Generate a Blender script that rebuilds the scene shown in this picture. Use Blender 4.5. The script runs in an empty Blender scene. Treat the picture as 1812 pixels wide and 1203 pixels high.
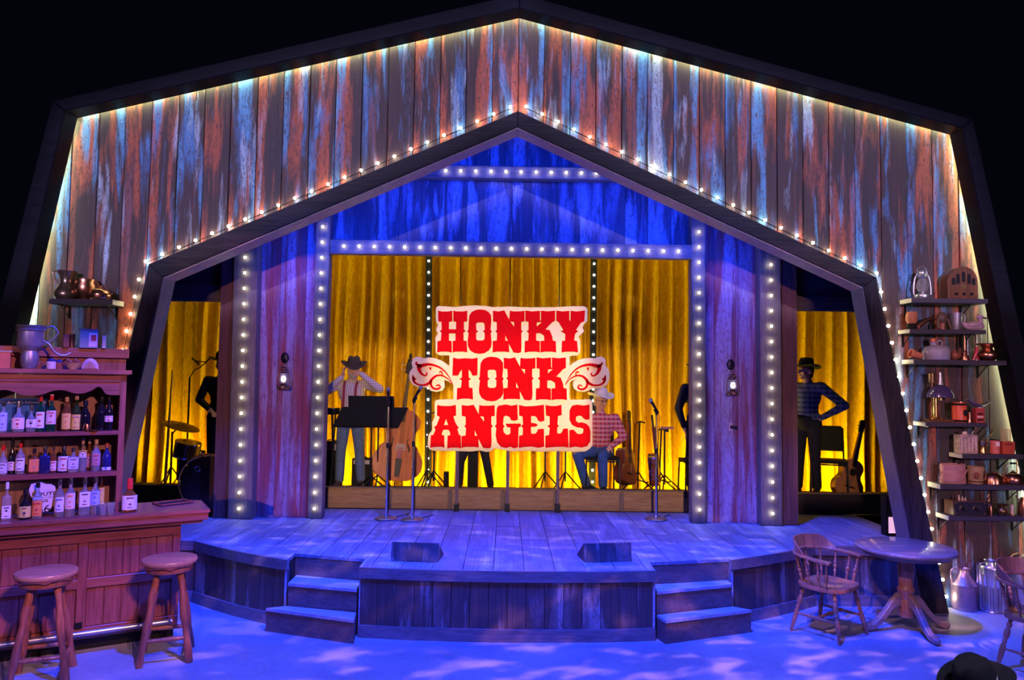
import bpy, bmesh, math, random
from mathutils import Vector, Matrix, Euler
random.seed(7)
PI = math.pi
D = bpy.data
SC = bpy.context.scene
COL = SC.collection
# ------------------------------------------------------------------ camera
IW, IH, FPX = 1812, 1203, 1300.0
CAM = Vector((-0.05, 0.0, 2.2))
cd = D.cameras.new('camera'); cam = D.objects.new('camera', cd); COL.objects.link(cam)
cd.sensor_fit = 'HORIZONTAL'; cd.sensor_width = 36.0; cd.lens = 36.0*FPX/IW
cd.clip_start = 0.05; cd.clip_end = 200
_fwd = Euler((math.radians(90+3.1), 0, math.radians(-0.45))).to_matrix()
_R = _fwd @ Matrix.Rotation(math.radians(0.8), 3, 'Z')
cam.matrix_world = Matrix.Translation(CAM) @ _R.to_4x4()
SC.camera = cam
def ray(px, py):
    return (_R @ Vector(((px-IW/2)/FPX, -(py-IH/2)/FPX, -1.0))).normalized()
def at(px, py, Y):
    d = ray(px, py); return CAM + d*((Y-CAM.y)/d.y)
def az(px, py, z):
    d = ray(px, py); return CAM + d*((z-CAM.z)/d.z)
def xz(px, py, Y):
    p = at(px, py, Y); return (p.x, p.z)
# ------------------------------------------------------------------ world, exposure, lights
SC.view_settings.view_transform = 'Standard'; SC.view_settings.look = 'None'
SC.view_settings.exposure = 0.0; SC.view_settings.gamma = 1.0
SC.view_settings.use_curve_mapping = False
w = D.worlds.new('world'); SC.world = w; w.use_nodes = True
w.node_tree.nodes['Background'].inputs[0].default_value = (0.05, 0.06, 0.16, 1)
w.node_tree.nodes['Background'].inputs[1].default_value = 0.02
def aim(o, tgt):
    o.rotation_euler = (Vector(tgt)-o.location).to_track_quat('-Z', 'Y').to_euler()
def spot(name, loc, tgt, col, power, deg, blend=0.4, rad=0.08, gobo=None):
    l = D.lights.new(name, 'SPOT'); l.color = col; l.energy = power
    l.spot_size = math.radians(deg); l.spot_blend = blend; l.shadow_soft_size = rad
    o = D.objects.new(name, l); COL.objects.link(o); o.location = loc; aim(o, tgt)
    if gobo:   # a break-up pattern plate in the lantern
        sc, lo, hi, asp = gobo
        l.use_nodes = True; nt = l.node_tree; n = nt.nodes
        em = [x for x in n if x.type == 'EMISSION'][0]
        tc = n.new('ShaderNodeTexCoord'); sp = n.new('ShaderNodeSeparateXYZ')
        nt.links.new(tc.outputs['Normal'], sp.inputs[0])
        dx = n.new('ShaderNodeMath'); dx.operation = 'DIVIDE'; dy = n.new('ShaderNodeMath'); dy.operation = 'DIVIDE'
        nt.links.new(sp.outputs[0], dx.inputs[0]); nt.links.new(sp.outputs[2], dx.inputs[1])
        nt.links.new(sp.outputs[1], dy.inputs[0]); nt.links.new(sp.outputs[2], dy.inputs[1])
        cb = n.new('ShaderNodeCombineXYZ'); mx = n.new('ShaderNodeMath'); mx.operation = 'MULTIPLY'; mx.inputs[1].default_value = asp
        nt.links.new(dx.outputs[0], cb.inputs[0]); nt.links.new(dy.outputs[0], mx.inputs[0]); nt.links.new(mx.outputs[0], cb.inputs[1])
        no = n.new('ShaderNodeTexNoise'); no.inputs['Scale'].default_value = sc; no.inputs['Detail'].default_value = 2.0
        nt.links.new(cb.outputs[0], no.inputs['Vector'])
        rp = n.new('ShaderNodeMapRange'); rp.inputs['From Min'].default_value = lo; rp.inputs['From Max'].default_value = hi
        rp.interpolation_type = 'SMOOTHSTEP'
        nt.links.new(no.outputs['Fac'], rp.inputs['Value']); nt.links.new(rp.outputs[0], em.inputs['Strength'])
    return o
LSX, LSY = 1.0, 1.0
def profile(name, loc, tgt, col, power, poly, soft=.012, gobo=None, rad=.04):
    """profile spotlight whose shutters are set to a convex outline of world points"""
    l = D.lights.new(name, 'SPOT'); l.color = col; l.energy = power; l.shadow_soft_size = rad; l.spot_blend = 0.0
    o = D.objects.new(name, l); COL.objects.link(o); o.location = loc; aim(o, tgt)
    Ri = o.rotation_euler.to_matrix().transposed(); T = []
    for p in poly:
        q = Ri @ (Vector(p)-Vector(loc)); T.append(Vector((q.x/-q.z, q.y/-q.z)))
    l.spot_size = min(2.8, 2*math.atan(max(t.length for t in T)*1.05+soft)); c = sum(T, Vector((0, 0)))/len(T)
    l.use_nodes = True; nt = l.node_tree; n = nt.nodes; K = nt.links.new
    em = [x for x in n if x.type == 'EMISSION'][0]
    def mth(op, x, y=None, z=None):
        m = n.new('ShaderNodeMath'); m.operation = op
        for i, v in enumerate((x, y, z)):
            if v is None: continue
            if isinstance(v, (int, float)): m.inputs[i].default_value = v
            else: K(v, m.inputs[i])
        return m.outputs[0]
    tc = n.new('ShaderNodeTexCoord'); sp = n.new('ShaderNodeSeparateXYZ'); K(tc.outputs['Normal'], sp.inputs[0])
    az_ = mth('ABSOLUTE', sp.outputs[2]); X = mth('DIVIDE', mth('MULTIPLY', sp.outputs[0], LSX), az_); Y = mth('DIVIDE', mth('MULTIPLY', sp.outputs[1], LSY), az_)
    res = None
    for i in range(len(T)):
        p, q = T[i], T[(i+1) % len(T)]; d = (q-p).normalized(); nn = Vector((-d.y, d.x))
        if (c-p).dot(nn) < 0: nn = -nn
        v = mth('ADD', mth('ADD', mth('MULTIPLY', X, nn.x), mth('MULTIPLY', Y, nn.y)), -p.dot(nn))
        mr = n.new('ShaderNodeMapRange'); mr.interpolation_type = 'SMOOTHSTEP'; mr.inputs['From Min'].default_value = -soft; mr.inputs['From Max'].default_value = soft
        K(v, mr.inputs['Value']); res = mr.outputs[0] if res is None else mth('MULTIPLY', res, mr.outputs[0])
    if gobo:
        sx, sy, lo, hi = gobo; cb = n.new('ShaderNodeCombineXYZ'); K(mth('MULTIPLY', X, sx), cb.inputs[0]); K(mth('MULTIPLY', Y, sy), cb.inputs[1])
        no = n.new('ShaderNodeTexNoise'); no.inputs['Scale'].default_value = 1.0; no.inputs['Detail'].default_value = 2.5; no.inputs['Roughness'].default_value = .55; K(cb.outputs[0], no.inputs['Vector'])
        mr = n.new('ShaderNodeMapRange'); mr.interpolation_type = 'SMOOTHSTEP'; mr.inputs['From Min'].default_value = lo; mr.inputs['From Max'].default_value = hi; K(no.outputs['Fac'], mr.inputs['Value'])
        res = mth('MULTIPLY', res, mr.outputs[0])
    K(res, em.inputs['Strength']); return o
def area(name, loc, tgt, col, power, sx, sy, spread=180):
    l = D.lights.new(name, 'AREA'); l.shape = 'RECTANGLE'; l.size = sx; l.size_y = sy
    l.color = col; l.energy = power; l.spread = math.radians(spread)
    o = D.objects.new(name, l); COL.objects.link(o); o.location = loc; aim(o, tgt)
    return o
BLUE = (0.012, 0.05, 1.0); LAV = (0.62, 0.50, 1.0); PINK = (1.0, 0.50, 0.62); AMB = (1.0, 0.72, 0.02)
def bl0(x, z):   # point on the bar front, x along the bar from its platform end
    o_ = az(372, 901, 1.07); l_ = az(0, 928, 1.07); u_ = o_-l_; u_.z = 0; u_.normalize(); return (o_.x+u_.x*x, o_.y+u_.y*x, z)
FW = (.60, .52, 1.0)
# house fronts on the painted barn wall, shuttered off the arch opening
for s_ in (-1, 1):
    W = lambda *P: [(s_*x, 7.4, z) for x, z in P]
    profile('front_wash_top', (s_*4.0, -9.0, 5.4), (s_*2.6, 7.4, 4.4), FW, 11500, W((4.6, 4.85), (-.15, 6.2), (-.15, 4.8), (3.5, 3.1), (5.1, 3.0)), .004, rad=.25)
    profile('front_wash_side', (s_*4.0, -9.0, 4.2), (s_*4.6, 7.4, 1.8), (.95, .58, .85), 2800 if s_ < 0 else 4200, W((3.5, 3.25), (5.1, 3.25), (5.9, 0.3), (4.2, 0.3)), .004, rad=.25)
# deep blue down light on the deck and the forestage
profile('blue_deck', (0.0, 4.6, 8.0), (0, 7.6, 0.6), BLUE, 5600, [(-4.1, 6.2, .6), (4.1, 6.2, .6), (4.1, 8.98, .6), (-4.1, 8.98, .6)], .03, rad=.15)
profile('blue_floor', (0, 3.4, 8.0), (0, 5.8, 0), BLUE, 7600, [(-6, 4.4, 0), (6, 4.4, 0), (5.8, 7.6, 0), (-5.8, 7.6, 0)], .05, rad=.12)
profile('blue_front_fill', (0, -5.0, 6.5), (0, 6.3, 0), (.34, .22, .85), 1500, [(-6, 4.4, 0), (6, 4.4, 0), (5.4, 6.6, .62), (-5.4, 6.6, .62)], .02, rad=.3)
# break-up patterns over floor and deck
profile('pattern_floor', (2.5, 0.5, 8.0), (1.0, 5.7, 0), (1.0, .46, .62), 5200, [(-3.6, 4.4, 0), (6, 4.4, 0), (5.6, 7.4, 0), (-3.2, 6.4, 0)], .06, (20, 46, .49, .72), .02)
profile('pattern_deck', (-0.5, 2.0, 7.8), (0, 7.7, .6), (.8, .55, 1.0), 3400, [(-3.0, 6.5, .6), (3.0, 6.5, .6), (3.0, 8.6, .6), (-3.0, 8.6, .6)], .05, (24, 60, .51, .70), .02)
# blue strips hidden above the arch soffit, on the gable boards
for sx in (-1, 1):
    o = area('gable_blue', (sx*1.45, 7.66, 4.22), (sx*1.35, 8.62, 3.4), BLUE, 50, 2.9, .06, 170)
    o.rotation_euler = (Matrix.Rotation(sx*math.radians(25), 3, 'Y') @ o.rotation_euler.to_matrix()).to_euler()
profile('panel_west', (-1.6, -8.0, 3.4), (-2.62, 8.5, 2.3), (.95, .38, .80), 4600, [(-3.02, 8.5, .6), (-2.30, 8.5, .6), (-2.26, 8.5, 3.6), (-2.98, 8.5, 3.6)], .003)
profile('panel_east', (1.6, -8.0, 3.4), (2.66, 8.5, 2.3), (.72, .32, .85), 4600, [(2.32, 8.5, .6), (3.0, 8.5, .6), (3.0, 8.5, 3.6), (2.32, 8.5, 3.6)], .003)
for s_ in (-1, 1):
    profile('post_warm', (s_*1.6, -8.0, 3.4), (s_*3.2, 8.45, 2.2), (1.0, .50, .42), 2600, [(s_*3.55, 8.4, .6), (s_*3.04, 8.4, .6), (s_*3.0, 8.4, 3.6), (s_*3.5, 8.4, 3.6)], .003)
spot('house_spill', (3.2, 1.5, 6.0), (2.3, 3.7, .7), (.45, .50, 1.0), 900, 26, .6)
profile('doorway_key', (.5, -2.0, 3.4), (4.0, 9.45, 1.1), (1.0, .66, .50), 1500, [(3.52, 9.45, .70), (4.5, 9.45, .70), (4.5, 9.45, 1.75), (3.52, 9.45, 1.75)], .01)
profile('stool_key', (1.0, 0.5, 5.0), (-3.1, 5.6, .4), (1.0, .50, .42), 900, [(-4.0, 5.2, -.1), (-2.5, 5.65, -.1), (-2.4, 5.9, .8), (-2.9, 5.95, .82), (-4.0, 5.3, .82)], .01)
# sign special
profile('sign_special', (0.0, -4.0, 3.4), (0, 9.05, 2.0), (1.0, .74, .50), 6500, [(-1.02, 9.05, 1.38), (1.0, 9.05, 1.38), (.95, 9.05, 3.2), (-.95, 9.05, 3.2)], .002, rad=.1)
# curtain lights: floor units behind the bandstand
for i in range(9):
    area('curtain_uplight', (-4.4+1.1*i, 10.05, .50), (-4.4+1.1*i+.2, 10.62, 2.6), AMB, 36, .45, .08, 150)
area('curtain_top', (0, 9.75, 4.45), (0, 10.5, 2.8), AMB, 34, 9.0, .15, 150)
# warm key on bar and furniture
profile('bar_key', (1.5, 0.5, 5.0), (-3.4, 5.8, 1.3), (1.0, .38, .42), 1600, [bl0(-2.2, .05), bl0(-.15, .05), bl0(.12, 1.0), bl0(-.45, 2.6), bl0(-2.2, 2.6)], .012)
profile('right_key', (-1.5, 1.0, 5.6), (4.3, 7.2, 1.2), (1.0, .50, .56), 1100, [(2.5, 6.7, .02), (5.4, 6.7, .02), (5.4, 7.3, 3.6), (4.1, 7.3, 3.6), (2.4, 6.8, .95)], .012)
profile('band_key', (0.3, -5.0, 3.0), (0, 9.5, 1.7), (1.0, .66, .46), 3800, [(-2.3, 9.2, .56), (2.3, 9.2, .56), (2.3, 9.5, 2.7), (-2.3, 9.5, 2.7)], .01)

# ------------------------------------------------------------------ mesh helper
class MB:
    def __init__(s): s.v = []; s.f = []; s.m = []; s.M = Matrix(); s.k = 0
    def add(s, vs, fs, flat=True):
        b = len(s.v)
        s.v += [tuple(s.M @ Vector(p)) for p in vs]
        s.f += [tuple(b+i for i in q) for q in fs]; s.m += [s.k]*len(fs); return s
    def box(s, c, d, rz=0, rx=0, ry=0):
        R = Euler((rx, ry, rz)).to_matrix(); c = Vector(c); x, y, z = d[0]/2, d[1]/2, d[2]/2
        vs = [c+R@Vector((a*x, b*y, e*z)) for e in (-1, 1) for a, b in ((-1, -1), (1, -1), (1, 1), (-1, 1))]
        return s.add(vs, [(3, 2, 1, 0), (4, 5, 6, 7), (0, 1, 5, 4), (1, 2, 6, 5), (2, 3, 7, 6), (3, 0, 4, 7)])
    def bb(s, x0, x1, y0, y1, z0, z1):
        return s.box(((x0+x1)/2, (y0+y1)/2, (z0+z1)/2), (x1-x0, y1-y0, z1-z0))
    def prism(s, pts, y0, y1, ch=0.0):
        """polygon in x,z extruded along y (y0 = front); ch chamfers the front edge"""
        n = len(pts)
        if sum(pts[i][0]*pts[(i+1) % n][1]-pts[(i+1) % n][0]*pts[i][1] for i in range(n)) < 0: pts = pts[::-1]
        vs = [(p[0], y1, p[1]) for p in pts]; rings = [vs]
        if ch:
            rings.append([(p[0], y0+ch, p[1]) for p in pts])
            ins = []
            for i in range(n):
                a, b, c = Vector(pts[i-1]), Vector(pts[i]), Vector(pts[(i+1) % n])
                d1 = (b-a); d2 = (c-b)
                if d1.length < 1e-6 or d2.length < 1e-6: ins.append(b); continue
                d1.normalize(); d2.normalize(); n1 = Vector((-d1.y, d1.x)); n2 = Vector((-d2.y, d2.x))
                q = n1+n2; q = q/max(.4, q.length_squared)*2
                ins.append(b+q*ch)
            rings.append([(p[0], y0, p[1]) for p in ins])
        else: rings.append([(p[0], y0, p[1]) for p in pts])
        V = [p for r in rings for p in r]; F = []
        for k in range(len(rings)-1):
            for i in range(n):
                j = (i+1) % n; F.append((k*n+j, k*n+i, (k+1)*n+i, (k+1)*n+j))
        F.append(tuple((len(rings)-1)*n+i for i in range(n))); F.append(tuple(reversed(range(n))))
        return s.add(V, F)
    def prismz(s, pts, z0, z1):
        n = len(pts)
        if sum(pts[i][0]*pts[(i+1) % n][1]-pts[(i+1) % n][0]*pts[i][1] for i in range(n)) < 0: pts = pts[::-1]
        V = [(p[0], p[1], z0) for p in pts]+[(p[0], p[1], z1) for p in pts]
        F = [tuple(reversed(range(n))), tuple(range(n, 2*n))]+[(i, (i+1) % n, n+(i+1) % n, n+i) for i in range(n)]
        return s.add(V, F)
    def path(s, P, R, n=10, caps=True, flat=None):
        P = [Vector(p) for p in P]
        if not isinstance(R, (list, tuple)): R = [R]*len(P)
        V = []; F = []; prev = None
        for i, p in enumerate(P):
            t = (P[min(i+1, len(P)-1)]-P[max(i-1, 0)])
            t = t.normalized() if t.length > 1e-9 else Vector((0, 0, 1))
            if prev is None:
                u = t.cross(Vector((0, 0, 1)));
                if u.length < .05: u = t.cross(Vector((0, 1, 0)))
                u.normalize()
            else:
                u = prev-t*prev.dot(t)
                u = u.normalized() if u.length > 1e-6 else t.orthogonal().normalized()
            prev = u; v = t.cross(u)
            for k in range(n):
                a = 2*PI*k/n; V.append(p+(u*math.cos(a)+v*math.sin(a)*(flat or 1))*R[i])
        for i in range(len(P)-1):
            for k in range(n):
                F.append((i*n+k, (i+1)*n+k, (i+1)*n+(k+1) % n, i*n+(k+1) % n))
        if caps: F.append(tuple(range(n))); F.append(tuple((len(P)-1)*n+k for k in reversed(range(n))))
        return s.add(V, F)
    def tube(s, a, b, r0, r1=None, n=10): return s.path([a, b], [r0, r0 if r1 is None else r1], n)
    def turn(s, a, b, prof, n=12):
        """turned piece from a to b, prof = [(t, r)]"""
        a, b = Vector(a), Vector(b)
        return s.path([a+(b-a)*t for t, r in prof], [r for t, r in prof], n)
    def lathe(s, prof, c=(0, 0, 0), n=20, sy=1.0):
        V = []; F = []; c = Vector(c)
        for r, z in prof:
            for k in range(n):
                a = 2*PI*k/n; V.append(c+Vector((r*math.cos(a), r*math.sin(a)*sy, z)))
        m = len(prof)
        for i in range(m-1):
            for k in range(n): F.append((i*n+k, i*n+(k+1) % n, (i+1)*n+(k+1) % n, (i+1)*n+k))
        if prof[0][0] > 1e-5: F.append(tuple(reversed(range(n))))
        if prof[-1][0] > 1e-5: F.append(tuple((m-1)*n+k for k in range(n)))
        return s.add(V, F)
    def ball(s, c, r, n=14, m=9, R=None):
        if not isinstance(r, (list, tuple)): r = (r, r, r)
        c = Vector(c); V = []; F = []
        for i in range(m+1):
            th = PI*i/m
            for k in range(n):
                a = 2*PI*k/n
                p = Vector((r[0]*math.sin(th)*math.cos(a), r[1]*math.sin(th)*math.sin(a), -r[2]*math.cos(th)))
                if R: p = R @ p
                V.append(c+p)
        for i in range(m):
            for k in range(n): F.append((i*n+k, i*n+(k+1) % n, (i+1)*n+(k+1) % n, (i+1)*n+k))
        return s.add(V, F)
    def mesh(s, name, mats, smooth=False):
        me = D.meshes.new(name); me.from_pydata(s.v, [], s.f)
        if not isinstance(mats, (list, tuple)): mats = [mats]
        for q in mats: me.materials.append(q)
        if len(mats) > 1: me.polygons.foreach_set('material_index', s.m)
        me.update()
        if smooth:
            me.shade_smooth()
            bm = bmesh.new(); bm.from_mesh(me); bmesh.ops.remove_doubles(bm, verts=bm.verts, dist=1e-5)
            for e in bm.edges:
                if len(e.link_faces) == 2 and e.calc_face_angle(0) > math.radians(48): e.smooth = False
            bm.to_mesh(me); bm.free()
        return me
    def build(s, name, mats, parent=None, smooth=False):
        return link(name, s.mesh(name, mats, smooth), parent)
def link(name, me, parent=None, loc=None):
    o = D.objects.new(name, me); COL.objects.link(o)
    if parent: o.parent = parent
    if loc is not None: o.location = loc
    return o
def tag(o, label=None, cat=None, group=None, kind=None):
    if label: o['label'] = label
    if cat: o['category'] = cat
    if group: o['group'] = group
    if kind: o['kind'] = kind
    return o
def thing(name, label, cat, loc=(0, 0, 0), rz=0, group=None, rot=None):
    o = D.objects.new(name, None); COL.objects.link(o); o.location = loc
    o.rotation_euler = rot if rot else (0, 0, rz); o.empty_display_size = .1
    return tag(o, label, cat, group)
def copy_tree(o, parent=None):
    c = o.copy(); COL.objects.link(c)
    if parent: c.parent = parent
    for ch in list(o.children): copy_tree(ch, c)
    return c
def curve_mesh(polys, ext, mat, name, bevel=0.0):
    """filled flat outline(s) with holes, drawn in x,y, extruded; returned standing in x,z facing -y"""
    cu = D.curves.new(name, 'CURVE'); cu.dimensions = '2D'; cu.fill_mode = 'BOTH'
    cu.extrude = ext; cu.bevel_depth = bevel; cu.bevel_resolution = 1
    if bevel: cu.offset = -bevel
    for P in polys:
        sp = cu.splines.new('POLY'); sp.points.add(len(P)-1); sp.use_cyclic_u = True
        for i, p in enumerate(P): sp.points[i].co = (p[0], p[1], 0, 1)
    return _eval(cu, mat, name)
def _eval(cu, mat, name):
    o = D.objects.new('tmp', cu); COL.objects.link(o)
    dg = bpy.context.evaluated_depsgraph_get(); me = D.meshes.new_from_object(o.evaluated_get(dg)); me.name = name
    me.transform(Matrix.Rotation(PI/2, 4, 'X')); me.materials.clear(); me.materials.append(mat)
    D.objects.remove(o); D.curves.remove(cu); return me
def text_mesh(txt, size, mat, name, ext=.001, align='CENTER', sx=1.0, off=0.0):
    cu = D.curves.new(name, 'FONT'); cu.body = txt; cu.size = size; cu.extrude = ext; cu.align_x = align; cu.align_y = 'CENTER'
    cu.offset = off
    me = _eval(cu, mat, name)
    if sx != 1: me.transform(Matrix.Diagonal((sx, 1, 1, 1)))
    return me
def catmull(P, k=4):
    out = []
    for i in range(len(P)-1):
        p0, p1, p2, p3 = (Vector(P[max(i-1, 0)]), Vector(P[i]), Vector(P[i+1]), Vector(P[min(i+2, len(P)-1)]))
        for j in range(k):
            t = j/k; out.append(.5*((2*p1)+(p2-p0)*t+(2*p0-5*p1+4*p2-p3)*t*t+(3*p1-p0-3*p2+p3)*t**3))
    out.append(Vector(P[-1])); return out

# ------------------------------------------------------------------ materials
def _new(name):
    m = D.materials.new(name); m.use_nodes = True; nt = m.node_tree
    return m, nt, nt.nodes['Principled BSDF']
def _coords(nt, scale, rnd=True, ob=True):
    n, L = nt.nodes, nt.links
    tc = n.new('ShaderNodeTexCoord'); v = tc.outputs['Object']
    if rnd:
        oi = n.new('ShaderNodeObjectInfo'); ml = n.new('ShaderNodeVectorMath'); ml.operation = 'SCALE'
        ml.inputs[0].default_value = (37, 91, 53); L.new(oi.outputs['Random'], ml.inputs['Scale'])
        ad = n.new('ShaderNodeVectorMath'); L.new(v, ad.inputs[0]); L.new(ml.outputs[0], ad.inputs[1]); v = ad.outputs[0]
    mp = n.new('ShaderNodeMapping'); mp.inputs['Scale'].default_value = scale; L.new(v, mp.inputs[0])
    return mp.outputs[0]
def _noise(nt, vec, scale, detail=6, rough=.6, dist=0):
    no = nt.nodes.new('ShaderNodeTexNoise'); no.inputs['Scale'].default_value = scale; no.inputs['Detail'].default_value = detail
    no.inputs['Roughness'].default_value = rough; no.inputs['Distortion'].default_value = dist
    nt.links.new(vec, no.inputs['Vector']); return no.outputs['Fac']
def _ramp(nt, fac, stops, mode='LINEAR'):
    r = nt.nodes.new('ShaderNodeValToRGB'); e = r.color_ramp.elements; r.color_ramp.interpolation = mode
    while len(e) < len(stops): e.new(.5)
    for i, (p, c) in enumerate(stops): e[i].position = p; e[i].color = (c[0], c[1], c[2], 1) if not isinstance(c, (int, float)) else (c, c, c, 1)
    nt.links.new(fac, r.inputs[0]); return r.outputs[0]
def _mix(nt, f, a, b, mode='MIX'):
    x = nt.nodes.new('ShaderNodeMix'); x.data_type = 'RGBA'; x.blend_type = mode
    for s, i in ((f, 0), (a, 6), (b, 7)):
        if isinstance(s, (int, float)): x.inputs[i].default_value = s
        elif isinstance(s, tuple): x.inputs[i].default_value = (*s, 1)
        else: nt.links.new(s, x.inputs[i])
    return x.outputs[2]
def _bump(nt, b, h, strength=.3, dist=.01):
    bp = nt.nodes.new('ShaderNodeBump'); bp.inputs['Strength'].default_value = strength; bp.inputs['Distance'].default_value = dist
    nt.links.new(h, bp.inputs['Height']); nt.links.new(bp.outputs[0], b.inputs['Normal'])
def M(name, col, rough=.6, metal=0.0, var=.15, scale=12, trans=0, ior=1.45, alpha=1, coat=0, bump=0, sheen=0):
    m, nt, b = _new(name)
    if var:
        f = _noise(nt, _coords(nt, (1, 1, 1)), scale, 4)
        c = _ramp(nt, f, [(.3, tuple(x*(1-var) for x in col)), (.7, tuple(min(1, x*(1+var)) for x in col))])
        nt.links.new(c, b.inputs['Base Color'])
        if bump: _bump(nt, b, f, bump)
    else: b.inputs['Base Color'].default_value = (*col, 1)
    b.inputs['Roughness'].default_value = rough; b.inputs['Metallic'].default_value = metal
    b.inputs['IOR'].default_value = ior; b.inputs['Transmission Weight'].default_value = trans
    b.inputs['Coat Weight'].default_value = coat; b.inputs['Sheen Weight'].default_value = sheen
    return m
def EM(name, col, s):
    m, nt, b = _new(name); b.inputs['Base Color'].default_value = (*col, 1)
    b.inputs['Emission Color'].default_value = (*col, 1); b.inputs['Emission Strength'].default_value = s; return m
def WOOD(name, dark, light, axis='z', rough=.5, fine=1.0, coat=0, rnd=True, spec=.5):
    s = {'z': (14, 14, .9), 'x': (.9, 14, 14), 'y': (14, .9, 14)}[axis]
    m, nt, b = _new(name); v = _coords(nt, tuple(k*fine for k in s), rnd)
    f = _noise(nt, v, 1.6, 7, .65, .6); g = _noise(nt, v, 7, 4, .6)
    c = _ramp(nt, f, [(.28, dark), (.5, tuple((a+q)/2 for a, q in zip(dark, light))), (.72, light)])
    c = _mix(nt, .35, c, _ramp(nt, g, [(.35, tuple(k*.45 for k in dark)), (.65, light)]))
    nt.links.new(c, b.inputs['Base Color']); b.inputs['Roughness'].default_value = rough; b.inputs['Coat Weight'].default_value = coat; b.inputs['Specular IOR Level'].default_value = spec
    _bump(nt, b, g, .25, .004); return m
def PAINT(name, base, cols, vs=1.0, thr=.52, amt=1.0, ax=2):
    """boards painted in ragged vertical patches of several colours"""
    m, nt, b = _new(name); sw = lambda a, b_: (a, a, b_) if ax == 2 else (a, b_, a)
    v = _coords(nt, sw(5.2, .55*vs)); vf = _coords(nt, sw(75, 1.6))
    vc = _coords(nt, sw(16, 4))
    fine = _noise(nt, vf, 1.0, 5, .7, .3); crk = _noise(nt, vc, 3.0, 7, .75, 1.2)
    c = _ramp(nt, fine, [(.3, tuple(x*.45 for x in base)), (.7, base)])
    for i, col in enumerate(cols):
        off = nt.nodes.new('ShaderNodeVectorMath'); off.inputs[1].default_value = (i*13.7+3, i*5.1, i*7.9)
        nt.links.new(v, off.inputs[0])
        f = _noise(nt, off.outputs[0], .95, 5, .58, .35)
        t = thr+.012*i
        msk = _ramp(nt, f, [(t-.015, 0.0), (t+.065, 1.0)])
        ck = _ramp(nt, crk, [(.40, .12), (.50, 1.0)])
        mm = nt.nodes.new('ShaderNodeMath'); mm.operation = 'MULTIPLY'; nt.links.new(msk, mm.inputs[0]); nt.links.new(ck, mm.inputs[1])
        m2 = nt.nodes.new('ShaderNodeMath'); m2.operation = 'MULTIPLY'; nt.links.new(mm.outputs[0], m2.inputs[0]); m2.inputs[1].default_value = amt
        cc = _ramp(nt, fine, [(.25, tuple(x*.55 for x in col)), (.7, col)])
        c = _mix(nt, m2.outputs[0], c, cc)
    nt.links.new(c, b.inputs['Base Color']); b.inputs['Roughness'].default_value = .62
    _bump(nt, b, crk, .2, .004); return m
m_facade = PAINT('painted_barn_board', (.065, .028, .032), [(.48, .10, .04), (.08, .24, .56), (.035, .02, .028), (.50, .11, .06), (.12, .36, .68), (.44, .54, .70), (.24, .08, .10)], thr=.54)
m_gable = PAINT('painted_gable_board', (.10, .09, .16), [(.30, .33, .55), (.14, .12, .18), (.45, .50, .75)], thr=.50)
m_panel = PAINT('painted_panel_board', (.24, .08, .14), [(.36, .05, .06), (.30, .27, .44), (.30, .07, .09), (.40, .38, .56)], vs=.7, thr=.49)
m_back = M('black_masking', (.006, .006, .008), .9, var=0)
m_arch = WOOD('dark_painted_beam', (.012, .010, .018), (.055, .045, .05), 'x', .5, .8, spec=.12)
m_archz = WOOD('dark_painted_beam_upright', (.014, .011, .02), (.065, .052, .06), 'z', .5, .8, spec=.12)
m_outer = WOOD('near_black_beam', (.002, .002, .005), (.007, .007, .014), 'x', .5, .8, spec=.12)
m_post = WOOD('grey_brown_post', (.09, .06, .07), (.22, .175, .18), 'z', .55)
m_postx = WOOD('grey_brown_header', (.10, .07, .09), (.23, .19, .22), 'x', .55)
m_rough = WOOD('rough_red_brown_wood', (.09, .03, .025), (.26, .11, .08), 'z', .7, .35)
m_lintel = WOOD('dark_brown_lintel', (.04, .03, .04), (.12, .09, .10), 'x', .6)
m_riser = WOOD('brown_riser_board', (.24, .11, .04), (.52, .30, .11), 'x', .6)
m_riser_d = WOOD('brown_riser_upright', (.10, .06, .035), (.26, .17, .10), 'z', .6)
m_deck = PAINT('deck_board_paint', (.30, .29, .42), [(.38, .37, .54), (.24, .23, .36), (.48, .46, .60)], thr=.53, ax=1)
m_fascia = PAINT('fascia_board_paint', (.14, .085, .09), [(.22, .16, .18), (.09, .06, .07), (.42, .36, .40)], thr=.55)
m_trim = WOOD('fascia_trim', (.13, .09, .11), (.30, .24, .27), 'x', .5)
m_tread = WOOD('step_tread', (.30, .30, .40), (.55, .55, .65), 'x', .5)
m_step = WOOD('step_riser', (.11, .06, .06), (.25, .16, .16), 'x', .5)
m_bar = WOOD('mahogany_bar', (.13, .025, .025), (.36, .10, .085), 'x', .38, .8, .2)
m_barz = WOOD('mahogany_bar_upright', (.12, .025, .025), (.34, .09, .08), 'z', .4, .8, .2)
m_barback = WOOD('bar_back_boards', (.14, .06, .04), (.42, .22, .12), 'z', .6, .9)
m_stool = WOOD('red_brown_stool', (.14, .035, .025), (.42, .14, .09), 'z', .35, .7, .4)
m_stoolt = WOOD('stool_seat_wood', (.24, .10, .08), (.50, .24, .18), 'x', .35, .6, .3)
m_chair = WOOD('maple_chair', (.20, .07, .04), (.52, .22, .12), 'z', .35, .6, .4)
m_table = WOOD('table_wood', (.16, .10, .09), (.38, .26, .24), 'x', .3, .5, .4)
m_black = M('black_metal', (.012, .012, .014), .4, .5, var=0)
m_blackp = M('black_plastic', (.008, .008, .009), .7, var=0); m_blackp.node_tree.nodes['Principled BSDF'].inputs['Specular IOR Level'].default_value = .2
m_chrome = M('chrome', (.75, .75, .78), .18, 1.0, var=0)
m_brass = M('brass', (.75, .5, .18), .28, 1.0, var=.1)
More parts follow.
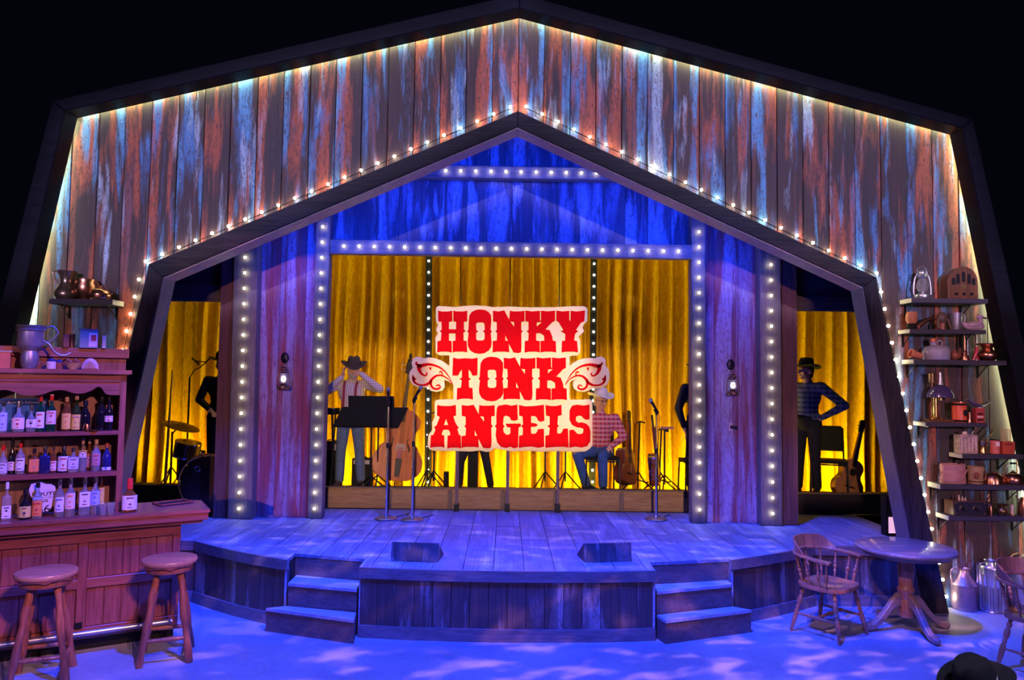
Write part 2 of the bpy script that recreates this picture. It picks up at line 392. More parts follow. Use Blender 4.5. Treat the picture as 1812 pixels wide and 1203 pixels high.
m_copper = M('copper', (.62, .28, .17), .3, 1.0, var=.15)
m_pewter = M('pewter', (.34, .32, .36), .38, .9, var=.2)
m_steel = M('galvanised_steel', (.45, .45, .5), .35, .9, var=.25, scale=6)
m_dkbrass = M('dark_brass', (.20, .12, .06), .35, .85, var=.2)
m_glass = M('clear_glass', (.92, .95, .97), .03, var=0, trans=.9, ior=1.35)
m_gold_curtain = None
# ================================================================== SETTING
def interp(P, x):
    if x <= P[0][0]: return P[0][1]
    for a, b in zip(P, P[1:]):
        if x <= b[0]: return a[1]+(b[1]-a[1])*(x-a[0])/(b[0]-a[0])
    return P[-1][1]
def clip_strip(x0, x1, top, bot):
    """polygon between the lines bot(x) and top(x) for x0..x1"""
    xs = sorted(set([x0, x1]+[p[0] for p in top+bot if x0 < p[0] < x1]))
    T = [(x, interp(top, x)) for x in xs]; B = [(x, interp(bot, x)) for x in xs]
    # cut where top meets bottom
    out = [(x, b) for (x, b), (_, t) in zip(B, T) if t-b > .004]; up = [(x, t) for (x, t), (_, b) in zip(T, B) if t-b > .004]
    if len(out) < 1: return None
    P = out+up[::-1]
    Q = [P[0]]
    for p in P[1:]:
        if (Vector(p)-Vector(Q[-1])).length > .002: Q.append(p)
    return Q if len(Q) > 2 else None

YF = 7.40     # face of the painted barn wall
YA = 7.20     # face of the inner arch
# --- floors
fl = MB(); fl.bb(-9, 9, 4.75, 12.5, -.5, 0)
m_floor, nt, b = _new('painted_stage_floor')
v = _coords(nt, (1, 1, 1), False); f1 = _noise(nt, v, 1.3, 5, .6, .5); f2 = _noise(nt, v, 26, 5, .7)
c = _mix(nt, .3, _ramp(nt, f1, [(.3, (.24, .23, .28)), (.5, (.33, .32, .38)), (.7, (.42, .41, .47))]), _ramp(nt, f2, [(.3, (.2, .2, .25)), (.7, (.46, .46, .52))]))
nt.links.new(c, b.inputs['Base Color']); b.inputs['Roughness'].default_value = .55
tag(fl.build('floor', m_floor), kind='structure')
fl = MB(); fl.bb(-9, 9, -2, 4.749, -.6, -.50); tag(fl.build('floor_house', M('dark_carpet', (.01, .01, .012), .95, var=0)), kind='structure')

# --- outer frame and inner arch outlines (x, z) in their own planes
YO = 7.14
Oo = [xz(-136, 1075, YO), xz(92, 178, YO), xz(920, -12, YO), xz(1722, 210, YO), xz(1922, 1075, YO)]
Oi = [xz(-89, 1075, YO), xz(115, 196, YO), xz(919, 14, YO), xz(1703, 226, YO), xz(1883, 1075, YO)]
Ao = [xz(118, 1072, YA), xz(263, 467, YA), xz(917, 196, YA), xz(1550, 490, YA), xz(1680, 1072, YA)]
Ai = [xz(157, 1072, YA), xz(288, 491, YA), xz(916, 225, YA), xz(1528, 508, YA), xz(1636, 1072, YA)]
for P in (Oo, Oi, Ao, Ai):
    P[0] = (P[0][0], 0.0); P[-1] = (P[-1][0], 0.0)
def frame(name, outer, inner, y0, y1, label, cat, mats, ch=.008, chs=None):
    t = thing(name, label, cat, ((outer[0][0]+outer[-1][0])/2, y0, 0))
    for i in range(4):
        mb = MB(); mb.M = Matrix.Translation((-t.location.x, -t.location.y, 0))
        mb.prism([outer[i], outer[i+1], inner[i+1], inner[i]], y0, y1, ch)
        o = mb.build('upright' if i in (0, 3) else 'rafter', mats[0 if i in (0, 3) else 1], t)
        if i in (0, 3): o['label'] = 'leaning side upright'
        else: o['label'] = 'sloping top rafter'
    return t
outer_frame = frame('outer_frame', Oo, Oi, YO, YF-.05, 'huge dark outer frame edging the whole painted barn wall against the black', 'frame', [m_outer, m_outer])
arch = frame('inner_arch', Ao, Ai, YA, YA+.27, 'dark wooden barn-shaped arch around the stage opening, below the string of lights', 'arch', [m_archz, m_arch])
m_reveal = WOOD('lit_soffit_tone', (.20, .15, .15), (.48, .36, .34), 'x', .5); m_soffit_litz = WOOD('lit_soffit_tone_upright', (.09, .08, .10), (.20, .175, .21), 'z', .5)  # light falling on the arch soffit, put into paler wood tones
for i in range(4):   # liners added inside the arch; their paler colour carries the soffit's light
    a, b_ = Vector(Ai[i]), Vector(Ai[i+1]); d = (b_-a).normalized(); nn = Vector((d.y, -d.x)); nx = Vector(Ai[i+1 if i < 3 else i])
    mb = MB(); mb.M = Matrix.Translation((-arch.location.x, -YA, 0)); q = .010
    def off(j):
        p = Vector(Ai[j])
        if j in (0, 4): return p+Vector((q*1.03 if j == 0 else -q*1.03, 0))
        d1 = (Vector(Ai[j])-Vector(Ai[j-1])).normalized(); d2 = (Vector(Ai[j+1])-Vector(Ai[j])).normalized(); n_ = (Vector((d1.y, -d1.x))+Vector((d2.y, -d2.x))); return p+n_*q/(n_.length_squared/2)
    mb.prism([tuple(a), tuple(b_), tuple(off(i+1)), tuple(off(i))], YA+.012, YA+.255); o = mb.build('lit_soffit_liner', m_soffit_litz if i in (0, 3) else m_reveal, arch); o['label'] = 'added liner inside the arch, coloured paler for the light on the soffit'
# LED strip on the back edge of the outer frame, washing the boards
m_led = EM('warm_led', (.88, 1.0, .50), 42.0)
LO = -.05
led = MB(); led.M = Matrix.Translation((-outer_frame.location.x, -YO, 0))
for i in range(4):
    a, b_ = Vector(Oi[i]), Vector(Oi[i+1]); d = (b_-a).normalized(); nn = Vector((d.y, -d.x))
    a2, b2 = a+nn*LO, b_+nn*LO
    led.prism([tuple(a2), tuple(b2), tuple(b2+nn*.012), tuple(a2+nn*.012)], YF-.046, YF-.03)
o = led.build('led_strip', m_led, outer_frame); o['label'] = 'warm glowing LED strip behind the frame edge'

# --- painted barn wall, one board at a time
wf = thing('wall_front', None, None, (0, YF, 0)); tag(wf, kind='structure')
def grow(P, d):   # move the roof line outwards so boards run behind the frame
    c = Vector((0, 2.5)); return [tuple(Vector(p)+(Vector(p)-c).normalized()*d) for p in P]
top = grow(Oi, .10); top = [(top[0][0]-.02, 0)]+top[1:-1]+[(top[-1][0]+.02, 0)]
bot = [(-9, 0), (Ao[0][0]+.03, 0.0)]+[(p[0], p[1]-.05) for p in Ao[1:-1]]+[(Ao[-1][0]-.03, 0.0), (9, 0)]
cx = at(919, 14, YF).x; BW = .2665
rr = random.Random(3)
for k in range(-24, 24):
    x0, x1 = cx+k*BW+.002, cx+(k+1)*BW-.002
    P = clip_strip(x0, x1, top, bot)
    if not P: continue
    if min(p[1] for p in P) < .01 and False: continue
    mb = MB(); mb.prism(P, rr.uniform(-.004, .004), .03, .006)
    mb.build('board', m_facade, wf)
mb = MB()
for k in range(-24, 24):
    P = clip_strip(cx+k*BW, cx+(k+1)*BW, top, bot)
    if P: mb.prism(P, .031, .045)
o = mb.build('backing', m_back, wf)

# --- rear wall behind the arch: gable boards, side boards, lintels
YG = 8.62
wb = thing('wall_back', None, None, (0, YG, 0)); tag(wb, kind='structure')
gx0, gz0 = xz(580, 432, YG); gx1, gz1 = xz(1226, 440, YG)
hz = min(gz0, gz1)-.02
gw = (xz(1186, 440, YG)[0]-xz(584, 440, YG)[0])/15
gxs = xz(584, 440, YG)[0]
for k in range(-1, 17):
    x0 = max(gxs+k*gw, gx0-.03)+.002; x1 = min(gxs+(k+1)*gw, gx1+.03)-.002
    if x1-x0 < .03: continue
    mb = MB(); mb.bb(x0, x1, rr.uniform(-.004, .004), .03, hz, 5.3); mb.build('gable_board', m_gable, wb)
mb = MB(); mb.bb(gx0-.05, gx1+.05, .032, .05, hz, 5.3); mb.build('backing', m_back, wb)
# side panels of boards between the lit posts
YP = 8.55
def panel(xs_px, pxtop, zt):
    X = [at(x, 700, YP).x for x in xs_px]
    for a, b_ in zip(X, X[1:]):
        mb = MB(); mb.bb(a+.002, b_-.002, YP-YG+rr.uniform(-.004, .004), YP-YG+.03, .59, zt); mb.build('panel_board', m_panel, wb)
    mb = MB(); mb.bb(X[0], X[-1], YP-YG+.031, YP-YG+.05, .59, zt); mb.build('backing', m_back, wb)
panel([452, 490, 536, 556], 0, 4.2)
panel([1246, 1264, 1306, 1342], 0, 4.2)
# far side bays: dark boards above a lintel, rough column beside the doorway
def bay(pxa, pxb, py_low, py_top, colx0, colx1):
    xa, xb = sorted((at(pxa, 520, 8.6).x, at(pxb, 520, 8.6).x)); zl = at((pxa+pxb)/2, py_low, 8.6).z; zt = at((pxa+pxb)/2, py_top, 8.6).z
    mb = MB(); mb.bb(xa, xb, 8.55-YG, 8.62-YG, zl, zt); o = mb.build('lintel', m_lintel, wb)
    n = max(2, round((xb-xa)/.27))
    for k in range(n):
        mb = MB(); mb.bb(xa+(xb-xa)*k/n+.002, xa+(xb-xa)*(k+1)/n-.002, 8.6-YG, 8.63-YG, zt, 4.6); mb.build('bay_board', m_lintel, wb)
    c0, c1 = at(colx0, 700, 8.45).x, at(colx1, 700, 8.45).x
    mb = MB(); mb.bb(c0, c1, 8.45-YG, 8.70-YG, .59, 4.3); mb.build('rough_column', m_rough, wb)
bay(200, 392, 533, 503, 384, 411)
bay(1406, 1640, 552, 527, 1384, 1411)

# --- lit posts, headers with bulbs
m_bulb = EM('bulb_glow', (1.0, .96, .64), 30.0)
m_sock = M('bulb_socket', (.05, .05, .05), .5, var=0)
bm_ = MB(); bm_.k = 0; bm_.ball((0, -.022, 0), (.015, .017, .015), 10, 7); bm_.k = 1; bm_.M = Matrix.Rotation(PI/2, 4, 'X'); bm_.lathe([(.011, -.002), (.012, .012), (.008, .014)], n=10)
me_bulb = bm_.mesh('bulb', [m_bulb, m_sock], True)
me_bulb2 = me_bulb.copy(); me_bulb2.materials[0] = EM('string_bulb_glow', (1.0, .93, .58), 75.0)
def bulbs(root, pts, me=None):
    for p in pts:
        o = link('bulb', me or me_bulb, root, Vector(p)-root.location)
def post(pa, pb, w, Y, dep, n, label, rows=None):
    """board post from pixel pa (top bulb) to pb (lowest bulb)"""
    a, b_ = at(*pa, Y), at(*pb, Y); xm = b_.x
    t = thing('lit_post', label, 'post', (xm, Y, .59))
    tilt = (a.x-b_.x)/(a.z-b_.z); zt = a.z+.25; zb = .59
    def X(z): return xm+tilt*(z-b_.z)
    mb = MB(); mb.M = Matrix.Translation((-xm, -Y, -.59))
    mb.prism([(X(zb)-w/2, zb), (X(zb)+w/2, zb), (X(zt)+w/2, zt), (X(zt)-w/2, zt)], Y, Y+dep, .006)
    mb.build('board', m_post, t)
    bulbs(t, [(a.x+(b_.x-a.x)*i/(n-1), Y-.002, a.z+(b_.z-a.z)*i/(n-1)) for i in range(n)])
    return t
post((435, 456), (424, 899), .275, 8.40, .16, 17, 'tall grey post of round bulbs between the drum doorway and the lavender boards')
post((572, 402), (557, 899), .165, 8.48, .14, 19, 'narrow grey post of bulbs at the bearded man\'s side of the main opening')
post((1236, 411), (1237, 901), .165, 8.48, .14, 19, 'narrow grey post of bulbs beside the lone microphone stand')
post((1363, 469), (1366, 908), .245, 8.40, .16, 17, 'tall grey post of round bulbs beside the doorway with the guitar')
def header(name, label, p0, p1, pt, pb_, Y, dep, n, x0, x1):
    a, b_ = at(*p0, Y), at(*p1, Y); zt = at(*pt, Y).z; zb = at(*pb_, Y).z
    t = thing(name, label, 'beam', ((a.x+b_.x)/2, Y, zb))
    mb = MB(); mb.M = Matrix.Translation(-t.location)
    xa, xb = at(x0, p0[1], Y).x, at(x1, p1[1], Y).x; s = (b_.z-a.z)/(b_.x-a.x)*.5; h = (zt-zb)
    zc = (a.z+b_.z)/2
    mb.prism([(xa, zc-h/2), (xb, zc-h/2), (xb, zc+h/2), (xa, zc+h/2)], Y, Y+dep, .006)
    mb.build('board', m_postx, t)
    bulbs(t, [(a.x+(b_.x-a.x)*i/(n-1), Y-.002, zc) for i in range(n)])
header('lit_header', 'long header beam of bulbs straight above the yellow curtain opening', (609, 436), (1200, 445), (900, 429), (900, 454), 8.47, .12, 23, 584, 1226)
header('lit_collar_beam', 'short upper beam of bulbs high under the arch peak', (789, 301), (1055, 309), (920, 293), (920, 315), 8.47, .12, 11, 700, 1140)
# string of bulbs on the barn wall following the arch
st = thing('string_light', 'string of star-bright bulbs on the painted boards following the arch', 'string lights', (0, YF-.01, 2.5))
def seg(P, n, first=True):
    out = []
    tot = [0]
    for a, b_ in zip(P, P[1:]): tot.append(tot[-1]+(Vector(b_)-Vector(a)).length)
    for i in range(n):
        d = tot[-1]*i/(n-1)
        for k in range(len(P)-1):
            if d <= tot[k+1]+1e-6:
                q = Vector(P[k]).lerp(Vector(P[k+1]), (d-tot[k])/(tot[k+1]-tot[k])); out.append(tuple(q)); break
    return out
L1 = seg([(903, 191), (260, 463)], 23); L2 = seg([(248, 495), (226, 586)], 4)+[(219, 620), (211, 655)]
R1 = seg([(931, 190), (1549, 484)], 23); R2 = seg([(1557, 517), (1672, 1054)], 19)
pts = []
for p in L1+L2+R1+R2: q = at(p[0], p[1], YF-.005); pts.append((q.x, YF-.006, q.z))
bulbs(st, pts, me_bulb2)
wr = MB(); wr.M = Matrix.Translation(-st.location)
for S in (pts[len(L1)-1::-1]+[], pts[len(L1)-1:len(L1)+len(L2)], pts[len(L1)+len(L2):]):
    if len(S) > 1: wr.path([(p[0], p[1]+.002, p[2]-.006) for p in S], .003, 5)
wr.build('wire', m_blackp, st)

# ================================================================== STAGE PLATFORM
ZD = .59
# front outline of the deck in plan, symmetric, from the photo
def fx(x):
    ax = abs(x)
    return 6.30+.035*ax*ax if ax < 1.255 else None
pc = [at(0, 0, 5)]
stage = thing('stage_platform', 'curved wooden stage platform with weathered plank deck lit blue', 'stage', (0, 6.3, 0))
TS = Matrix.Translation((0, -6.3, 0))
cxs = -.01
prof = [(-1.265+cxs, 6.37), (-.9+cxs, 6.325), (-.45+cxs, 6.30), (0+cxs, 6.29), (.45+cxs, 6.30), (.9+cxs, 6.325), (1.265+cxs, 6.37)]
lw = [az(508, 990, ZD), az(470, 984, ZD), az(430, 977, ZD), az(385, 967, ZD), az(345, 957, ZD)]
rw = [az(1294, 990, ZD), az(1330, 985, ZD), az(1370, 979, ZD), az(1405, 973, ZD), az(1440, 966, ZD)]
lw = [(p.x, p.y) for p in lw]; rw = [(p.x, p.y) for p in rw]
nl0, nl1 = az(544, 980, ZD), az(671, 989, ZD); nr0, nr1 = az(1258, 984, ZD), az(1150, 991, ZD)
nl = [(lw[0][0], nl0.y+.02), (-1.265+cxs, nl1.y)]; nr = [(1.265+cxs, nl1.y), (rw[0][0], nl0.y+.02)]
xR = 4.3; xL = -4.2
bound = [(xL, lw[-1][1]+.02), (lw[-1][0]-.001, lw[-1][1]+.02)]+lw[::-1]+[(lw[0][0]+.001, nl[0][1]), nl[1], (prof[0][0]+.001, prof[0][1])]+prof[1:-1]+[(prof[-1][0]-.001, prof[-1][1]), nr[0], (nr[1][0]-.001, nr[1][1])]+rw+[(rw[-1][0]+.001, rw[-1][1]+.02), (xR, rw[-1][1]+.02)]
ds = []
for p in bound:
    if ds and p[0] <= ds[-1][0]: p = (ds[-1][0]+.0005, p[1])
    ds.append(p)
DW = .262; YE = 9.17
tops = [(-9, YE), (9, YE)]
for k in range(-16, 17):
    x0 = max(k*DW-.13+.003, xL); x1 = min((k+1)*DW-.13-.003, xR)
    if x1-x0 < .02: continue
    y = YE
    cuts = [YE]+sorted([rr.uniform(6.9, 9.0) for _ in range(rr.choice([1, 1, 2]))], reverse=True)
    for i, yt in enumerate(cuts):
        yb = cuts[i+1]+.003 if i+1 < len(cuts) else None
        T = [(-9, yt), (9, yt)]; B = ds if yb is None else [(-9, yb), (9, yb)]
        if yb is not None and yb < interp(ds, (x0+x1)/2)+.1: B = ds; yb = None
        P = clip_strip(x0, x1, T, B)
        if P:
            mb = MB(); mb.M = TS; mb.prismz(P, ZD-.03, ZD-rr.uniform(0, .004)); mb.build('deck_board', m_deck, stage)
        if yb is None: break
mb = MB(); mb.M = TS
P = [p for p in ds]+[(xR, 10.0), (xL, 10.0)]
def inset(P, d): return [(p[0], p[1]+d) for p in P[:-2]]+P[-2:]
mb.prismz(inset(P, .05), .0, ZD-.031); o = mb.build('core', m_back, stage)
# fascia: upright boards, top trim and plinth following each front curve
def fascia(pl, bw=.155, steps=None, ztop=ZD):
    L = [0]
    for a, b_ in zip(pl, pl[1:]): L.append(L[-1]+(Vector(b_)-Vector(a)).length)
    def at_s(s):
        s = min(max(s, 0), L[-1])
        for k in range(len(pl)-1):
            if s <= L[k+1]+1e-9:
                return Vector(pl[k]).lerp(Vector(pl[k+1]), (s-L[k])/(L[k+1]-L[k]))
    n = max(1, round(L[-1]/bw))
    for i in range(n):
        a, b_ = at_s(L[-1]*i/n), at_s(L[-1]*(i+1)/n); d = (b_-a); ln = d.length; d.normalize(); m_ = (a+b_)/2
        nn = Vector((d.y, -d.x)); ang = math.atan2(d.y, d.x); c = m_-nn*.025
        mb = MB(); mb.M = TS; mb.box((c.x, c.y+rr.uniform(-.002, .002), (ztop-.09+.10)/2), (ln-.005, .025, ztop-.19), rz=ang)
        mb.build('fascia_board', m_fascia, stage)
    for nm, z0, z1, off in (('trim', ztop-.095, ztop-.0025, .0), ('plinth', 0.0, .105, .0)):
        mb = MB(); mb.M = TS; seg_ = [at_s(L[-1]*i/max(1, len(pl)-1)) for i in range(len(pl))]
        o_ = []; i_ = []
        for j, p in enumerate(seg_):
            q = seg_[min(j+1, len(seg_)-1)]-seg_[max(j-1, 0)]; q.normalize(); nn = Vector((q.y, -q.x))
            o_.append(p+nn*.006); i_.append(p-nn*.03)
        mb.prismz([tuple(p) for p in o_]+[tuple(p) for p in i_[::-1]], z0, z1); mb.build(nm, m_trim, stage)
fascia(prof); fascia(lw[::-1]); fascia(rw); fascia([(rw[-1][0], rw[-1][1]+.02), (xR, rw[-1][1]+.02)]); fascia([(xL, lw[-1][1]+.02), (lw[-1][0], lw[-1][1]+.02)])
# cheeks of the step notches
for xx, y0, y1 in ((lw[0][0], lw[0][1], nl[0][1]), (rw[0][0], rw[0][1], nr[1][1]), (prof[0][0], prof[0][1], nl[1][1]), (prof[-1][0], prof[-1][1], nr[0][1])):
    mb = MB(); mb.M = TS; s = -1 if xx in (lw[0][0], prof[-1][0]) else 1
    mb.bb(min(xx, xx+s*.02), max(xx, xx+s*.02), y0+.01, y1+.02, 0, ZD-.002); mb.build('cheek', m_tread, stage)
# riser boards at the notch backs
for a, b_ in ((nl[0], nl[1]), (nr[0], nr[1])):
    a, b_ = Vector(a), Vector(b_); d = b_-a; c = (a+b_)/2
    mb = MB(); mb.M = TS; mb.box((c.x, c.y+.02, ZD/2-.002), (d.length-.02, .03, ZD-.006), rz=math.atan2(d.y, d.x)); mb.build('step_back', m_step, stage)
# steps (two separate blocks each side)
def steps(side):
    s = side; f = (lambda p: (s*p[0]+(cxs*2 if s > 0 else 0), p[1])) if False else None
    lab = 'left' if s < 0 else 'right'
    A1 = az(471, 1075, .2); B1 = az(627, 1096, .2); A2 = az(510, 1031, .395); B2 = az(653, 1042, .395)
    if s > 0:
        A1 = az(1329, 1078, .2); B1 = az(1178, 1097, .2); A2 = az(1292, 1033, .395); B2 = az(1154, 1046, .395)
    t = thing('step_block', ('pair of blue-lit wooden steps on the bar side of the platform' if s < 0 else 'pair of blue-lit wooden steps on the side of the round table'), 'steps', ((A1.x+B1.x)/2, (A1.y+B1.y)/2, 0), group=None)
    T = Matrix.Translation(-t.location)
    back = (nl[0], nl[1]) if s < 0 else (nr[1], nr[0])     # outer, inner
    X2o = lw[0][0]+.022 if s < 0 else rw[0][0]-.022; X2i = -s*0+(prof[0][0]-.022 if s < 0 else prof[-1][0]+.022)
    def quad(A, B, zb, zt, nm, mat, yo, yi, ov=0, xo=None, xi=None):
        mb = MB(); mb.M = T; mb.prismz([(A[0], A[1]-ov), (B[0], B[1]-ov), (xi if xi is not None else B[0], yi), (xo if xo is not None else A[0], yo)], zb, zt); mb.build(nm, mat, t)
    A2 = (X2o, A2.y); B2 = (X2i, B2.y); A1 = (A1.x, A1.y); B1 = (B1.x, B1.y)
    yb_o, yb_i = back[0][1]-.0, back[1][1]-.0
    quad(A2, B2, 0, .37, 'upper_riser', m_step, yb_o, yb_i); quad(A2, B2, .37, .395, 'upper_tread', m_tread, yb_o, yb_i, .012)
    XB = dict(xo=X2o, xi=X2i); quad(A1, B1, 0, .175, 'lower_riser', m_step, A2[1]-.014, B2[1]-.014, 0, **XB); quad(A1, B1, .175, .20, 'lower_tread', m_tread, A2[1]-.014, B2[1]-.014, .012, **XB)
    return t
steps(-1); steps(1)

# --- bandstand behind: riser boards and black floor
ZB = .76
bs = thing('bandstand', 'low black-topped bandstand with a brown panelled riser front', 'platform', (0, 9.2, ZD))
TB = Matrix.Translation((0, -9.2, -ZD))
mb = MB(); mb.M = TB; mb.bb(-5.2, 5.2, 9.23, 9.95, ZD, ZB); mb.build('top', m_back, bs)
xs = [at(x, 885, 9.18).x for x in (577, 689, 796, 890, 983, 1100, 1224)]
for a, b_ in zip(xs, xs[1:]):
    mb = MB(); mb.M = TB; mb.prism([(a+.004, ZD), (b_-.004, ZD), (b_-.004, .838), (a+.004, .838)], 9.19, 9.23, .005); mb.build('riser_panel', m_riser, bs)
    mb = MB(); mb.M = TB; mb.bb(b_-.03, b_+.03, 9.175, 9.189, ZD, .82); mb.build('batten', m_riser_d, bs)
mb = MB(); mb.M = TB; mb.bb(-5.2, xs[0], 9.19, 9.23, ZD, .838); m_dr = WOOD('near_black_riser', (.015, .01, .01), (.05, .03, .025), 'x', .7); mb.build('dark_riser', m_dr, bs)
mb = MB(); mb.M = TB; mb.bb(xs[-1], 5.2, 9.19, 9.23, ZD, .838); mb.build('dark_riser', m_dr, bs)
mb = MB(); mb.M = TB; mb.bb(-5.2, 5.2, 9.17, 9.26, .838, .85); mb.build('nosing', m_riser_d, bs)
mb = MB(); mb.bb(-5.3, 5.3, 9.951, 12.0, -.0, .45)
tag(mb.build('floor_backstage', m_back), kind='structure')

# --- yellow curtain, folds in real depth
m_gold, nt, b = _new('gold_crushed_curtain')
v = _coords(nt, (1, 1, 1), False)
vs_ = _coords(nt, (6, 6, 2.0), False); f = _noise(nt, vs_, 3.0, 8, .7, 2.2)
c = _ramp(nt, f, [(.35, (.50, .27, .004)), (.6, (.80, .50, .010))])
nt.links.new(c, b.inputs['Base Color']); b.inputs['Roughness'].default_value = .45; b.inputs['Specular IOR Level'].default_value = .25
_bump(nt, b, _noise(nt, _coords(nt, (16, 16, 7), False), 1.8, 5, .6, 2.5), .55, .02)
cr = random.Random(11); folds = []
x = -5.6
while x < 5.6:
    wd = cr.uniform(.05, .14); folds.append((x, wd, cr.uniform(.35, 1.0))); x += wd
mb = MB(); V = []; F = []; NX = 1500; NZ = 12; fi = 0
zs = [.47+(4.75-.47)*(j/NZ) for j in range(NZ+1)]
row = []
for i in range(NX+1):
    X = -5.55+11.1*i/NX
    while fi+1 < len(folds) and X > folds[fi+1][0]: fi += 1
    fx0, wd, am = folds[fi]; tt = (X-fx0)/wd
    row.append((X, .135*am*math.sin(PI*tt)**1.0*(1 if fi % 2 else -1)+.03*math.sin(X*1.9)+.02*math.sin(X*6.1)))
for j, z in enumerate(zs):
    for i, (X, d) in enumerate(row):
        k = .75+.35*(1-j/NZ)
        V.append((X+.015*math.sin(z*2.1+X*3), 10.48+d*k, z))
for j in range(NZ):
    for i in range(NX): F.append((j*(NX+1)+i, j*(NX+1)+i+1, (j+1)*(NX+1)+i+1, (j+1)*(NX+1)+i))
mb.add(V, F); cur = mb.build('stage_curtain', m_gold, None, False); cur.data.shade_smooth()
tag(cur, 'floor-length crushed yellow curtain hanging behind the whole bandstand', 'curtain')
mb = MB(); mb.bb(-5.7, 5.7, 11.2, 11.25, 0.45, 5.6); tag(mb.build('wall_far', m_back), kind='structure')
# slim black light strips in front of the curtain
for pa, pb_, lab in (((759, 462), (757, 852), 'slim black light strip in front of the curtain, above the double bass'), ((1051, 467), (1048, 852), 'slim black light strip in front of the curtain, behind the seated man')):
    Y = 10.28; a, b_ = at(*pa, Y), at(*pb_, Y)
    t = thing('light_strip', lab, 'light', (b_.x, Y, .45))
    zt = 4.7; tl = (a.x-b_.x)/(a.z-b_.z)
    m2 = MB(); m2.M = Matrix.Translation(-t.location)
    X = lambda z: b_.x+tl*(z-b_.z)
    m2.prism([(X(.45)-.045, .45), (X(.45)+.045, .45), (X(zt)+.045, zt), (X(zt)-.045, zt)], Y, Y+.04); m2.build('board', m_blackp, t)
    n = 20; bulbs(t, [(a.x+(b_.x-a.x)*i/(n-1), Y-.002, a.z+(b_.z-a.z)*i/(n-1)) for i in range(n)])
# ================================================================== SIGN
YS = 9.05
m_red = M('red_glitter', (.72, .001, .003), .8, var=.35, scale=160, bump=.5); m_red.node_tree.nodes['Principled BSDF'].inputs['Specular IOR Level'].default_value = .1
m_redside = M('dark_red_edge', (.14, .004, .012), .5, var=0)
m_cream = M('cream_board', (.90, .68, .34), .5, var=.06, scale=5)
m_signedge = M('dark_sign_edge', (.03, .015, .012), .6, var=0)
sign = thing('stage_sign', 'cream cut-out sign with raised red letters HONKY TONK ANGELS at centre stage', 'sign', at(905, 893, YS))
SO = sign.location.copy()
def wloc(px, py, Y=YS): p = at(px, py, Y); return (p.x-SO.x, p.z-SO.z)
plate = [(771,545),(775,541),(790,542),(806,543),(822,541),(840,540),(860,541),(872,543),(900,542),(935,543.5),(985,543),(1010,541.5),(1034,541.5),(1040,546),(1039.5,568),(1034,573),(1031,579),(1034,586),(1030,590),(1024,595),(1027,602),(1027,622),(1023,628.5),(1008,630),(1008,647),
(1014,642),(1022,637.5),(1033,634),(1045.5,633),(1052,634),(1057,631.5),(1063,630.5),(1069,632.5),(1072,637.5),(1071.5,646),(1077,653),(1079,662),(1078,673),(1074,681),(1064,687),(1048,687.5),(1042,691),(1034,693.5),(1022,692),(1015,687),(1013.5,680),(1015,674),(1020,672),(1013,673),(1008,677),(1008,706.6),
(1028,707),(1044,706),(1048.5,711),(1048.7,788),(1044,794),(1036,799),(1020,800),(980,798),(960,799.5),(930,797.5),(905,799),(885,795),(875,793),(870,798),(862,800),(848,797),(835,799),(800,798),(770,798),(761,796),(756,790),(758,769),(764,762),(765,757),(764,748),(769,738),(769,711),(773,707),(790,706.5),(802,706),
(802,681),(794,675),(786,672),(787.5,684),(783,691),(772,693.5),(762,691.5),(757,686),(741.5,686),(730,681),(725.5,674),(723.6,666),(724.7,657.7),(730,651),(728,642),(730,635),(736,631),(744,631),(749,634),(758,632),(769,633.5),(782,638),(795,647),(795,629),(777,628.5),(771,624),(770,597),(775,590),(771,583),(775,575),(771,567)]
def cpoly(P, Y=YS): return [wloc(x, y, Y) for x, y in P]
PL = cpoly(plate)
me = curve_mesh([PL], .018, m_cream, 'sign_plate', .002)
o = link('sign_plate', me, sign, (0, .03, 0))
o.data.materials.append(m_signedge)
for p_ in o.data.polygons:
    if abs(p_.normal.y) < .6: p_.material_index = 1
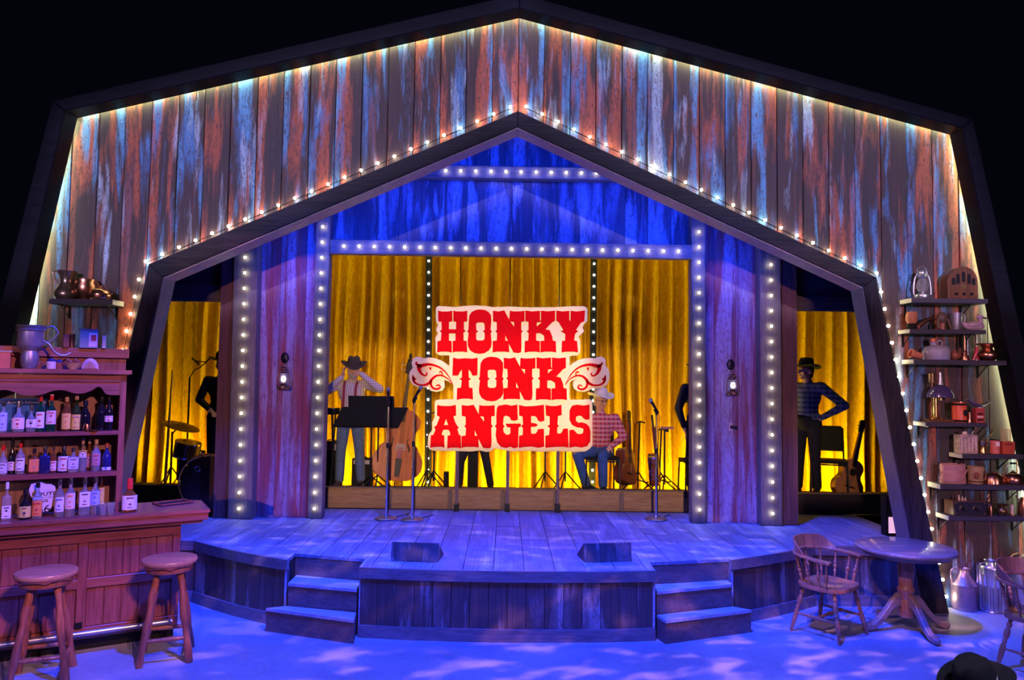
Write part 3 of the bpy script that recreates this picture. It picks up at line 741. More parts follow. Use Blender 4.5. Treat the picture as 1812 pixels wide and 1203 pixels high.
G = {
'H': ([(188,106),(225,113),(285,113),(322,106),(322,205),(290,210),(290,280),(358,280),(358,210),(332,205),(332,106),(370,113),(430,113),(463,106),(463,205),(432,210),(432,282),(450,298),(428,312),(428,385),(458,392),(462,498),(430,490),(350,490),(326,498),(326,392),(352,386),(352,318),(290,318),(290,386),(316,392),(318,498),(280,490),(215,490),(180,498),(182,394),(215,387),(220,312),(205,299),(222,285),(222,210),(190,205)],),
'O': ([(540,100),(580,93),(630,99),(665,118),(688,150),(690,200),(682,285),(696,300),(684,315),(692,400),(690,440),(668,478),(625,505),(580,511),(530,503),(490,478),(470,440),(466,395),(476,315),(462,300),(474,285),(478,200),(484,150),(505,118)], [(560,215),(608,215),(625,228),(628,285),(612,300),(628,314),(625,372),(610,386),(562,386),(547,372),(547,314),(566,300),(548,286),(546,228)]),
'N': ([(705,106),(760,113),(812,102),(858,190),(864,106),(900,113),(965,112),(1003,106),(1003,205),(972,210),(972,285),(987,300),(972,315),(975,440),(970,495),(945,504),(898,498),(858,420),(822,335),(822,386),(855,392),(858,496),(820,490),(740,490),(702,498),(703,392),(740,386),(745,315),(728,300),(742,285),(740,212),(706,205)], [(868,207),(905,212),(905,258)]),
'K': ([(1010,104),(1075,113),(1148,106),(1149,198),(1157,198),(1158,106),(1225,113),(1290,105),(1290,200),(1262,215),(1198,282),(1240,290),(1264,350),(1268,386),(1298,394),(1300,498),(1260,490),(1195,490),(1153,498),(1153,392),(1190,387),(1186,340),(1150,316),(1112,318),(1112,386),(1146,392),(1148,498),(1105,490),(1045,490),(1003,498),(1005,392),(1038,386),(1042,315),(1022,300),(1040,285),(1040,210),(1010,205)], [(1118,216),(1166,212),(1118,254)]),
'Y': ([(1303,104),(1360,113),(1424,107),(1425,198),(1436,198),(1438,107),(1500,113),(1572,104),(1566,205),(1535,216),(1500,268),(1488,288),(1508,298),(1478,325),(1470,386),(1498,392),(1505,498),(1470,490),(1390,490),(1352,498),(1355,392),(1385,386),(1388,325),(1342,298),(1370,288),(1345,248),(1325,212),(1303,200)],),
'T': ([(438,60),(480,70),(540,65),(600,70),(645,60),(642,208),(602,212),(588,180),(568,160),(570,228),(590,240),(570,252),(572,312),(602,318),(605,413),(570,405),(510,405),(470,415),(472,318),(505,312),(512,252),(492,240),(512,228),(512,160),(495,180),(480,211),(432,210)],),
'A': ([(180,88),(230,97),(300,97),(355,85),(358,185),(332,195),(345,240),(365,280),(384,300),(370,316),(385,368),(403,378),(405,495),(370,488),(310,488),(275,497),(278,378),(305,370),(300,340),(285,320),(240,320),(226,345),(222,368),(246,378),(248,490),(215,480),(160,482),(115,488),(120,375),(145,368),(163,320),(150,292),(172,283),(205,200),(178,185)], [(264,218),(284,276),(243,276)]),
'G': ([(755,95),(830,82),(880,95),(935,82),(940,225),(905,236),(875,228),(862,200),(830,185),(806,198),(800,270),(815,290),(802,302),(805,342),(830,368),(858,365),(870,350),(870,300),(835,292),(825,264),(965,262),(972,284),(947,300),(942,482),(905,495),(870,480),(830,492),(780,480),(745,440),(730,370),(737,302),(722,287),(737,270),(737,180),(742,120)],),
'E': ([(950,88),(1010,100),(1090,97),(1185,85),(1190,235),(1155,245),(1130,235),(1118,205),(1100,190),(1065,190),(1065,255),(1110,262),(1128,276),(1110,290),(1062,295),(1065,355),(1100,360),(1118,345),(1130,316),(1185,312),(1188,480),(1130,490),(1070,478),(1000,482),(948,490),(950,378),(985,370),(988,302),(970,287),(988,272),(985,195),(952,185)],),
'L': ([(1200,88),(1250,97),(1300,97),(1350,85),(1352,182),(1318,190),(1312,268),(1327,285),(1310,302),(1310,355),(1340,358),(1357,340),(1370,310),(1412,310),(1418,488),(1360,480),(1290,482),(1198,490),(1200,378),(1235,370),(1240,302),(1218,287),(1240,272),(1240,195),(1205,185)],),
'S': ([(1450,95),(1500,84),(1560,93),(1615,83),(1615,220),(1580,226),(1556,212),(1540,190),(1510,186),(1488,200),(1486,235),(1510,256),(1540,250),(1582,262),(1612,290),(1624,340),(1622,430),(1592,475),(1540,488),(1480,478),(1425,490),(1425,325),(1465,320),(1483,340),(1500,358),(1535,362),(1555,348),(1558,312),(1530,300),(1498,298),(1452,275),(1427,230),(1427,140)],),
}
Z1 = lambda p: (740+p[0]/5.329, 530+p[1]/5.329)
Z2 = lambda p: (710+p[0]/4.768, 620+p[1]/4.768)
Z3 = lambda p: (740+p[0]/5.329, 700+p[1]/5.329)
def fit(glyph, zin, X0, X1, Y0, Y1):
    """map a glyph traced elsewhere into a pixel box"""
    P = [[zin(p) for p in L] for L in G[glyph]]
    xs = [p[0] for p in P[0]]; ys = [p[1] for p in P[0]]; a, b_, c_, d = min(xs), max(xs), min(ys), max(ys)
    return [[(X0+(p[0]-a)/(b_-a)*(X1-X0), Y0+(p[1]-c_)/(d-c_)*(Y1-Y0)) for p in L] for L in P]
letters = [(k, [[Z1(p) for p in L] for L in G[k]]) for k in 'HONKY']
letters += [('T', [[Z2(p) for p in L] for L in G['T']])]
z2 = lambda x0, x1, y0, y1: (*[710+x/4.768 for x in (x0, x1)], *[620+y/4.768 for y in (y0, y1)])
letters += [('O', fit('O', Z1, *z2(652, 866, 52, 428))), ('N', fit('N', Z1, *z2(862, 1132, 58, 420))), ('K', fit('K', Z1, *z2(1135, 1397, 58, 418)))]
z3 = lambda x0, x1, y0, y1: (*[740+x/5.329 for x in (x0, x1)], *[700+y/5.329 for y in (y0, y1)])
letters += [('A', [[Z3(p) for p in L] for L in G['A']]), ('N', fit('N', Z1, *z3(408, 722, 84, 496)))]
letters += [(k, [[Z3(p) for p in L] for L in G[k]]) for k in 'GELS']
for k, P in letters:
    me = curve_mesh([cpoly(L) for L in P], .013, m_red, 'letter', .004)
    o = link('letter', me, sign, (0, -.006, 0)); o['label'] = 'red glitter letter '+k
    o.data.materials.append(m_redside)
    for p_ in o.data.polygons:
        if abs(p_.normal.y) < .3: p_.material_index = 1
# scrolls
def scroll(strokes, mir):
    mb = MB()
    for S in strokes:
        pts = [Vector((p[0], p[1], p[2])) for p in S]; pts = catmull(pts, 4)
        L, Rr = [], []
        for i, p in enumerate(pts):
            q = pts[min(i+1, len(pts)-1)]-pts[max(i-1, 0)]; d = Vector((q.x, q.y)).normalized(); n = Vector((-d.y, d.x))
            for s, lst in ((1, L), (-1, Rr)):
                z = (p.x+s*n.x*p.z/2, p.y+s*n.y*p.z/2)
                if mir: z = (1820-z[0], z[1]+2)
                lst.append(wloc(*Z2(z)))
        n_ = len(L); V = [(a[0], -.019, a[1]) for a in L]+[(a[0], -.019, a[1]) for a in Rr]+[(a[0], .012, a[1]) for a in L]+[(a[0], .012, a[1]) for a in Rr]
        F = []
        for i in range(n_-1):
            F += [(i, i+1, n_+i+1, n_+i), (i, 2*n_+i, 2*n_+i+1, i+1), (n_+i, n_+i+1, 3*n_+i+1, 3*n_+i)]
        if mir: F = [q[::-1] for q in F]
        mb.add(V, F)
    o = mb.build('scroll', m_red, sign); o['label'] = 'red scroll flourish'
scs = [
 [(436,288,2),(400,218,7),(350,160,12),(290,128,17),(225,117,22),(165,130,30),(140,122,22),(124,106,12),(136,95,6)],
 [(152,120,40),(150,155,30),(168,192,20),(200,212,14),(218,198,11),(208,184,7)],
 [(238,140,5),(246,162,9),(252,140,4)],
 [(432,284,2),(395,240,7),(345,212,12),(300,212,16),(262,240,20),(235,275,22),(190,292,16),(140,286,14),(110,264,18),(100,235,16),(98,204,3)],
 [(120,250,30),(108,236,20),(98,212,4)],
 [(258,250,14),(250,280,16),(264,312,16),(298,326,16),(328,312,13),(318,290,9),(296,298,12)],
 [(346,212,5),(346,190,9),(332,176,10),(322,190,6)]]
for mir in (False, True): scroll(scs, mir)
for x in (809, 899, 988):
    a, b_ = wloc(x, 800), wloc(x, 893)
    mb = MB(); mb.bb(a[0]-.02, a[0]+.02, .05, .07, ZD+.0-SO.z if False else b_[1], a[1]+.35); mb.build('leg', m_signedge if False else WOOD('sign_leg_wood', (.10, .05, .06), (.20, .12, .14), 'z', .6), sign)
    ft = MB(); ft.bb(a[0]-.03, a[0]+.03, .0, .12, ZD-SO.z, b_[1]); ft.build('foot', m_black, sign)
for x in (815, 903, 990):
    a, b_ = wloc(x, 455), wloc(x, 545)
    mb = MB(); mb.tube((a[0], .03, a[1]+.05), (b_[0], .03, b_[1]), .006, n=6); mb.build('hanging_wire', m_black, sign)

# ================================================================== PEOPLE
def remesh(name, parts, mats, parent, voxel=.011, smooth=5, kfun=None):
    """parts: capsules ('c',a,b,r0,r1) and ellipsoids ('e',c,(rx,ry,rz),R) fused into one skin"""
    mb = MB()
    for p in parts:
        if p[0] == 'c':
            a, b_ = Vector(p[1]), Vector(p[2]); r0, r1 = p[3], p[4]
            mb.path([a, b_], [r0, r1], 14); mb.ball(a, r0*.995, 14, 8); mb.ball(b_, r1*.995, 14, 8)
        else: mb.ball(p[1], p[2], 18, 12, p[3] if len(p) > 3 else None)
    me = mb.mesh(name+'_raw', mats[0]); o = D.objects.new('tmp', me); COL.objects.link(o)
    m = o.modifiers.new('r', 'REMESH'); m.mode = 'VOXEL'; m.voxel_size = voxel; m.use_smooth_shade = True
    if smooth: s = o.modifiers.new('s', 'SMOOTH'); s.iterations = smooth; s.factor = .5
    dg = bpy.context.evaluated_depsgraph_get(); out = D.meshes.new_from_object(o.evaluated_get(dg)); out.name = name
    D.objects.remove(o); D.meshes.remove(me)
    out.materials.clear()
    for q in mats: out.materials.append(q)
    out.shade_smooth()
    if kfun and len(mats) > 1:
        for p_ in out.polygons: p_.material_index = kfun(p_.center)
    return link(name, out, parent)
def RZ(a): return Matrix.Rotation(a, 3, 'Z')
def RX(a): return Matrix.Rotation(a, 3, 'X')
def RY(a): return Matrix.Rotation(a, 3, 'Y')
m_skin = M('skin', (.62, .34, .24), .5, var=.06)
m_hair = M('grey_hair', (.42, .38, .35), .8, var=.3, scale=60)
m_dkhair = M('dark_hair', (.03, .02, .015), .7, var=.3, scale=60)
def plaid(name, base, dark, light, sc=30.0):
    m, nt, b = _new(name); tc = nt.nodes.new('ShaderNodeTexCoord'); sp = nt.nodes.new('ShaderNodeSeparateXYZ')
    nt.links.new(tc.outputs['Object'], sp.inputs[0]); outs = []
    for i in (0, 2):
        ml = nt.nodes.new('ShaderNodeMath'); ml.operation = 'MULTIPLY'; ml.inputs[1].default_value = sc
        fr = nt.nodes.new('ShaderNodeMath'); fr.operation = 'FRACT'; nt.links.new(sp.outputs[i], ml.inputs[0]); nt.links.new(ml.outputs[0], fr.inputs[0]); outs.append(fr.outputs[0])
    c = _mix(nt, _ramp(nt, outs[0], [(0, 0.0), (.45, .0), (.5, .8), (.95, .8), (1, 0.0)]), base, dark)
    c = _mix(nt, _ramp(nt, outs[1], [(0, 0.0), (.45, .0), (.5, .6), (.95, .6), (1, 0.0)]), c, light)
    nt.links.new(c, b.inputs['Base Color']); b.inputs['Roughness'].default_value = .85; return m
def hand(parts, wrist, fwd, palm_n, spread=1.0, curl=.5, side=1):
    """palm, four fingers and a thumb from the wrist along fwd; palm_n = direction the palm faces"""
    w = Vector(wrist); f = Vector(fwd).normalized(); n = Vector(palm_n); n = (n-f*n.dot(f)).normalized(); s = f.cross(n)*side
    parts.append(('c', w, w+f*.03, .026, .03))
    for k in (-1, 0, 1): parts.append(('c', w+f*.03+s*k*.012, w+f*.082+s*k*.022, .017, .014))
    for i, (o_, L) in enumerate(((-.031, .066), (-.011, .078), (.010, .074), (.030, .058))):
        a = w+f*.085+s*o_; d1 = (f+n*curl*.4+s*o_*4*spread).normalized(); b_ = a+d1*L*.5
        d2 = (f+n*curl*1.5+s*o_*4*spread).normalized(); c_ = b_+d2*L*.5
        parts.append(('c', a, b_, .0095, .0088)); parts.append(('c', b_, c_, .0088, .0078))
    a = w+f*.03-s*.026; b_ = a+(f*.5-s*.8+n*.3).normalized()*.038; c_ = b_+(f*.9-s*.3+n*.4).normalized()*.034
    parts.append(('c', a, b_, .014, .011)); parts.append(('c', b_, c_, .011, .009))
def head_parts(P, c, R):
    """c = head centre, R: rotation, face towards local -y"""
    def q(x, y, z): return Vector(c)+R@Vector((x, y, z))
    P += [('e', q(0, .012, .03), (.074, .092, .088), R), ('e', q(0, -.012, -.03), (.060, .072, .078), R),
          ('e', q(0, -.052, -.088), (.030, .026, .024), R), ('c', q(0, -.088, .005), q(0, -.108, -.030), .010, .015),
          ('c', q(-.035, -.078, .032), q(.035, -.078, .032), .012, .012),
          ('e', q(-.038, -.068, -.025), (.024, .02, .022), R), ('e', q(.038, -.068, -.025), (.024, .02, .022), R),
          ('c', q(-.018, -.082, -.060), q(.018, -.082, -.060), .009, .009),
          ('e', q(-.078, .012, -.005), (.010, .020, .032), R), ('e', q(.078, .012, -.005), (.010, .020, .032), R)]
def face_bits(c, R, parent, glasses=False):
    def q(x, y, z): return Vector(c)+R@Vector((x, y, z))
    for s in (-1, 1):
        mb = MB(); mb.ball(q(s*.030, -.079, .012), (.012, .007, .008), 10, 6, R); mb.build('eye', m_eye, parent, True)
    mb = MB(); mb.path([q(-.022, -.090, -.058), q(0, -.094, -.060), q(.022, -.090, -.058)], [.003, .005, .003], 6); mb.build('mouth', m_lip, parent, True)
    if glasses:
        mb = MB()
        for s in (-1, 1):
            mb.path([q(s*.033+.022*math.cos(a*PI/6), -.098, .010+.016*math.sin(a*PI/6)) for a in range(13)], .0025, 5)
            mb.path([q(s*.055, -.096, .014), q(s*.082, .01, .012)], .0025, 5)
        mb.path([q(-.011, -.098, .014), q(.011, -.098, .014)], .0025, 5); mb.build('glasses', m_black, parent)
m_eye = M('dark_eye', (.03, .02, .02), .2, var=0); m_lip = M('lip', (.40, .14, .11), .5, var=0)
def cowboy_hat(c, R, mat, parent, band=None, sc=1.0, curl=.045):
    """brim centre c on the head"""
    V = []; F = []; n = 36; rings = [(.084, .004, 0), (.10, 0, .0), (.135, .0, .35), (.168, .0, 1.0), (.172, .004, 1.05), (.165, .006, 1.0), (.10, .008, .0)]
    for r, dz, cu in rings:
        for k in range(n):
            a = 2*PI*k/n; x = r*math.cos(a); y = r*math.sin(a)*1.08
            V.append(Vector(c)+R@(Vector((x, y, dz+curl*cu*(abs(math.cos(a))**1.6)-.014*cu*abs(math.sin(a))**2))*sc))
    for i in range(len(rings)-1):
        for k in range(n): F.append((i*n+k, i*n+(k+1) % n, (i+1)*n+(k+1) % n, (i+1)*n+k))
    mb = MB(); mb.add(V, F); mb.build('hat_brim', mat, parent, True)
    V = []; F = []; prof = [(.090, .0, 0), (.090, .03, 0), (.086, .07, .0), (.078, .10, .35), (.066, .118, .8), (.04, .124, 1), (.0, .118, 1)]
    for r, z, d in prof:
        for k in range(n):
            a = 2*PI*k/n; x = r*math.cos(a)*(1-.12*max(0, -math.sin(a))*d); y = r*math.sin(a)*1.12
            dent = -.028*d*math.exp(-(x/.022)**2)
            V.append(Vector(c)+R@(Vector((x, y, z+dent))*sc))
    for i in range(len(prof)-1):
        for k in range(n): F.append((i*n+k, i*n+(k+1) % n, (i+1)*n+(k+1) % n, (i+1)*n+k))
    mb = MB(); mb.add(V, F); o = mb.build('hat_crown', mat, parent, True)
    if band:
        mb = MB(); V = []; F = []
        for z, r in ((.004, .0925), (.026, .0925)):
            for k in range(n):
                a = 2*PI*k/n; V.append(Vector(c)+R@(Vector((r*math.cos(a), r*math.sin(a)*1.12, z))*sc))
        for k in range(n): F.append((k, (k+1) % n, n+(k+1) % n, n+k))
        mb.add(V, F); mb.build('hat_band', band, parent, True)
def person(label, loc, rz, J, mats, hat=None, hatband=None, head_R=None, beard=None, hair=None, glasses=False, suspenders=None, belt=None, handspec=None, sc=1.0, curl=.045, boots=None, shoe_flat=True):
    """J: joints in the figure's own frame (faces -y). mats = (shirt, trousers, shoes, skin)"""
    t = thing('person', label, 'person', loc, rz); t.scale = (sc, sc, sc)
    sh, tr, bo, sk = mats; R = head_R or Matrix.Identity(3); hc = Vector(J['head'])
    B = []
    pel, chest, neck = Vector(J['pelvis']), Vector(J['chest']), Vector(J['neck'])
    up = (neck-pel).normalized()
    Rt = up.to_track_quat('Z', 'Y').to_matrix()
    Rs = RZ(J.get('twist', 0))
    B += [('e', pel, (.155, .105, .12), Rs), ('c', pel+up*.05, chest, .11, .125), ('e', chest, (.165, .11, .16), Rs), ('c', neck-up*.06, hc-R@Vector((0, -.01, .06)), .058, .052)]
    head_parts(B, hc, R)
    S = [('e', pel+up*.06, (.170, .122, .11), Rs), ('c', pel+up*.06, chest, .135, .145), ('e', chest, (.182, .125, .165), Rs), ('c', neck-up*.07, neck-up*.01, .085, .064)]
    T = [('e', pel, (.172, .122, .125), Rs), ('c', pel, pel+up*.06, .14, .14)]
    for s in ('l', 'r'):
        shd, el, wr = Vector(J['sh_'+s]), Vector(J['el_'+s]), Vector(J['wr_'+s])
        B += [('c', chest+up*.08, shd, .07, .055), ('c', shd, el, .052, .040), ('c', el, wr, .040, .025)]
        S += [('c', chest+up*.08, shd, .085, .072), ('c', shd, el, .070, .056), ('c', el, el.lerp(wr, .96), .056, .038)]
        hp, kn, an, toe = (Vector(J[q+s]) for q in ('hp_', 'kn_', 'an_', 'toe_'))
        B += [('c', hp, kn, .080, .052), ('c', kn, an, .050, .034), ('c', an, toe, .035, .03)]
        T += [('c', hp, kn, .098, .068), ('c', kn, an.lerp(kn, .08), .068, .060)]
        hs = (handspec or {}).get(s)
        if hs: hand(B, wr, hs[0], hs[1], curl=hs[2] if len(hs) > 2 else .5, side=1 if s == 'l' else -1)
        else: hand(B, wr, (wr-el), (0, 0, -1) if abs((wr-el).normalized().z) < .8 else (1 if s == 'r' else -1, 0, 0), curl=.5, side=1 if s == 'l' else -1)
    body = remesh('body', B, [sk], t, .009, 3)
    remesh('shirt', S, [sh], t, .012, 5); remesh('trousers', T, [tr], t, .012, 5)
    for s in ('l', 'r'):
        an, toe = Vector(J['an_'+s]), Vector(J['toe_'+s]); d = (toe-an); d.z = 0; d.normalize()
        remesh('boot', [('c', an+Vector((0, 0, .04)), an, .046, .044), ('c', an, Vector((toe.x, toe.y, toe.z)), .042, .032), ('c', an-d*.03-Vector((0, 0, .035)), toe+Vector((0, 0, 0)), .034, .030)], [boots[s] if boots else bo], t, .009, 3)
    if not J.get('noface'): face_bits(hc, R, t, glasses)
    if beard:
        remesh('beard', [('e', hc+R@Vector((0, -.040, -.078)), (.056, .050, .040), R), ('e', hc+R@Vector((0, -.075, -.052)), (.030, .018, .012), R), ('e', hc+R@Vector((-.062, -.01, -.045)), (.016, .03, .04), R), ('e', hc+R@Vector((.062, -.01, -.045)), (.016, .03, .04), R)], [beard], t, .007, 2)
    if hair: remesh('hair', [('e', hc+R@Vector((0, .028, .025)), (.081, .088, .086), R), ('e', hc+R@Vector((0, .06, -.04)), (.062, .045, .05), R)], [hair], t, .009, 2)
    if hat: cowboy_hat(hc+R@Vector((0, .005, .062)), R, hat, t, hatband, 1.0, curl)
    if suspenders:
        for s in (-1, 1):
            mb = MB(); y = lambda z: -.0
            P = [chest+Vector((s*.085, .10, .15)), chest+Vector((s*.085, .0, .178)), chest+Vector((s*.082, -.095, .12)), chest+Vector((s*.078, -.135, .0)), pel+up*.18+Vector((s*.085, -.145, 0)), pel+Vector((s*.09, -.128, .07))]
            P = catmull(P, 4)
            V = []; F = []
            for p in P:
                for dx in (-.016, .016): V.append(p+Vector((dx, 0, 0)))
                for dx in (.016, -.016): V.append(p+Vector((dx, .012, 0)))
            for i in range(len(P)-1):
                for k in range(4): F.append((i*4+k, i*4+(k+1) % 4, (i+1)*4+(k+1) % 4, (i+1)*4+k))
            mb.add(V, F); mb.build('suspender', suspenders, t)
    if belt:
        mb = MB(); mb.lathe([(.168, .05), (.174, .055), (.174, .085), (.168, .09)], pel-Vector((0, 0, .0)), 30, .72); mb.build('belt', m_blackp, t, True)
    return t
def stand(**k):
    J = dict(pelvis=(0, 0, .95), chest=(0, 0, 1.28), neck=(0, .01, 1.48), head=(0, -.02, 1.62), sh_l=(-.185, 0, 1.40), sh_r=(.185, 0, 1.40), el_l=(-.24, .02, 1.12), el_r=(.24, .02, 1.12), wr_l=(-.23, -.06, .88), wr_r=(.23, -.06, .88),
             hp_l=(-.09, 0, .92), hp_r=(.09, 0, .92), kn_l=(-.10, -.01, .50), kn_r=(.10, -.01, .50), an_l=(-.11, .03, .09), an_r=(.11, .03, .09), toe_l=(-.13, -.14, .035), toe_r=(.13, -.14, .035))
    J.update(k); return J
m_jean = M('blue_jeans', (.12, .18, .30), .85, var=.25, scale=25)
m_jean2 = M('dark_blue_jeans', (.04, .10, .28), .85, var=.25, scale=25)
m_blk = M('black_cloth', (.012, .012, .015), .85, var=.2)
m_plaid1 = plaid('brown_white_check', (.62, .50, .45), (.22, .13, .12), (.70, .64, .60), 34)
m_plaid2 = plaid('red_check', (.60, .10, .13), (.26, .02, .04), (.78, .42, .42), 17)
m_plaid3 = plaid('dark_blue_check', (.10, .13, .20), (.03, .04, .07), (.26, .30, .38), 16)
m_hatbr = M('brown_felt', (.06, .04, .032), .9, var=.2); m_hatw = M('white_straw', (.68, .64, .60), .8, var=.1)
m_hatb = M('black_felt', (.012, .011, .011), .9, var=.1); m_leather = M('brown_leather', (.10, .06, .045), .5)
m_susp = M('maroon_webbing', (.26, .02, .04), .7, var=0)
def PB(px, Y=9.6, z=ZB): p = at(px, 700, Y); return (p.x, Y, z)
# 1 bearded man adjusting his hat
J = stand(head=(.03, -.045, 1.60), el_l=(-.37, -.10, 1.27), wr_l=(-.10, -.14, 1.50), el_r=(.40, -.10, 1.34), wr_r=(.15, -.16, 1.545), an_l=(-.14, .03, .09), an_r=(.15, .03, .09), kn_l=(-.12, -.02, .5), kn_r=(.13, -.02, .5), toe_l=(-.17, -.12, .035), toe_r=(.19, -.12, .035))
person('grey-bearded man in brown hat, checked shirt and suspenders, hands raised to his face', PB(622, 9.64), 0, J, (m_plaid1, m_jean, m_leather, m_skin), hat=m_hatbr, head_R=RZ(.25)@RX(.30), beard=m_hair, hair=m_hair, suspenders=m_susp, belt=True, sc=.965,
       handspec={'l': ((.15, .1, .9), (1, 0, 0), .35), 'r': ((-.75, .0, .35), (0, 1, -.2), .4)})
# 2 seated man in white hat
J = dict(pelvis=(0, .02, .52), chest=(0, -.02, .83), neck=(0, -.03, 1.04), head=(-.01, -.06, 1.19), sh_l=(-.19, -.02, .96), sh_r=(.19, -.02, .96), el_l=(-.28, -.14, .72), el_r=(.30, -.05, .72), wr_l=(-.22, -.38, .60), wr_r=(.10, -.22, .60),
         hp_l=(-.09, .0, .50), hp_r=(.09, 0, .50), kn_l=(-.20, -.40, .50), kn_r=(.06, -.40, .50), an_l=(-.10, -.28, .09), an_r=(.05, -.36, .09), toe_l=(-.02, -.40, .035), toe_r=(.07, -.53, .035))
# body turned so that the knees point towards the left of the sign
J.update(kn_l=(-.34, -.30, .52), an_l=(-.20, -.20, .09), toe_l=(-.06, -.27, .035), kn_r=(-.02, -.38, .50), an_r=(.0, -.30, .09), toe_r=(.02, -.45, .035), wr_l=(-.28, -.32, .62))
person('seated man in a white hat and red checked shirt, half behind the sign', PB(1063, 9.72), 0, J, (m_plaid2, m_jean2, m_blk, m_skin), hat=m_hatw, head_R=RZ(.55)@RX(.12), hair=m_hair, glasses=True, sc=.99, handspec={'r': ((-.5, -.5, -.5), (0, 0, -1), .3), 'l': ((-.6, -.4, -.4), (0, 0, -1), .4)})
# 3 standing man with dark check shirt in the right doorway
J = stand(head=(0, -.03, 1.60), el_r=(-.02, .30, 1.16), wr_r=(.10, .10, .98), sh_r=(.05, .13, 1.39), sh_l=(-.05, -.12, 1.39), el_l=(-.02, -.25, 1.12), wr_l=(-.05, -.20, .90), hp_l=(0, -.06, .92), hp_r=(0, .06, .92), kn_l=(-.02, -.09, .5), kn_r=(.0, .08, .5), an_l=(-.0, -.09, .09), an_r=(.02, .10, .09), toe_l=(-.16, -.10, .035), toe_r=(-.14, .10, .035), twist=PI/2)
def yaw(J, a):
    R = RZ(a); return {k: (tuple(R@Vector(v)) if isinstance(v, tuple) else v) for k, v in J.items()}
J = stand(head=(0, -.04, 1.60), el_l=(-.44, .10, 1.17), wr_l=(-.17, .0, 1.0), an_l=(-.10, .05, .09), an_r=(.12, -.02, .09), el_r=(.26, -.04, 1.12))
person('man in black hat and dark checked shirt, hand on hip, beside the acoustic guitar', PB(1428, 9.55), 0, {k: (tuple(RZ(-.75)@Vector((-v[0], v[1], v[2]))) if isinstance(v, tuple) else v) for k, v in {**J, 'twist': 0}.items()} | {'twist': -.75, 'head': (-.03, -.03, 1.60)}, (m_plaid3, m_blk, m_blk, m_skin), hat=m_hatb, head_R=RZ(-1.25)@RX(-.10), hair=m_dkhair, belt=True, sc=1.0, curl=.03)
# 4 dark clothed person partly behind the post, right side of main opening
J = stand(el_l=(-.27, .04, 1.13), wr_l=(-.21, -.04, .88))
person('person dressed in black standing behind a chair, half hidden by the lit post', PB(1237, 9.62), 0, J, (m_blk, m_blk, m_blk, m_skin), hat=m_hatb, sc=.97)
# 5 drummer's silhouette
J = stand(el_l=(-.29, -.02, 1.14), wr_l=(-.10, -.14, 1.02))
person('dark silhouette of a person in a black jacket behind the drum kit', PB(392, 9.80), 0, J, (M('black_jacket', (.02, .018, .016), .5), m_blk, m_blk, m_skin), hat=m_hatb, sc=.98)
# 6 legs below the sign
J = stand(an_l=(-.26, .03, .09), toe_l=(-.26, -.12, .035), kn_l=(-.24, -.02, .5), an_r=(.26, .02, .09), toe_r=(.30, -.12, .035), kn_r=(.18, -.04, .52), wr_l=(-.20, -.18, 1.02), wr_r=(.20, -.18, 1.02), el_l=(-.28, 0, 1.1), el_r=(.28, 0, 1.1))
person('musician behind the sign of whom only black trousers and boots show below it', PB(843, 9.50), 0, J, (m_blk, m_blk, M('dark_boots', (.035, .03, .03), .5), m_skin), hat=m_hatb, sc=.78)

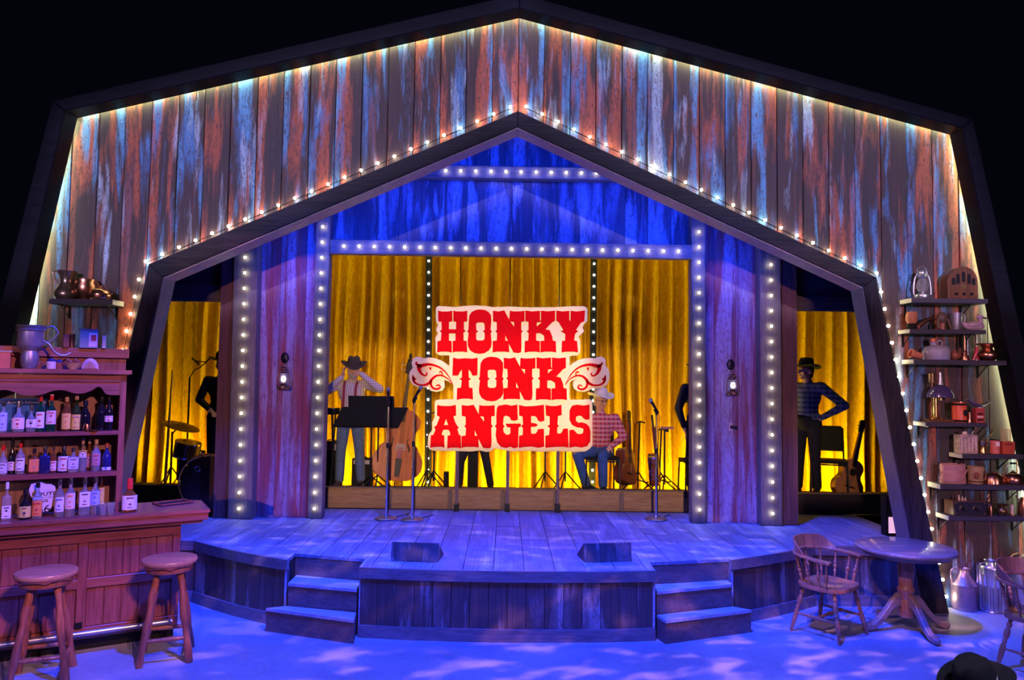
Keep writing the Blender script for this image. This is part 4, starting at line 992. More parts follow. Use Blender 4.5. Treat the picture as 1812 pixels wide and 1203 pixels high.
# ================================================================== INSTRUMENTS AND STANDS
m_spruce = WOOD('orange_varnished_top', (.50, .085, .012), (.78, .20, .025), 'z', .3, .5, .5)
m_rib = WOOD('red_brown_ribs', (.14, .03, .012), (.28, .07, .03), 'z', .25, .5, .8)
m_ebony = M('ebony', (.015, .01, .008), .35, var=0)
m_gtop = WOOD('guitar_top_orange', (.42, .15, .05), (.60, .26, .10), 'z', .3, .5, .6)
m_dgtop = WOOD('dark_red_guitar', (.16, .035, .02), (.28, .07, .035), 'z', .3, .5, .6)
def outline(prof, n=5):
    P = catmull([(w_, t, 0) for t, w_ in prof], n); R_ = [(p.x, p.y) for p in P]; return R_+[(-x, z) for x, z in R_[::-1] if x > .004]
def stringed(name, label, cat, loc, rot, prof, H, thick, neck, topm, ribm, bass=False, fh=True, sc=1.0):
    """body profile in (t, half width) over body height H, front towards -y"""
    t = thing(name, label, cat, loc, rot=rot); t.scale = (sc, sc, sc)
    O = [(x, z*H) for x, z in outline([(a, b_) for a, b_ in prof])]
    mb = MB(); mb.prism(O, .004, thick, .0); mb.build('ribs', ribm, t)
    mb = MB(); O2 = [(x*1.03, z) for x, z in O]; mb.prism(O2, -.012, .006, .006); mb.build('top', topm, t)
    mb = MB(); mb.prism(O2, thick-.004, thick+.01, 0); mb.build('back_plate', ribm, t)
    n0, n1, wn = neck
    mb = MB(); mb.prism([(-wn*.6, n0), (wn*.6, n0), (wn*.4, n1), (-wn*.4, n1)], -.03 if bass else -.018, .02, .004); mb.build('neck', ribm, t)
    mb = MB(); mb.prism([(-wn*.55, n0-.18*H), (wn*.55, n0-.18*H), (wn*.4, n1), (-wn*.4, n1)], -.045 if bass else -.024, -.03 if bass else -.0185, .002); mb.build('fingerboard', m_ebony, t)
    if bass:
        mb = MB(); mb.prism([(-.04, n1), (.04, n1), (.045, n1+.10), (.03, n1+.20), (-.03, n1+.20), (-.045, n1+.10)], -.03, .05, .01); mb.build('pegbox', m_ebony, t)
        mb = MB(); mb.path([(0, .01+.045*math.cos(a)*(1-a/14), n1+.235+.045*math.sin(a)*(1-a/14)) for a in [i*.4 for i in range(24)]], [.022-.0006*i for i in range(24)], 8); mb.build('scroll', m_ebony, t, True)
        for s in (-1, 1):
            for k in range(2): mb = MB(); mb.tube((s*.04, .01, n1+.05+.07*k), (s*.11, .01, n1+.06+.07*k), .007, .009, 8); mb.build('tuning_peg', m_brass, t)
        mb = MB(); mb.prism([(-.075, .42*H), (-.05, .42*H), (-.03, .45*H), (.03, .45*H), (.05, .42*H), (.075, .42*H), (.05, .50*H), (-.05, .50*H)], -.16, -.145); mb.bb(-.06, .06, -.15, -.01, .415*H, .425*H); mb.build('bridge', m_maple, t)
        mb = MB(); mb.prism([(-.03, .06*H), (.03, .06*H), (.045, .30*H), (-.045, .30*H)], -.10, -.08, .004); mb.build('tailpiece', m_ebony, t)
        mb = MB(); mb.tube((0, .05, 0), (0, .05, -.12), .008, n=8); mb.build('endpin', m_chrome, t)
        for s in (-1, 1):
            mb = MB(); mb.path([(s*(.12+.02*math.cos(a)), -.016, .46*H+.11*a/PI*1.0-.06) for a in [0, .4, .9, 1.6, 2.2, 2.8]], .006, 6)
            mb.path([(s*(.12+.025*math.sin(k*.9+.4)), -.015, .40*H+.030*k) for k in range(7)], [.008, .006, .005, .006, .005, .006, .008], 6); mb.build('f_hole', m_ebony, t)
        for k in range(4):
            mb = MB(); x = -.027+.018*k; mb.path([(x*.8, -.09, .29*H), (x, -.162, .50*H), (x*.5, -.046, n1)], .0016, 5); mb.build('string', m_chrome, t)
    else:
        mb = MB(); mb.prism([(-.035, n1), (.035, n1), (.04, n1+.16), (0, n1+.175), (-.04, n1+.16)], -.012, .01, .003); mb.build('headstock', m_ebony, t)
        for s in (-1, 1):
            for k in range(3): mb = MB(); mb.tube((s*.038, 0, n1+.035+.045*k), (s*.062, 0, n1+.035+.045*k), .006, .009, 8); mb.build('tuning_peg', m_chrome, t)
        if fh:
            mb = MB(); mb.M = Matrix.Translation((0, -.0135, .66*H)) @ Matrix.Rotation(PI/2, 4, 'X'); mb.lathe([(.0, 0), (.05, 0), (.05, .001), (.0, .001)], n=24); mb.build('sound_hole', m_ebony, t)
            mb = MB(); mb.prism([(-.085, .26*H), (-.06, .29*H), (.06, .29*H), (.085, .26*H), (.04, .245*H), (-.04, .245*H)], -.024, -.012, .002); mb.build('bridge', m_ebony, t)
            for k in range(6):
                x = -.025+.01*k; mb = MB(); mb.path([(x, -.027, .275*H), (x*.7, -.028, n1+.01)], .0009, 4); mb.build('string', m_chrome, t)
    return t
m_maple = WOOD('pale_maple', (.40, .24, .10), (.62, .42, .20), 'z', .4)
bassprof = [(0, 0), (.01, .12), (.05, .23), (.14, .315), (.27, .335), (.38, .29), (.43, .255), (.46, .25), (.52, .19), (.60, .175), (.66, .20), (.68, .205), (.74, .245), (.84, .24), (.91, .19), (.96, .10), (1.0, .04), (1.0, 0)]
bp = at(696, 866, 9.35)
stringed('double_bass', 'orange-brown double bass leaning behind the twin music stands', 'double bass', (bp.x, 9.50, ZB+.125), (math.radians(-6), math.radians(6.5), math.radians(14)), bassprof, 1.02, .19, (1.0, 1.50, .05), m_spruce, m_rib, True, sc=.93)
gprof = [(0, 0), (.005, .10), (.06, .165), (.20, .20), (.36, .195), (.50, .145), (.58, .13), (.66, .135), (.80, .148), (.92, .12), (.99, .06), (1.0, 0)]
gp = at(1497, 872, 9.45)
stringed('acoustic_guitar', 'light orange acoustic guitar standing in the right-hand doorway', 'guitar', (gp.x, 9.42, ZB+.012), (math.radians(-6), math.radians(17), math.radians(6)), gprof, .52, .11, (.52, .92, .055), m_gtop, m_rib, False, sc=.93)
gp = at(1120, 858, 9.6)
stringed('acoustic_guitar', 'dark red-brown guitar in its stand between the seated man and the lone microphone', 'guitar', (gp.x-.05, 9.58, ZB+.12), (math.radians(-10), math.radians(16), math.radians(50)), gprof, .50, .12, (.50, .86, .05), m_dgtop, m_rib, False, sc=.95)
gp = at(1162, 860, 9.65)
stringed('mandolin', 'dark slim instrument standing edge-on behind the lone microphone stand', 'guitar', (gp.x+.04, 9.66, ZB+.10), (math.radians(-6), math.radians(-4), math.radians(72)), gprof, .45, .10, (.45, .82, .05), m_dgtop, m_rib, False, sc=.92)
def guitar_stand(label, x, y, h=.72, s=1):
    t = thing('instrument_stand', label, 'stand', (x, y, ZB))
    mb = MB(); mb.tube((0, 0, .25), (s*.03, .05, h), .012); mb.build('pole', m_black, t)
    for a in (.4, 2.5, 4.6): mb = MB(); mb.path([(0, 0, .26), (.10*math.cos(a), .07*math.sin(a), .12), (.24*math.cos(a), .13*math.sin(a), .01)], .010, 8); mb.build('leg', m_black, t)
    mb = MB(); mb.path([(-.12, -.08, .13), (-.10, -.02, .12), (0, 0, .15), (.10, -.02, .12), (.12, -.08, .13)], .010, 8); mb.build('cradle', m_black, t)
    mb = MB(); mb.path([(s*.03-.05, -.04, h), (s*.03, .05, h+.01), (s*.03+.05, -.04, h)], .010, 8); mb.build('neck_yoke', m_black, t)
    return t
q = PB(1122, 9.72); guitar_stand('black tripod stand holding the dark red-brown guitar', q[0]+.06, 9.74, .90)
q = PB(1165, 9.80); guitar_stand('black tripod stand behind the lone microphone stand', q[0]+.02, 9.80, .80)
def mic_stand(px, py, pytop, label, tilt=0, side=1):
    p = az(px, py, ZD); top = at(px, pytop, p.y); h = top.z-ZD
    t = thing('microphone_stand', label, 'microphone stand', (p.x, p.y, ZD))
    mb = MB(); mb.lathe([(.0, 0), (.125, 0), (.13, .008), (.12, .018), (.03, .03), (.018, .05), (.0, .05)], n=32); mb.build('base', m_blackp if False else m_pewter, t, True)
    mb = MB(); mb.tube((0, 0, .03), (0, 0, h*.55), .0125, n=12); mb.build('lower_tube', m_chrome, t, True)
    mb = MB(); mb.tube((0, 0, h*.5), (0, 0, h*.86), .008, n=12); mb.build('upper_tube', m_chrome, t, True)
    mb = MB(); mb.lathe([(.015, 0), (.02, .01), (.02, .05), (.014, .06)], (0, 0, h*.53), 14); mb.build('clutch', m_black, t, True)
    d = Vector((side*math.sin(tilt), -.25, math.cos(tilt))).normalized(); b0 = Vector((0, 0, h*.86))
    mb = MB(); mb.lathe([(.012, 0), (.016, .02), (.012, .04)], (0, 0, h*.84), 12); mb.tube(b0, b0+d*.05, .014); mb.build('clip', m_black, t)
    mb = MB(); a = b0-d*.04+Vector((0, -.02, .03)); mb.turn(a, a+d*.17, [(0, .010), (.1, .012), (.85, .018), (1, .019)], 14); mb.build('microphone', m_black, t, True)
    mb = MB(); mb.ball(a+d*.185, .026, 14, 10); mb.build('microphone_grille', m_pewter, t, True)
    mb = MB(); mb.path([a, a+Vector((.02, .02, -.06)), (.018, -.01, h*.6), (.015, .0, h*.3), (.02, .01, .04), (.10, .10, .006), (.22, .3, .006)], .004, 6); mb.build('cable', m_blackp, t)
    return t
mic_stand(683, 918, 682, 'chrome round-base microphone stand with upright microphone before the music stands')
mic_stand(729, 920, 675, 'round-base microphone stand with a microphone tilted at the sign wing', .55, 1)
mic_stand(1161, 919, 700, 'lone round-base microphone stand on the deck right of the sign', .60, -1)
def music_stand(x0, x1, y0, y1, Y, slant, label, polex):
    a, b_ = at(x0, y1, Y), at(x1, y0, Y); w_ = b_.x-a.x; h_ = b_.z-a.z; cx_ = (a.x+b_.x)/2
    t = thing('music_stand', label, 'music stand', (at(polex, 700, Y).x, Y+.05, ZB)); o_ = t.location.x
    mb = MB(); sl = .06*slant
    mb.prism([(a.x-o_-sl, a.z-ZB), (b_.x-o_-sl, a.z-ZB), (b_.x-o_+sl, b_.z-ZB), (a.x-o_+sl, b_.z-ZB)], -.05, -.04, .003); mb.build('desk', m_blackp, t)
    mb = MB(); mb.bb(a.x-o_-sl, b_.x-o_-sl, -.11, -.04, a.z-ZB-.008, a.z-ZB); mb.build('lip', m_blackp, t)
    mb = MB(); mb.tube((0, .0, .18), (0, -.02, (a.z+b_.z)/2-ZB), .011); mb.build('pole', m_black, t)
    for q in (.5, 2.6, 4.7): mb = MB(); mb.path([(0, 0, .2), (.25*math.cos(q), .14*math.sin(q), .01)], .009, 8); mb.build('leg', m_black, t)
    return t
music_stand(597, 714, 721, 754, 9.36, 1.0, 'wide black music stand desk nearest the bearded man\'s waist', 658)
music_stand(616, 698, 701, 730, 9.42, -.1, 'second black music stand rising behind the wide one', 670)
# chairs on the bandstand
def band_chair(label, x, y, rz, h=.46, bh=.90, seatm=None):
    t = thing('band_chair', label, 'chair', (x, y, ZB), rz); sm = seatm or m_blackp
    mb = MB(); mb.prismz([(-.22, -.21), (.22, -.21), (.20, .20), (-.20, .20)], h-.035, h); mb.build('seat', sm, t)
    mb = MB(); mb.M = Matrix.Translation((0, .20, 0)) @ Matrix.Rotation(-.16, 4, 'X'); mb.prism([(-.21, h+.10), (.21, h+.10), (.22, h+.2), (.21, bh-.03), (.18, bh), (-.18, bh), (-.21, bh-.03), (-.22, h+.2)], .06, .085, .004); mb.build('backrest', sm, t)
    for s in (-1, 1):
        mb = MB(); mb.path([(s*.21, -.20, h-.02), (s*.22, -.24, 0)], .011, 8); mb.build('leg', m_black, t)
        mb = MB(); mb.path([(s*.20, .33, bh-.05), (s*.20, .22, h), (s*.21, .26, 0)], .011, 8); mb.build('leg', m_black, t)
    mb = MB(); mb.path([(-.21, -.20, h-.05), (.21, -.20, h-.05)], .009, 8); mb.build('stretcher', m_black, t); return t
q = PB(1063, 9.72); band_chair('chair under the seated man in the white hat', q[0]+.0, 9.66, 0)
q = PB(1466, 9.6); band_chair('black padded chair behind the man with his hand on his hip', q[0], 9.62, -.35)
q = PB(1228, 9.5); band_chair('chair partly showing beside the post, in front of the person in black', q[0]+.04, 9.42, PI*.98)
# little device on a boom, cables and cases
q = at(1172, 757, 9.7)
t = thing('effects_tray', 'small reddish electronics box clamped on a pole behind the lone microphone', 'device', (q.x, 9.7, ZB))
mb = MB(); mb.bb(-.02, .14, -.05, .05, q.z-ZB-.01, q.z-ZB+.015); mb.build('box', M('pinkish_case', (.45, .16, .18), .4), t)
mb = MB(); mb.bb(.02, .08, -.03, .03, q.z-ZB-.05, q.z-ZB-.01); mb.build('clamp', m_black, t)
mb = MB(); mb.tube((.03, 0, .1), (.03, 0, q.z-ZB-.03), .012); mb.build('pole', m_black, t)
for a in (.3, 2.4, 4.5): mb = MB(); mb.path([(.03, 0, .22), (.03+.25*math.cos(a), .13*math.sin(a), .008)], .009, 8); mb.build('leg', m_black, t)
def amp(label, px, pxw, pyt, Y, d=.25, name='amplifier'):
    a, b_ = at(px-pxw/2, 800, Y), at(px+pxw/2, 800, Y); zt = at(px, pyt, Y).z
    t = thing(name, label, 'amplifier', ((a.x+b_.x)/2, Y+d/2, ZB)); w_ = b_.x-a.x; h_ = zt-ZB
    mb = MB(); mb.bb(-w_/2, w_/2, -d/2+.012, d/2, .012, h_); mb.build('cabinet', m_blackp, t)
    mb = MB(); mb.prism([(-w_/2+.02, .035), (w_/2-.02, .035), (w_/2-.02, h_*.78), (-w_/2+.02, h_*.78)], -d/2, -d/2+.012, .003); mb.build('grille', m_blk, t)
    mb = MB(); mb.bb(-w_/2+.02, w_/2-.02, -d/2+.004, -d/2+.012, h_*.82, h_*.96); mb.build('control_panel', m_pewter, t)
    for s in (-1, 1): mb = MB(); mb.lathe([(.012, 0), (.014, .012)], (s*(w_/2-.04), 0, 0), 8); mb.build('foot', m_blackp, t)
    mb = MB(); mb.path([(-.06, 0, h_), (-.05, 0, h_+.02), (.05, 0, h_+.02), (.06, 0, h_)], .006, 6); mb.build('handle', m_blackp, t)
amp('small black bass amplifier on the floor between the bearded man\'s boots', 640, 34, 812, 9.72, .2)
amp('tall dark keyboard case and amplifier stack at the far side of the bearded man', 583, 34, 782, 9.70, .22)
q = at(583, 745, 9.6)
t = thing('keyboard', 'dark keyboard on a stand peeking out beside the bearded man', 'keyboard', (q.x, 9.62, ZB))
mb = MB(); mb.bb(-.30, .10, -.12, .12, .96, 1.04); mb.build('case', m_blackp, t)
mb = MB(); mb.bb(-.28, .08, -.125, -.02, 1.035, 1.045); mb.build('key_bed', m_pewter, t)
for s in (-.25, .05):
    mb = MB(); mb.path([(s, -.1, .0), (s, .1, .96)], .012, 8); mb.path([(s, .1, .0), (s, -.1, .96)], .012, 8); mb.build('cross_leg', m_black, t)
def boom_stand(px, pyt, Y, label, boom=None):
    q = at(px, pyt, Y); t = thing('boom_stand', label, 'stand', (q.x, Y, ZB)); h_ = q.z-ZB
    mb = MB(); mb.tube((0, 0, .12), (0, 0, h_), .011); mb.build('pole', m_black, t)
    for a in (.2, 2.3, 4.4): mb = MB(); mb.path([(0, 0, .25), (.22*math.cos(a), .12*math.sin(a), .008)], .009, 8); mb.build('leg', m_black, t)
    if boom:
        mb = MB(); mb.path([(0, 0, h_)]+[(b_[0], 0, h_+b_[1]) for b_ in boom], .008, 8); mb.build('boom', m_black, t)
    mb = MB(); mb.ball((0, 0, h_), .02, 10, 6); mb.build('knuckle', m_black, t)
    return t
boom_stand(758, 735, 9.7, 'thin black stand with small clamps beside the double bass', [(.05, .03), (.12, .06)])
boom_stand(768, 800, 9.6, 'short black tripod under the left edge of the sign')
boom_stand(1001, 770, 9.7, 'black tripod stand behind the sign by the seated man\'s knee', [(.1, .02)])
boom_stand(965, 795, 9.68, 'slanting black banjo stand under the sign, among cables', [(.05, .05)])
for px, hh, lab in ((791, .22, 'small black box standing under the sign beside the boots'), (838, .50, 'dark upright speaker column between the black trouser legs')):
    q = PB(px, 9.6); t = thing('speaker_column', lab, 'speaker', (q[0], 9.74, ZB)); w_ = .06 if hh < .3 else .13
    mb = MB(); mb.bb(-w_/2, w_/2, -.06, .06, .01, hh); mb.build('cabinet', m_blackp, t); mb = MB(); mb.bb(-w_/2+.008, w_/2-.008, -.066, -.06, .03, hh-.03); mb.build('grille', m_blk, t); mb = MB(); mb.bb(-w_/2-.01, w_/2+.01, -.07, .07, 0, .01); mb.build('foot', m_black, t)

# --- drum kit in the left doorway
dp = at(362, 866, 8.95)
m_shell = M('dark_drum_shell', (.06, .03, .02), .3, var=.2, coat=.5); m_skinhd = M('drum_head_black', (.01, .01, .012), .3, var=0)
t = thing('bass_drum', 'large black bass drum half hidden by the rough column', 'drum', (dp.x+.10, 8.95, ZD))
R_ = .33; mb = MB(); mb.M = Matrix.Translation((0, 0, R_+.02)) @ Matrix.Rotation(PI/2, 4, 'X'); mb.lathe([(R_-.02, -.18), (R_-.02, .18)], n=36); mb.build('shell', m_shell, t, True)
mb = MB(); mb.M = Matrix.Translation((0, 0, R_+.02)) @ Matrix.Rotation(PI/2, 4, 'X'); mb.lathe([(0, .17), (R_-.03, .17), (R_-.03, .176), (0, .176)], n=36); mb.build('head', m_skinhd, t)
mb = MB(); mb.path([(R_*math.cos(a*PI/18), -.19, R_+.02+R_*math.sin(a*PI/18)) for a in range(37)], .012, 8); mb.build('hoop', m_brass, t, True)
mb = MB(); mb.path([(-.12+.03*math.cos(a*PI/6), -.178, R_+.18+.03*math.sin(a*PI/6)) for a in range(13)], .006, 6); mb.build('port_ring', m_chrome, t)
for s in (-1, 1):
    mb = MB(); mb.path([(s*.26, -.12, .18), (s*.36, -.2, 0)], .01, 8); mb.build('spur', m_chrome, t)
for k in range(8):
    a = k*PI/4+.2; mb = MB(); mb.path([((R_+.008)*math.cos(a), -.20, R_+.02+(R_+.008)*math.sin(a)), ((R_+.004)*math.cos(a), -.06, R_+.02+(R_+.004)*math.sin(a))], .006, 6); mb.build('tension_rod', m_chrome, t)
def drum(name, label, c, r, h_, rot, pole=True):
    t = thing(name, label, 'drum', (c.x, c.y, ZB)); z = c.z-ZB
    Mx = Matrix.Translation((0, 0, z)) @ Euler(rot).to_matrix().to_4x4()
    mb = MB(); mb.M = Mx; mb.lathe([(r, -h_/2), (r, h_/2)], n=28); mb.build('shell', m_shell, t, True)
    for s in (-1, 1):
        mb = MB(); mb.M = Mx; mb.lathe([(0, s*h_/2), (r+.006, s*h_/2), (r+.008, s*(h_/2-.018)), (r, s*(h_/2-.018))][::s], n=28); mb.build('rim', m_chrome, t, True)
    for k in range(6):
        a = k*PI/3; mb = MB(); mb.M = Mx; mb.tube((math.cos(a)*(r+.01), math.sin(a)*(r+.01), -h_/2), (math.cos(a)*(r+.01), math.sin(a)*(r+.01), h_/2), .005, n=6); mb.build('tension_rod', m_chrome, t)
    mb = MB(); mb.tube((0, .0, .0), (0, 0, z-h_/2), .014); mb.build('post', m_black, t)
    for a in (.4, 2.5, 4.6): mb = MB(); mb.path([(0, 0, .15), (.2*math.cos(a), .11*math.sin(a), .008)], .009, 8); mb.build('leg', m_black, t)
drum('tom_drum', 'small dark tilted tom drum beneath the cymbal', at(331, 795, 9.45), .155, .20, (math.radians(4), math.radians(12), 0))
c_ = at(336, 838, 9.7); drum('floor_tom', 'deep dark floor drum behind the tilted tom', Vector((c_.x, 9.72, ZB+.27)), .17, .36, (0, 0, 0))
q = at(319, 752, 9.4); b_ = at(300, 860, 9.4)
t = thing('cymbal_stand', 'bronze cymbal tilted on a tall stand in the left doorway', 'cymbal', (b_.x, 9.42, ZB))
mb = MB(); mb.tube((0, 0, .05), (.0, 0, .72), .013); mb.build('pole', m_black, t)
mb = MB(); mb.path([(0, 0, .70), (q.x-b_.x, 0, q.z-ZB)], .009, 8); mb.build('boom', m_black, t)
mb = MB(); mb.M = Matrix.Translation((q.x-b_.x, 0, q.z-ZB)) @ Euler((math.radians(4), math.radians(17), 0)).to_matrix().to_4x4(); mb.lathe([(0, .028), (.03, .022), (.045, .008), (.12, 0), (.235, -.018), (.235, -.020), (.12, -.003), (.0, .0)], n=36); mb.build('cymbal', m_dkbrass, t, True)
for a in (.4, 2.5, 4.6): mb = MB(); mb.path([(0, 0, .28), (.22*math.cos(a), .12*math.sin(a), .008)], .009, 8); mb.build('leg', m_black, t)
q = at(334, 668, 9.75); t = thing('overhead_microphone_stand', 'tall black stand with an overhead microphone bar above the cymbal', 'microphone stand', (q.x, 9.78, ZB)); h_ = q.z-ZB
mb = MB(); mb.tube((0, 0, .1), (0, 0, h_), .012); mb.build('pole', m_black, t)
mb = MB(); mb.path([(0, 0, h_), (.06, 0, h_+.10), (.14, 0, h_+.14), (.20, 0, h_+.20)], .008, 8); mb.build('boom', m_black, t)
mb = MB(); mb.path([(.06, 0, h_+.22), (.22, 0, h_+.21)], .007, 8); mb.build('cross_bar', m_black, t)
for a_, b__ in (((.02, 0, h_+.26), (.12, 0, h_+.17)), ((.27, 0, h_+.27), (.19, 0, h_+.19))): mb = MB(); mb.path([a_, b__], .011, 8); mb.build('microphone', m_black, t)
for a in (.4, 2.5, 4.6): mb = MB(); mb.path([(0, 0, .28), (.24*math.cos(a), .12*math.sin(a), .008)], .009, 8); mb.build('leg', m_black, t)
q = at(292, 850, 9.3); qt = at(305, 655, 9.3)
t = thing('thin_pole', 'thin pale upright pole in front of the curtain by the cymbal', 'pole', (q.x, 9.3, ZB))
mb = MB(); mb.path([(0, 0, .012), (qt.x-q.x, 0, qt.z-ZB)], [.022, .008], 8); mb.build('pole', M('tan_pole', (.45, .28, .06), .5), t); mb = MB(); mb.lathe([(.0, 0), (.07, 0), (.06, .012), (0, .014)], n=16); mb.build('base', m_black, t)
# ================================================================== BAR
BO = az(372, 901, 1.07); _bl = az(0, 928, 1.07); BU = (BO-_bl); BU.z = 0; BU.normalize(); BN = Vector((-BU.y, BU.x, 0))
BANG = math.atan2(BU.y, BU.x); BASE = Vector((BO.x, BO.y, 0))
def onb(px, py, yl):
    P0 = BASE+BN*yl; d = ray(px, py); t = (P0-CAM).dot(BN)/d.dot(BN); p = CAM+d*t-BASE; return (p.dot(BU), p.z)
def blocal(px, py, z):
    p = az(px, py, z)-BASE; return (p.dot(BU), p.dot(BN))
def bw(x, y, z): return BASE+BU*x+BN*y+Vector((0, 0, z))
XL_ = -2.3
bar = thing('bar_counter', 'mahogany bar counter with panelled front, behind the two stools', 'bar', BASE, BANG)
mb = MB(); mb.prismz([(XL_, 0), (0, 0), (0, .52), (-.12, .60), (XL_, .60)], 1.045, 1.07); mb.build('counter_top', m_bar, bar)
mb = MB(); mb.prismz([(XL_, .012), (-.012, .012), (-.012, .58), (XL_, .58)], .985, 1.0445); mb.build('edge_moulding', m_bar, bar)
mb = MB(); mb.prismz([(XL_, .05), (-.05, .05), (-.05, .56), (XL_, .56)], .955, .9845); mb.build('under_moulding', m_bar, bar)
xr = -.21
mb = MB(); mb.bb(XL_, xr, .125, .55, .11, .955); mb.build('carcass', m_barz, bar)
mb = MB(); mb.bb(XL_, xr-.02, .19, .53, 0, .109); mb.build('kick_base', m_black, bar)
for z0, z1, nm in ((.86, .954, 'top_rail'), (.50, .58, 'middle_rail'), (.11, .20, 'bottom_rail')):
    mb = MB(); mb.prism([(XL_, z0), (xr, z0), (xr, z1), (XL_, z1)], .095, .124, .006); mb.build(nm, m_bar, bar)
sx_ = [onb(x, 1000, .1)[0] for x in (318, 300, 155, 137)]
stl = [(xr-.06, xr), (sx_[3], sx_[2]), (-1.66, -1.58), (XL_, XL_+.06)]
for a, b_ in stl:
    mb = MB(); mb.prism([(a, .201), (b_, .201), (b_, .859), (a, .859)], .094, .123, .005); mb.build('stile', m_barz, bar)
for (a, b_) in ((sx_[2], xr-.06), (-1.58, sx_[3]), (XL_+.06, -1.66)):
    n = max(2, round((b_-a)/.115))
    for z0, z1 in ((.581, .859), (.201, .499)):
        for k in range(n):
            mb = MB(); mb.prism([(a+(b_-a)*k/n+.0015, z0), (a+(b_-a)*(k+1)/n-.0015, z0), (a+(b_-a)*(k+1)/n-.0015, z1), (a+(b_-a)*k/n+.0015, z1)], .112, .124, .004); mb.build('panel_slat', m_barz, bar)
mb = MB(); mb.path([(XL_, .04, .17), (xr-.05, .04, .17)], .022, 12); mb.build('foot_rail', m_steel, bar, True)
for x in (-.5, -1.25, -2.0):
    mb = MB(); mb.path([(x, .10, .22), (x, .06, .22), (x, .04, .17)], .012, 8); mb.build('rail_bracket', m_black, bar)
mb = MB(); mb.bb(sx_[3]+.0, sx_[3]+.05, .08, .094, .20, .245); mb.build('outlet_plate', m_black, bar)
# ---- back bar unit
bb = thing('back_bar', 'mahogany back-bar shelves full of bottles with scalloped valance', 'shelf', bw(-1.2, .25, 1.07), BANG)
BB = Matrix.Translation((1.2, -.25, -1.07))
def zb(px, py, yl=.25): return onb(px, py, yl)[1]
X1 = -.655; X0 = -2.1; YB0 = .25; YB1 = .50
zA1, zA0 = zb(100, 764), zb(100, 771.5); zB1, zB0 = zb(100, 838), zb(100, 846.5)
zC0 = zb(100, 675); zL = zb(100, 653); zT0, zT1 = zb(100, 630), zb(100, 613)
mb = MB(); mb.M = BB; mb.bb(X1-.045, X1, YB0, YB1, 1.071, zL-.02); mb.build('end_upright', m_barz, bb)
mb = MB(); mb.M = BB; mb.bb(X0, X0+.045, YB0, YB1, 1.071, zL-.02); mb.build('end_upright', m_barz, bb)
for nm, a, b_ in (('upper_shelf', zA0, zA1), ('middle_shelf', zB0, zB1)):
    mb = MB(); mb.M = BB; mb.bb(X0+.046, X1-.046, YB0+.005, YB1-.02, a, b_); mb.build(nm, m_bar, bb)
n = 11
for k in range(n):
    a = X0+.046+(X1-X0-.092)*k/n; b_ = X0+.046+(X1-X0-.092)*(k+1)/n
    mb = MB(); mb.M = BB; mb.bb(a+.001, b_-.001, YB1-.018, YB1, 1.071, zC0+.05); mb.build('back_board', m_barback, bb)
wave = [(0,80),(100,80),(200,110),(300,145),(400,155),(500,155),(600,140),(700,100),(800,80),(900,85),(1000,115),(1080,130),(1180,120),(1280,85),(1340,45),(1390,35),(1430,70),(1490,140),(1640,150)]
W_ = [onb(x/7.878, 680+y/7.878, .25) for x, y in wave]
W_ = [(x, z) for x, z in W_]; Wm = [(2*W_[0][0]-x, z) for x, z in W_[:0:-1] if 2*W_[0][0]-x > X0+.05]
Wc = catmull([(x, z, 0) for x, z in Wm+W_], 3); Wc = [(p.x, p.y) for p in Wc]
mb = MB(); mb.M = BB; mb.prism(Wc+[(X1-.046, Wc[-1][1]), (X1-.046, zC0+.02), (X0+.046, zC0+.02), (X0+.046, Wc[0][1])], YB0+.01, YB0+.03, 0); mb.build('scalloped_valance', m_bar, bb)
for nm, a, b_, yo in (('lower_frieze', zC0, zC0+.055, 0), ('frieze_moulding', zC0+.055, zL-.035, -.012), ('cornice_ledge', zL-.035, zL, -.035)):
    mb = MB(); mb.M = BB; mb.bb(X0+yo, X1-yo*1.0, YB0+yo, YB1 if nm == 'cornice_ledge' else YB0+.03, a+.0005, b_); mb.build(nm, m_bar, bb)
mb = MB(); mb.M = BB; mb.bb(X0, X1, YB0+.20, YB1, zL+.0005, zT1-.0); mb.build('crest_board', m_barz, bb)
mb = MB(); mb.M = BB; mb.bb(X0-.01, X1+.02, YB0+.17, YB1+.02, zT0, zT1); mb.build('crest_cap', m_bar, bb)
# ---- bottles
def glassm(name, col, tr=.85): return M(name, col, .06, var=0, trans=tr, ior=1.4)
g_clear = glassm('bottle_clear', (.86, .90, .94)); g_green = glassm('bottle_green', (.02, .22, .10), .8); g_dkgreen = glassm('bottle_dark_green', (.04, .08, .02), .5)
g_amber = glassm('bottle_amber', (.50, .20, .06), .8); g_dark = M('bottle_black', (.010, .008, .010), .08, var=0, coat=.5); g_navy = M('bottle_navy', (.02, .02, .09), .08, var=0, coat=.5)
def lab(name, c): return M(name, c, .6, var=.05)
l_white = lab('label_white', (.80, .72, .78)); l_yel = lab('label_yellow', (.85, .60, .12)); l_pink = lab('label_pale_pink', (.82, .60, .58)); l_lav = lab('label_lavender', (.62, .52, .90)); l_blue = lab('label_blue_white', (.42, .46, .88))
l_or = lab('label_orange', (.85, .26, .08)); l_gold = lab('label_gold', (.75, .62, .18)); l_br = lab('label_pink_brown', (.50, .24, .22)); l_red = lab('label_red_print', (.50, .05, .06)); l_ink = lab('label_ink', (.08, .05, .09)); l_inkb = lab('label_blue_ink', (.08, .16, .55))
c_red = M('red_wax', (.60, .02, .03), .3, var=0, coat=.5); c_cork = M('cork', (.55, .34, .18), .8); c_blk = M('black_cap', (.012, .012, .015), .3, var=0); c_sil = M('silver_cap', (.6, .6, .65), .25, 1, var=0); c_cop = M('copper_cap', (.62, .16, .08), .35, .4, var=0); c_wht = M('white_cap', (.75, .72, .74), .4, var=0)
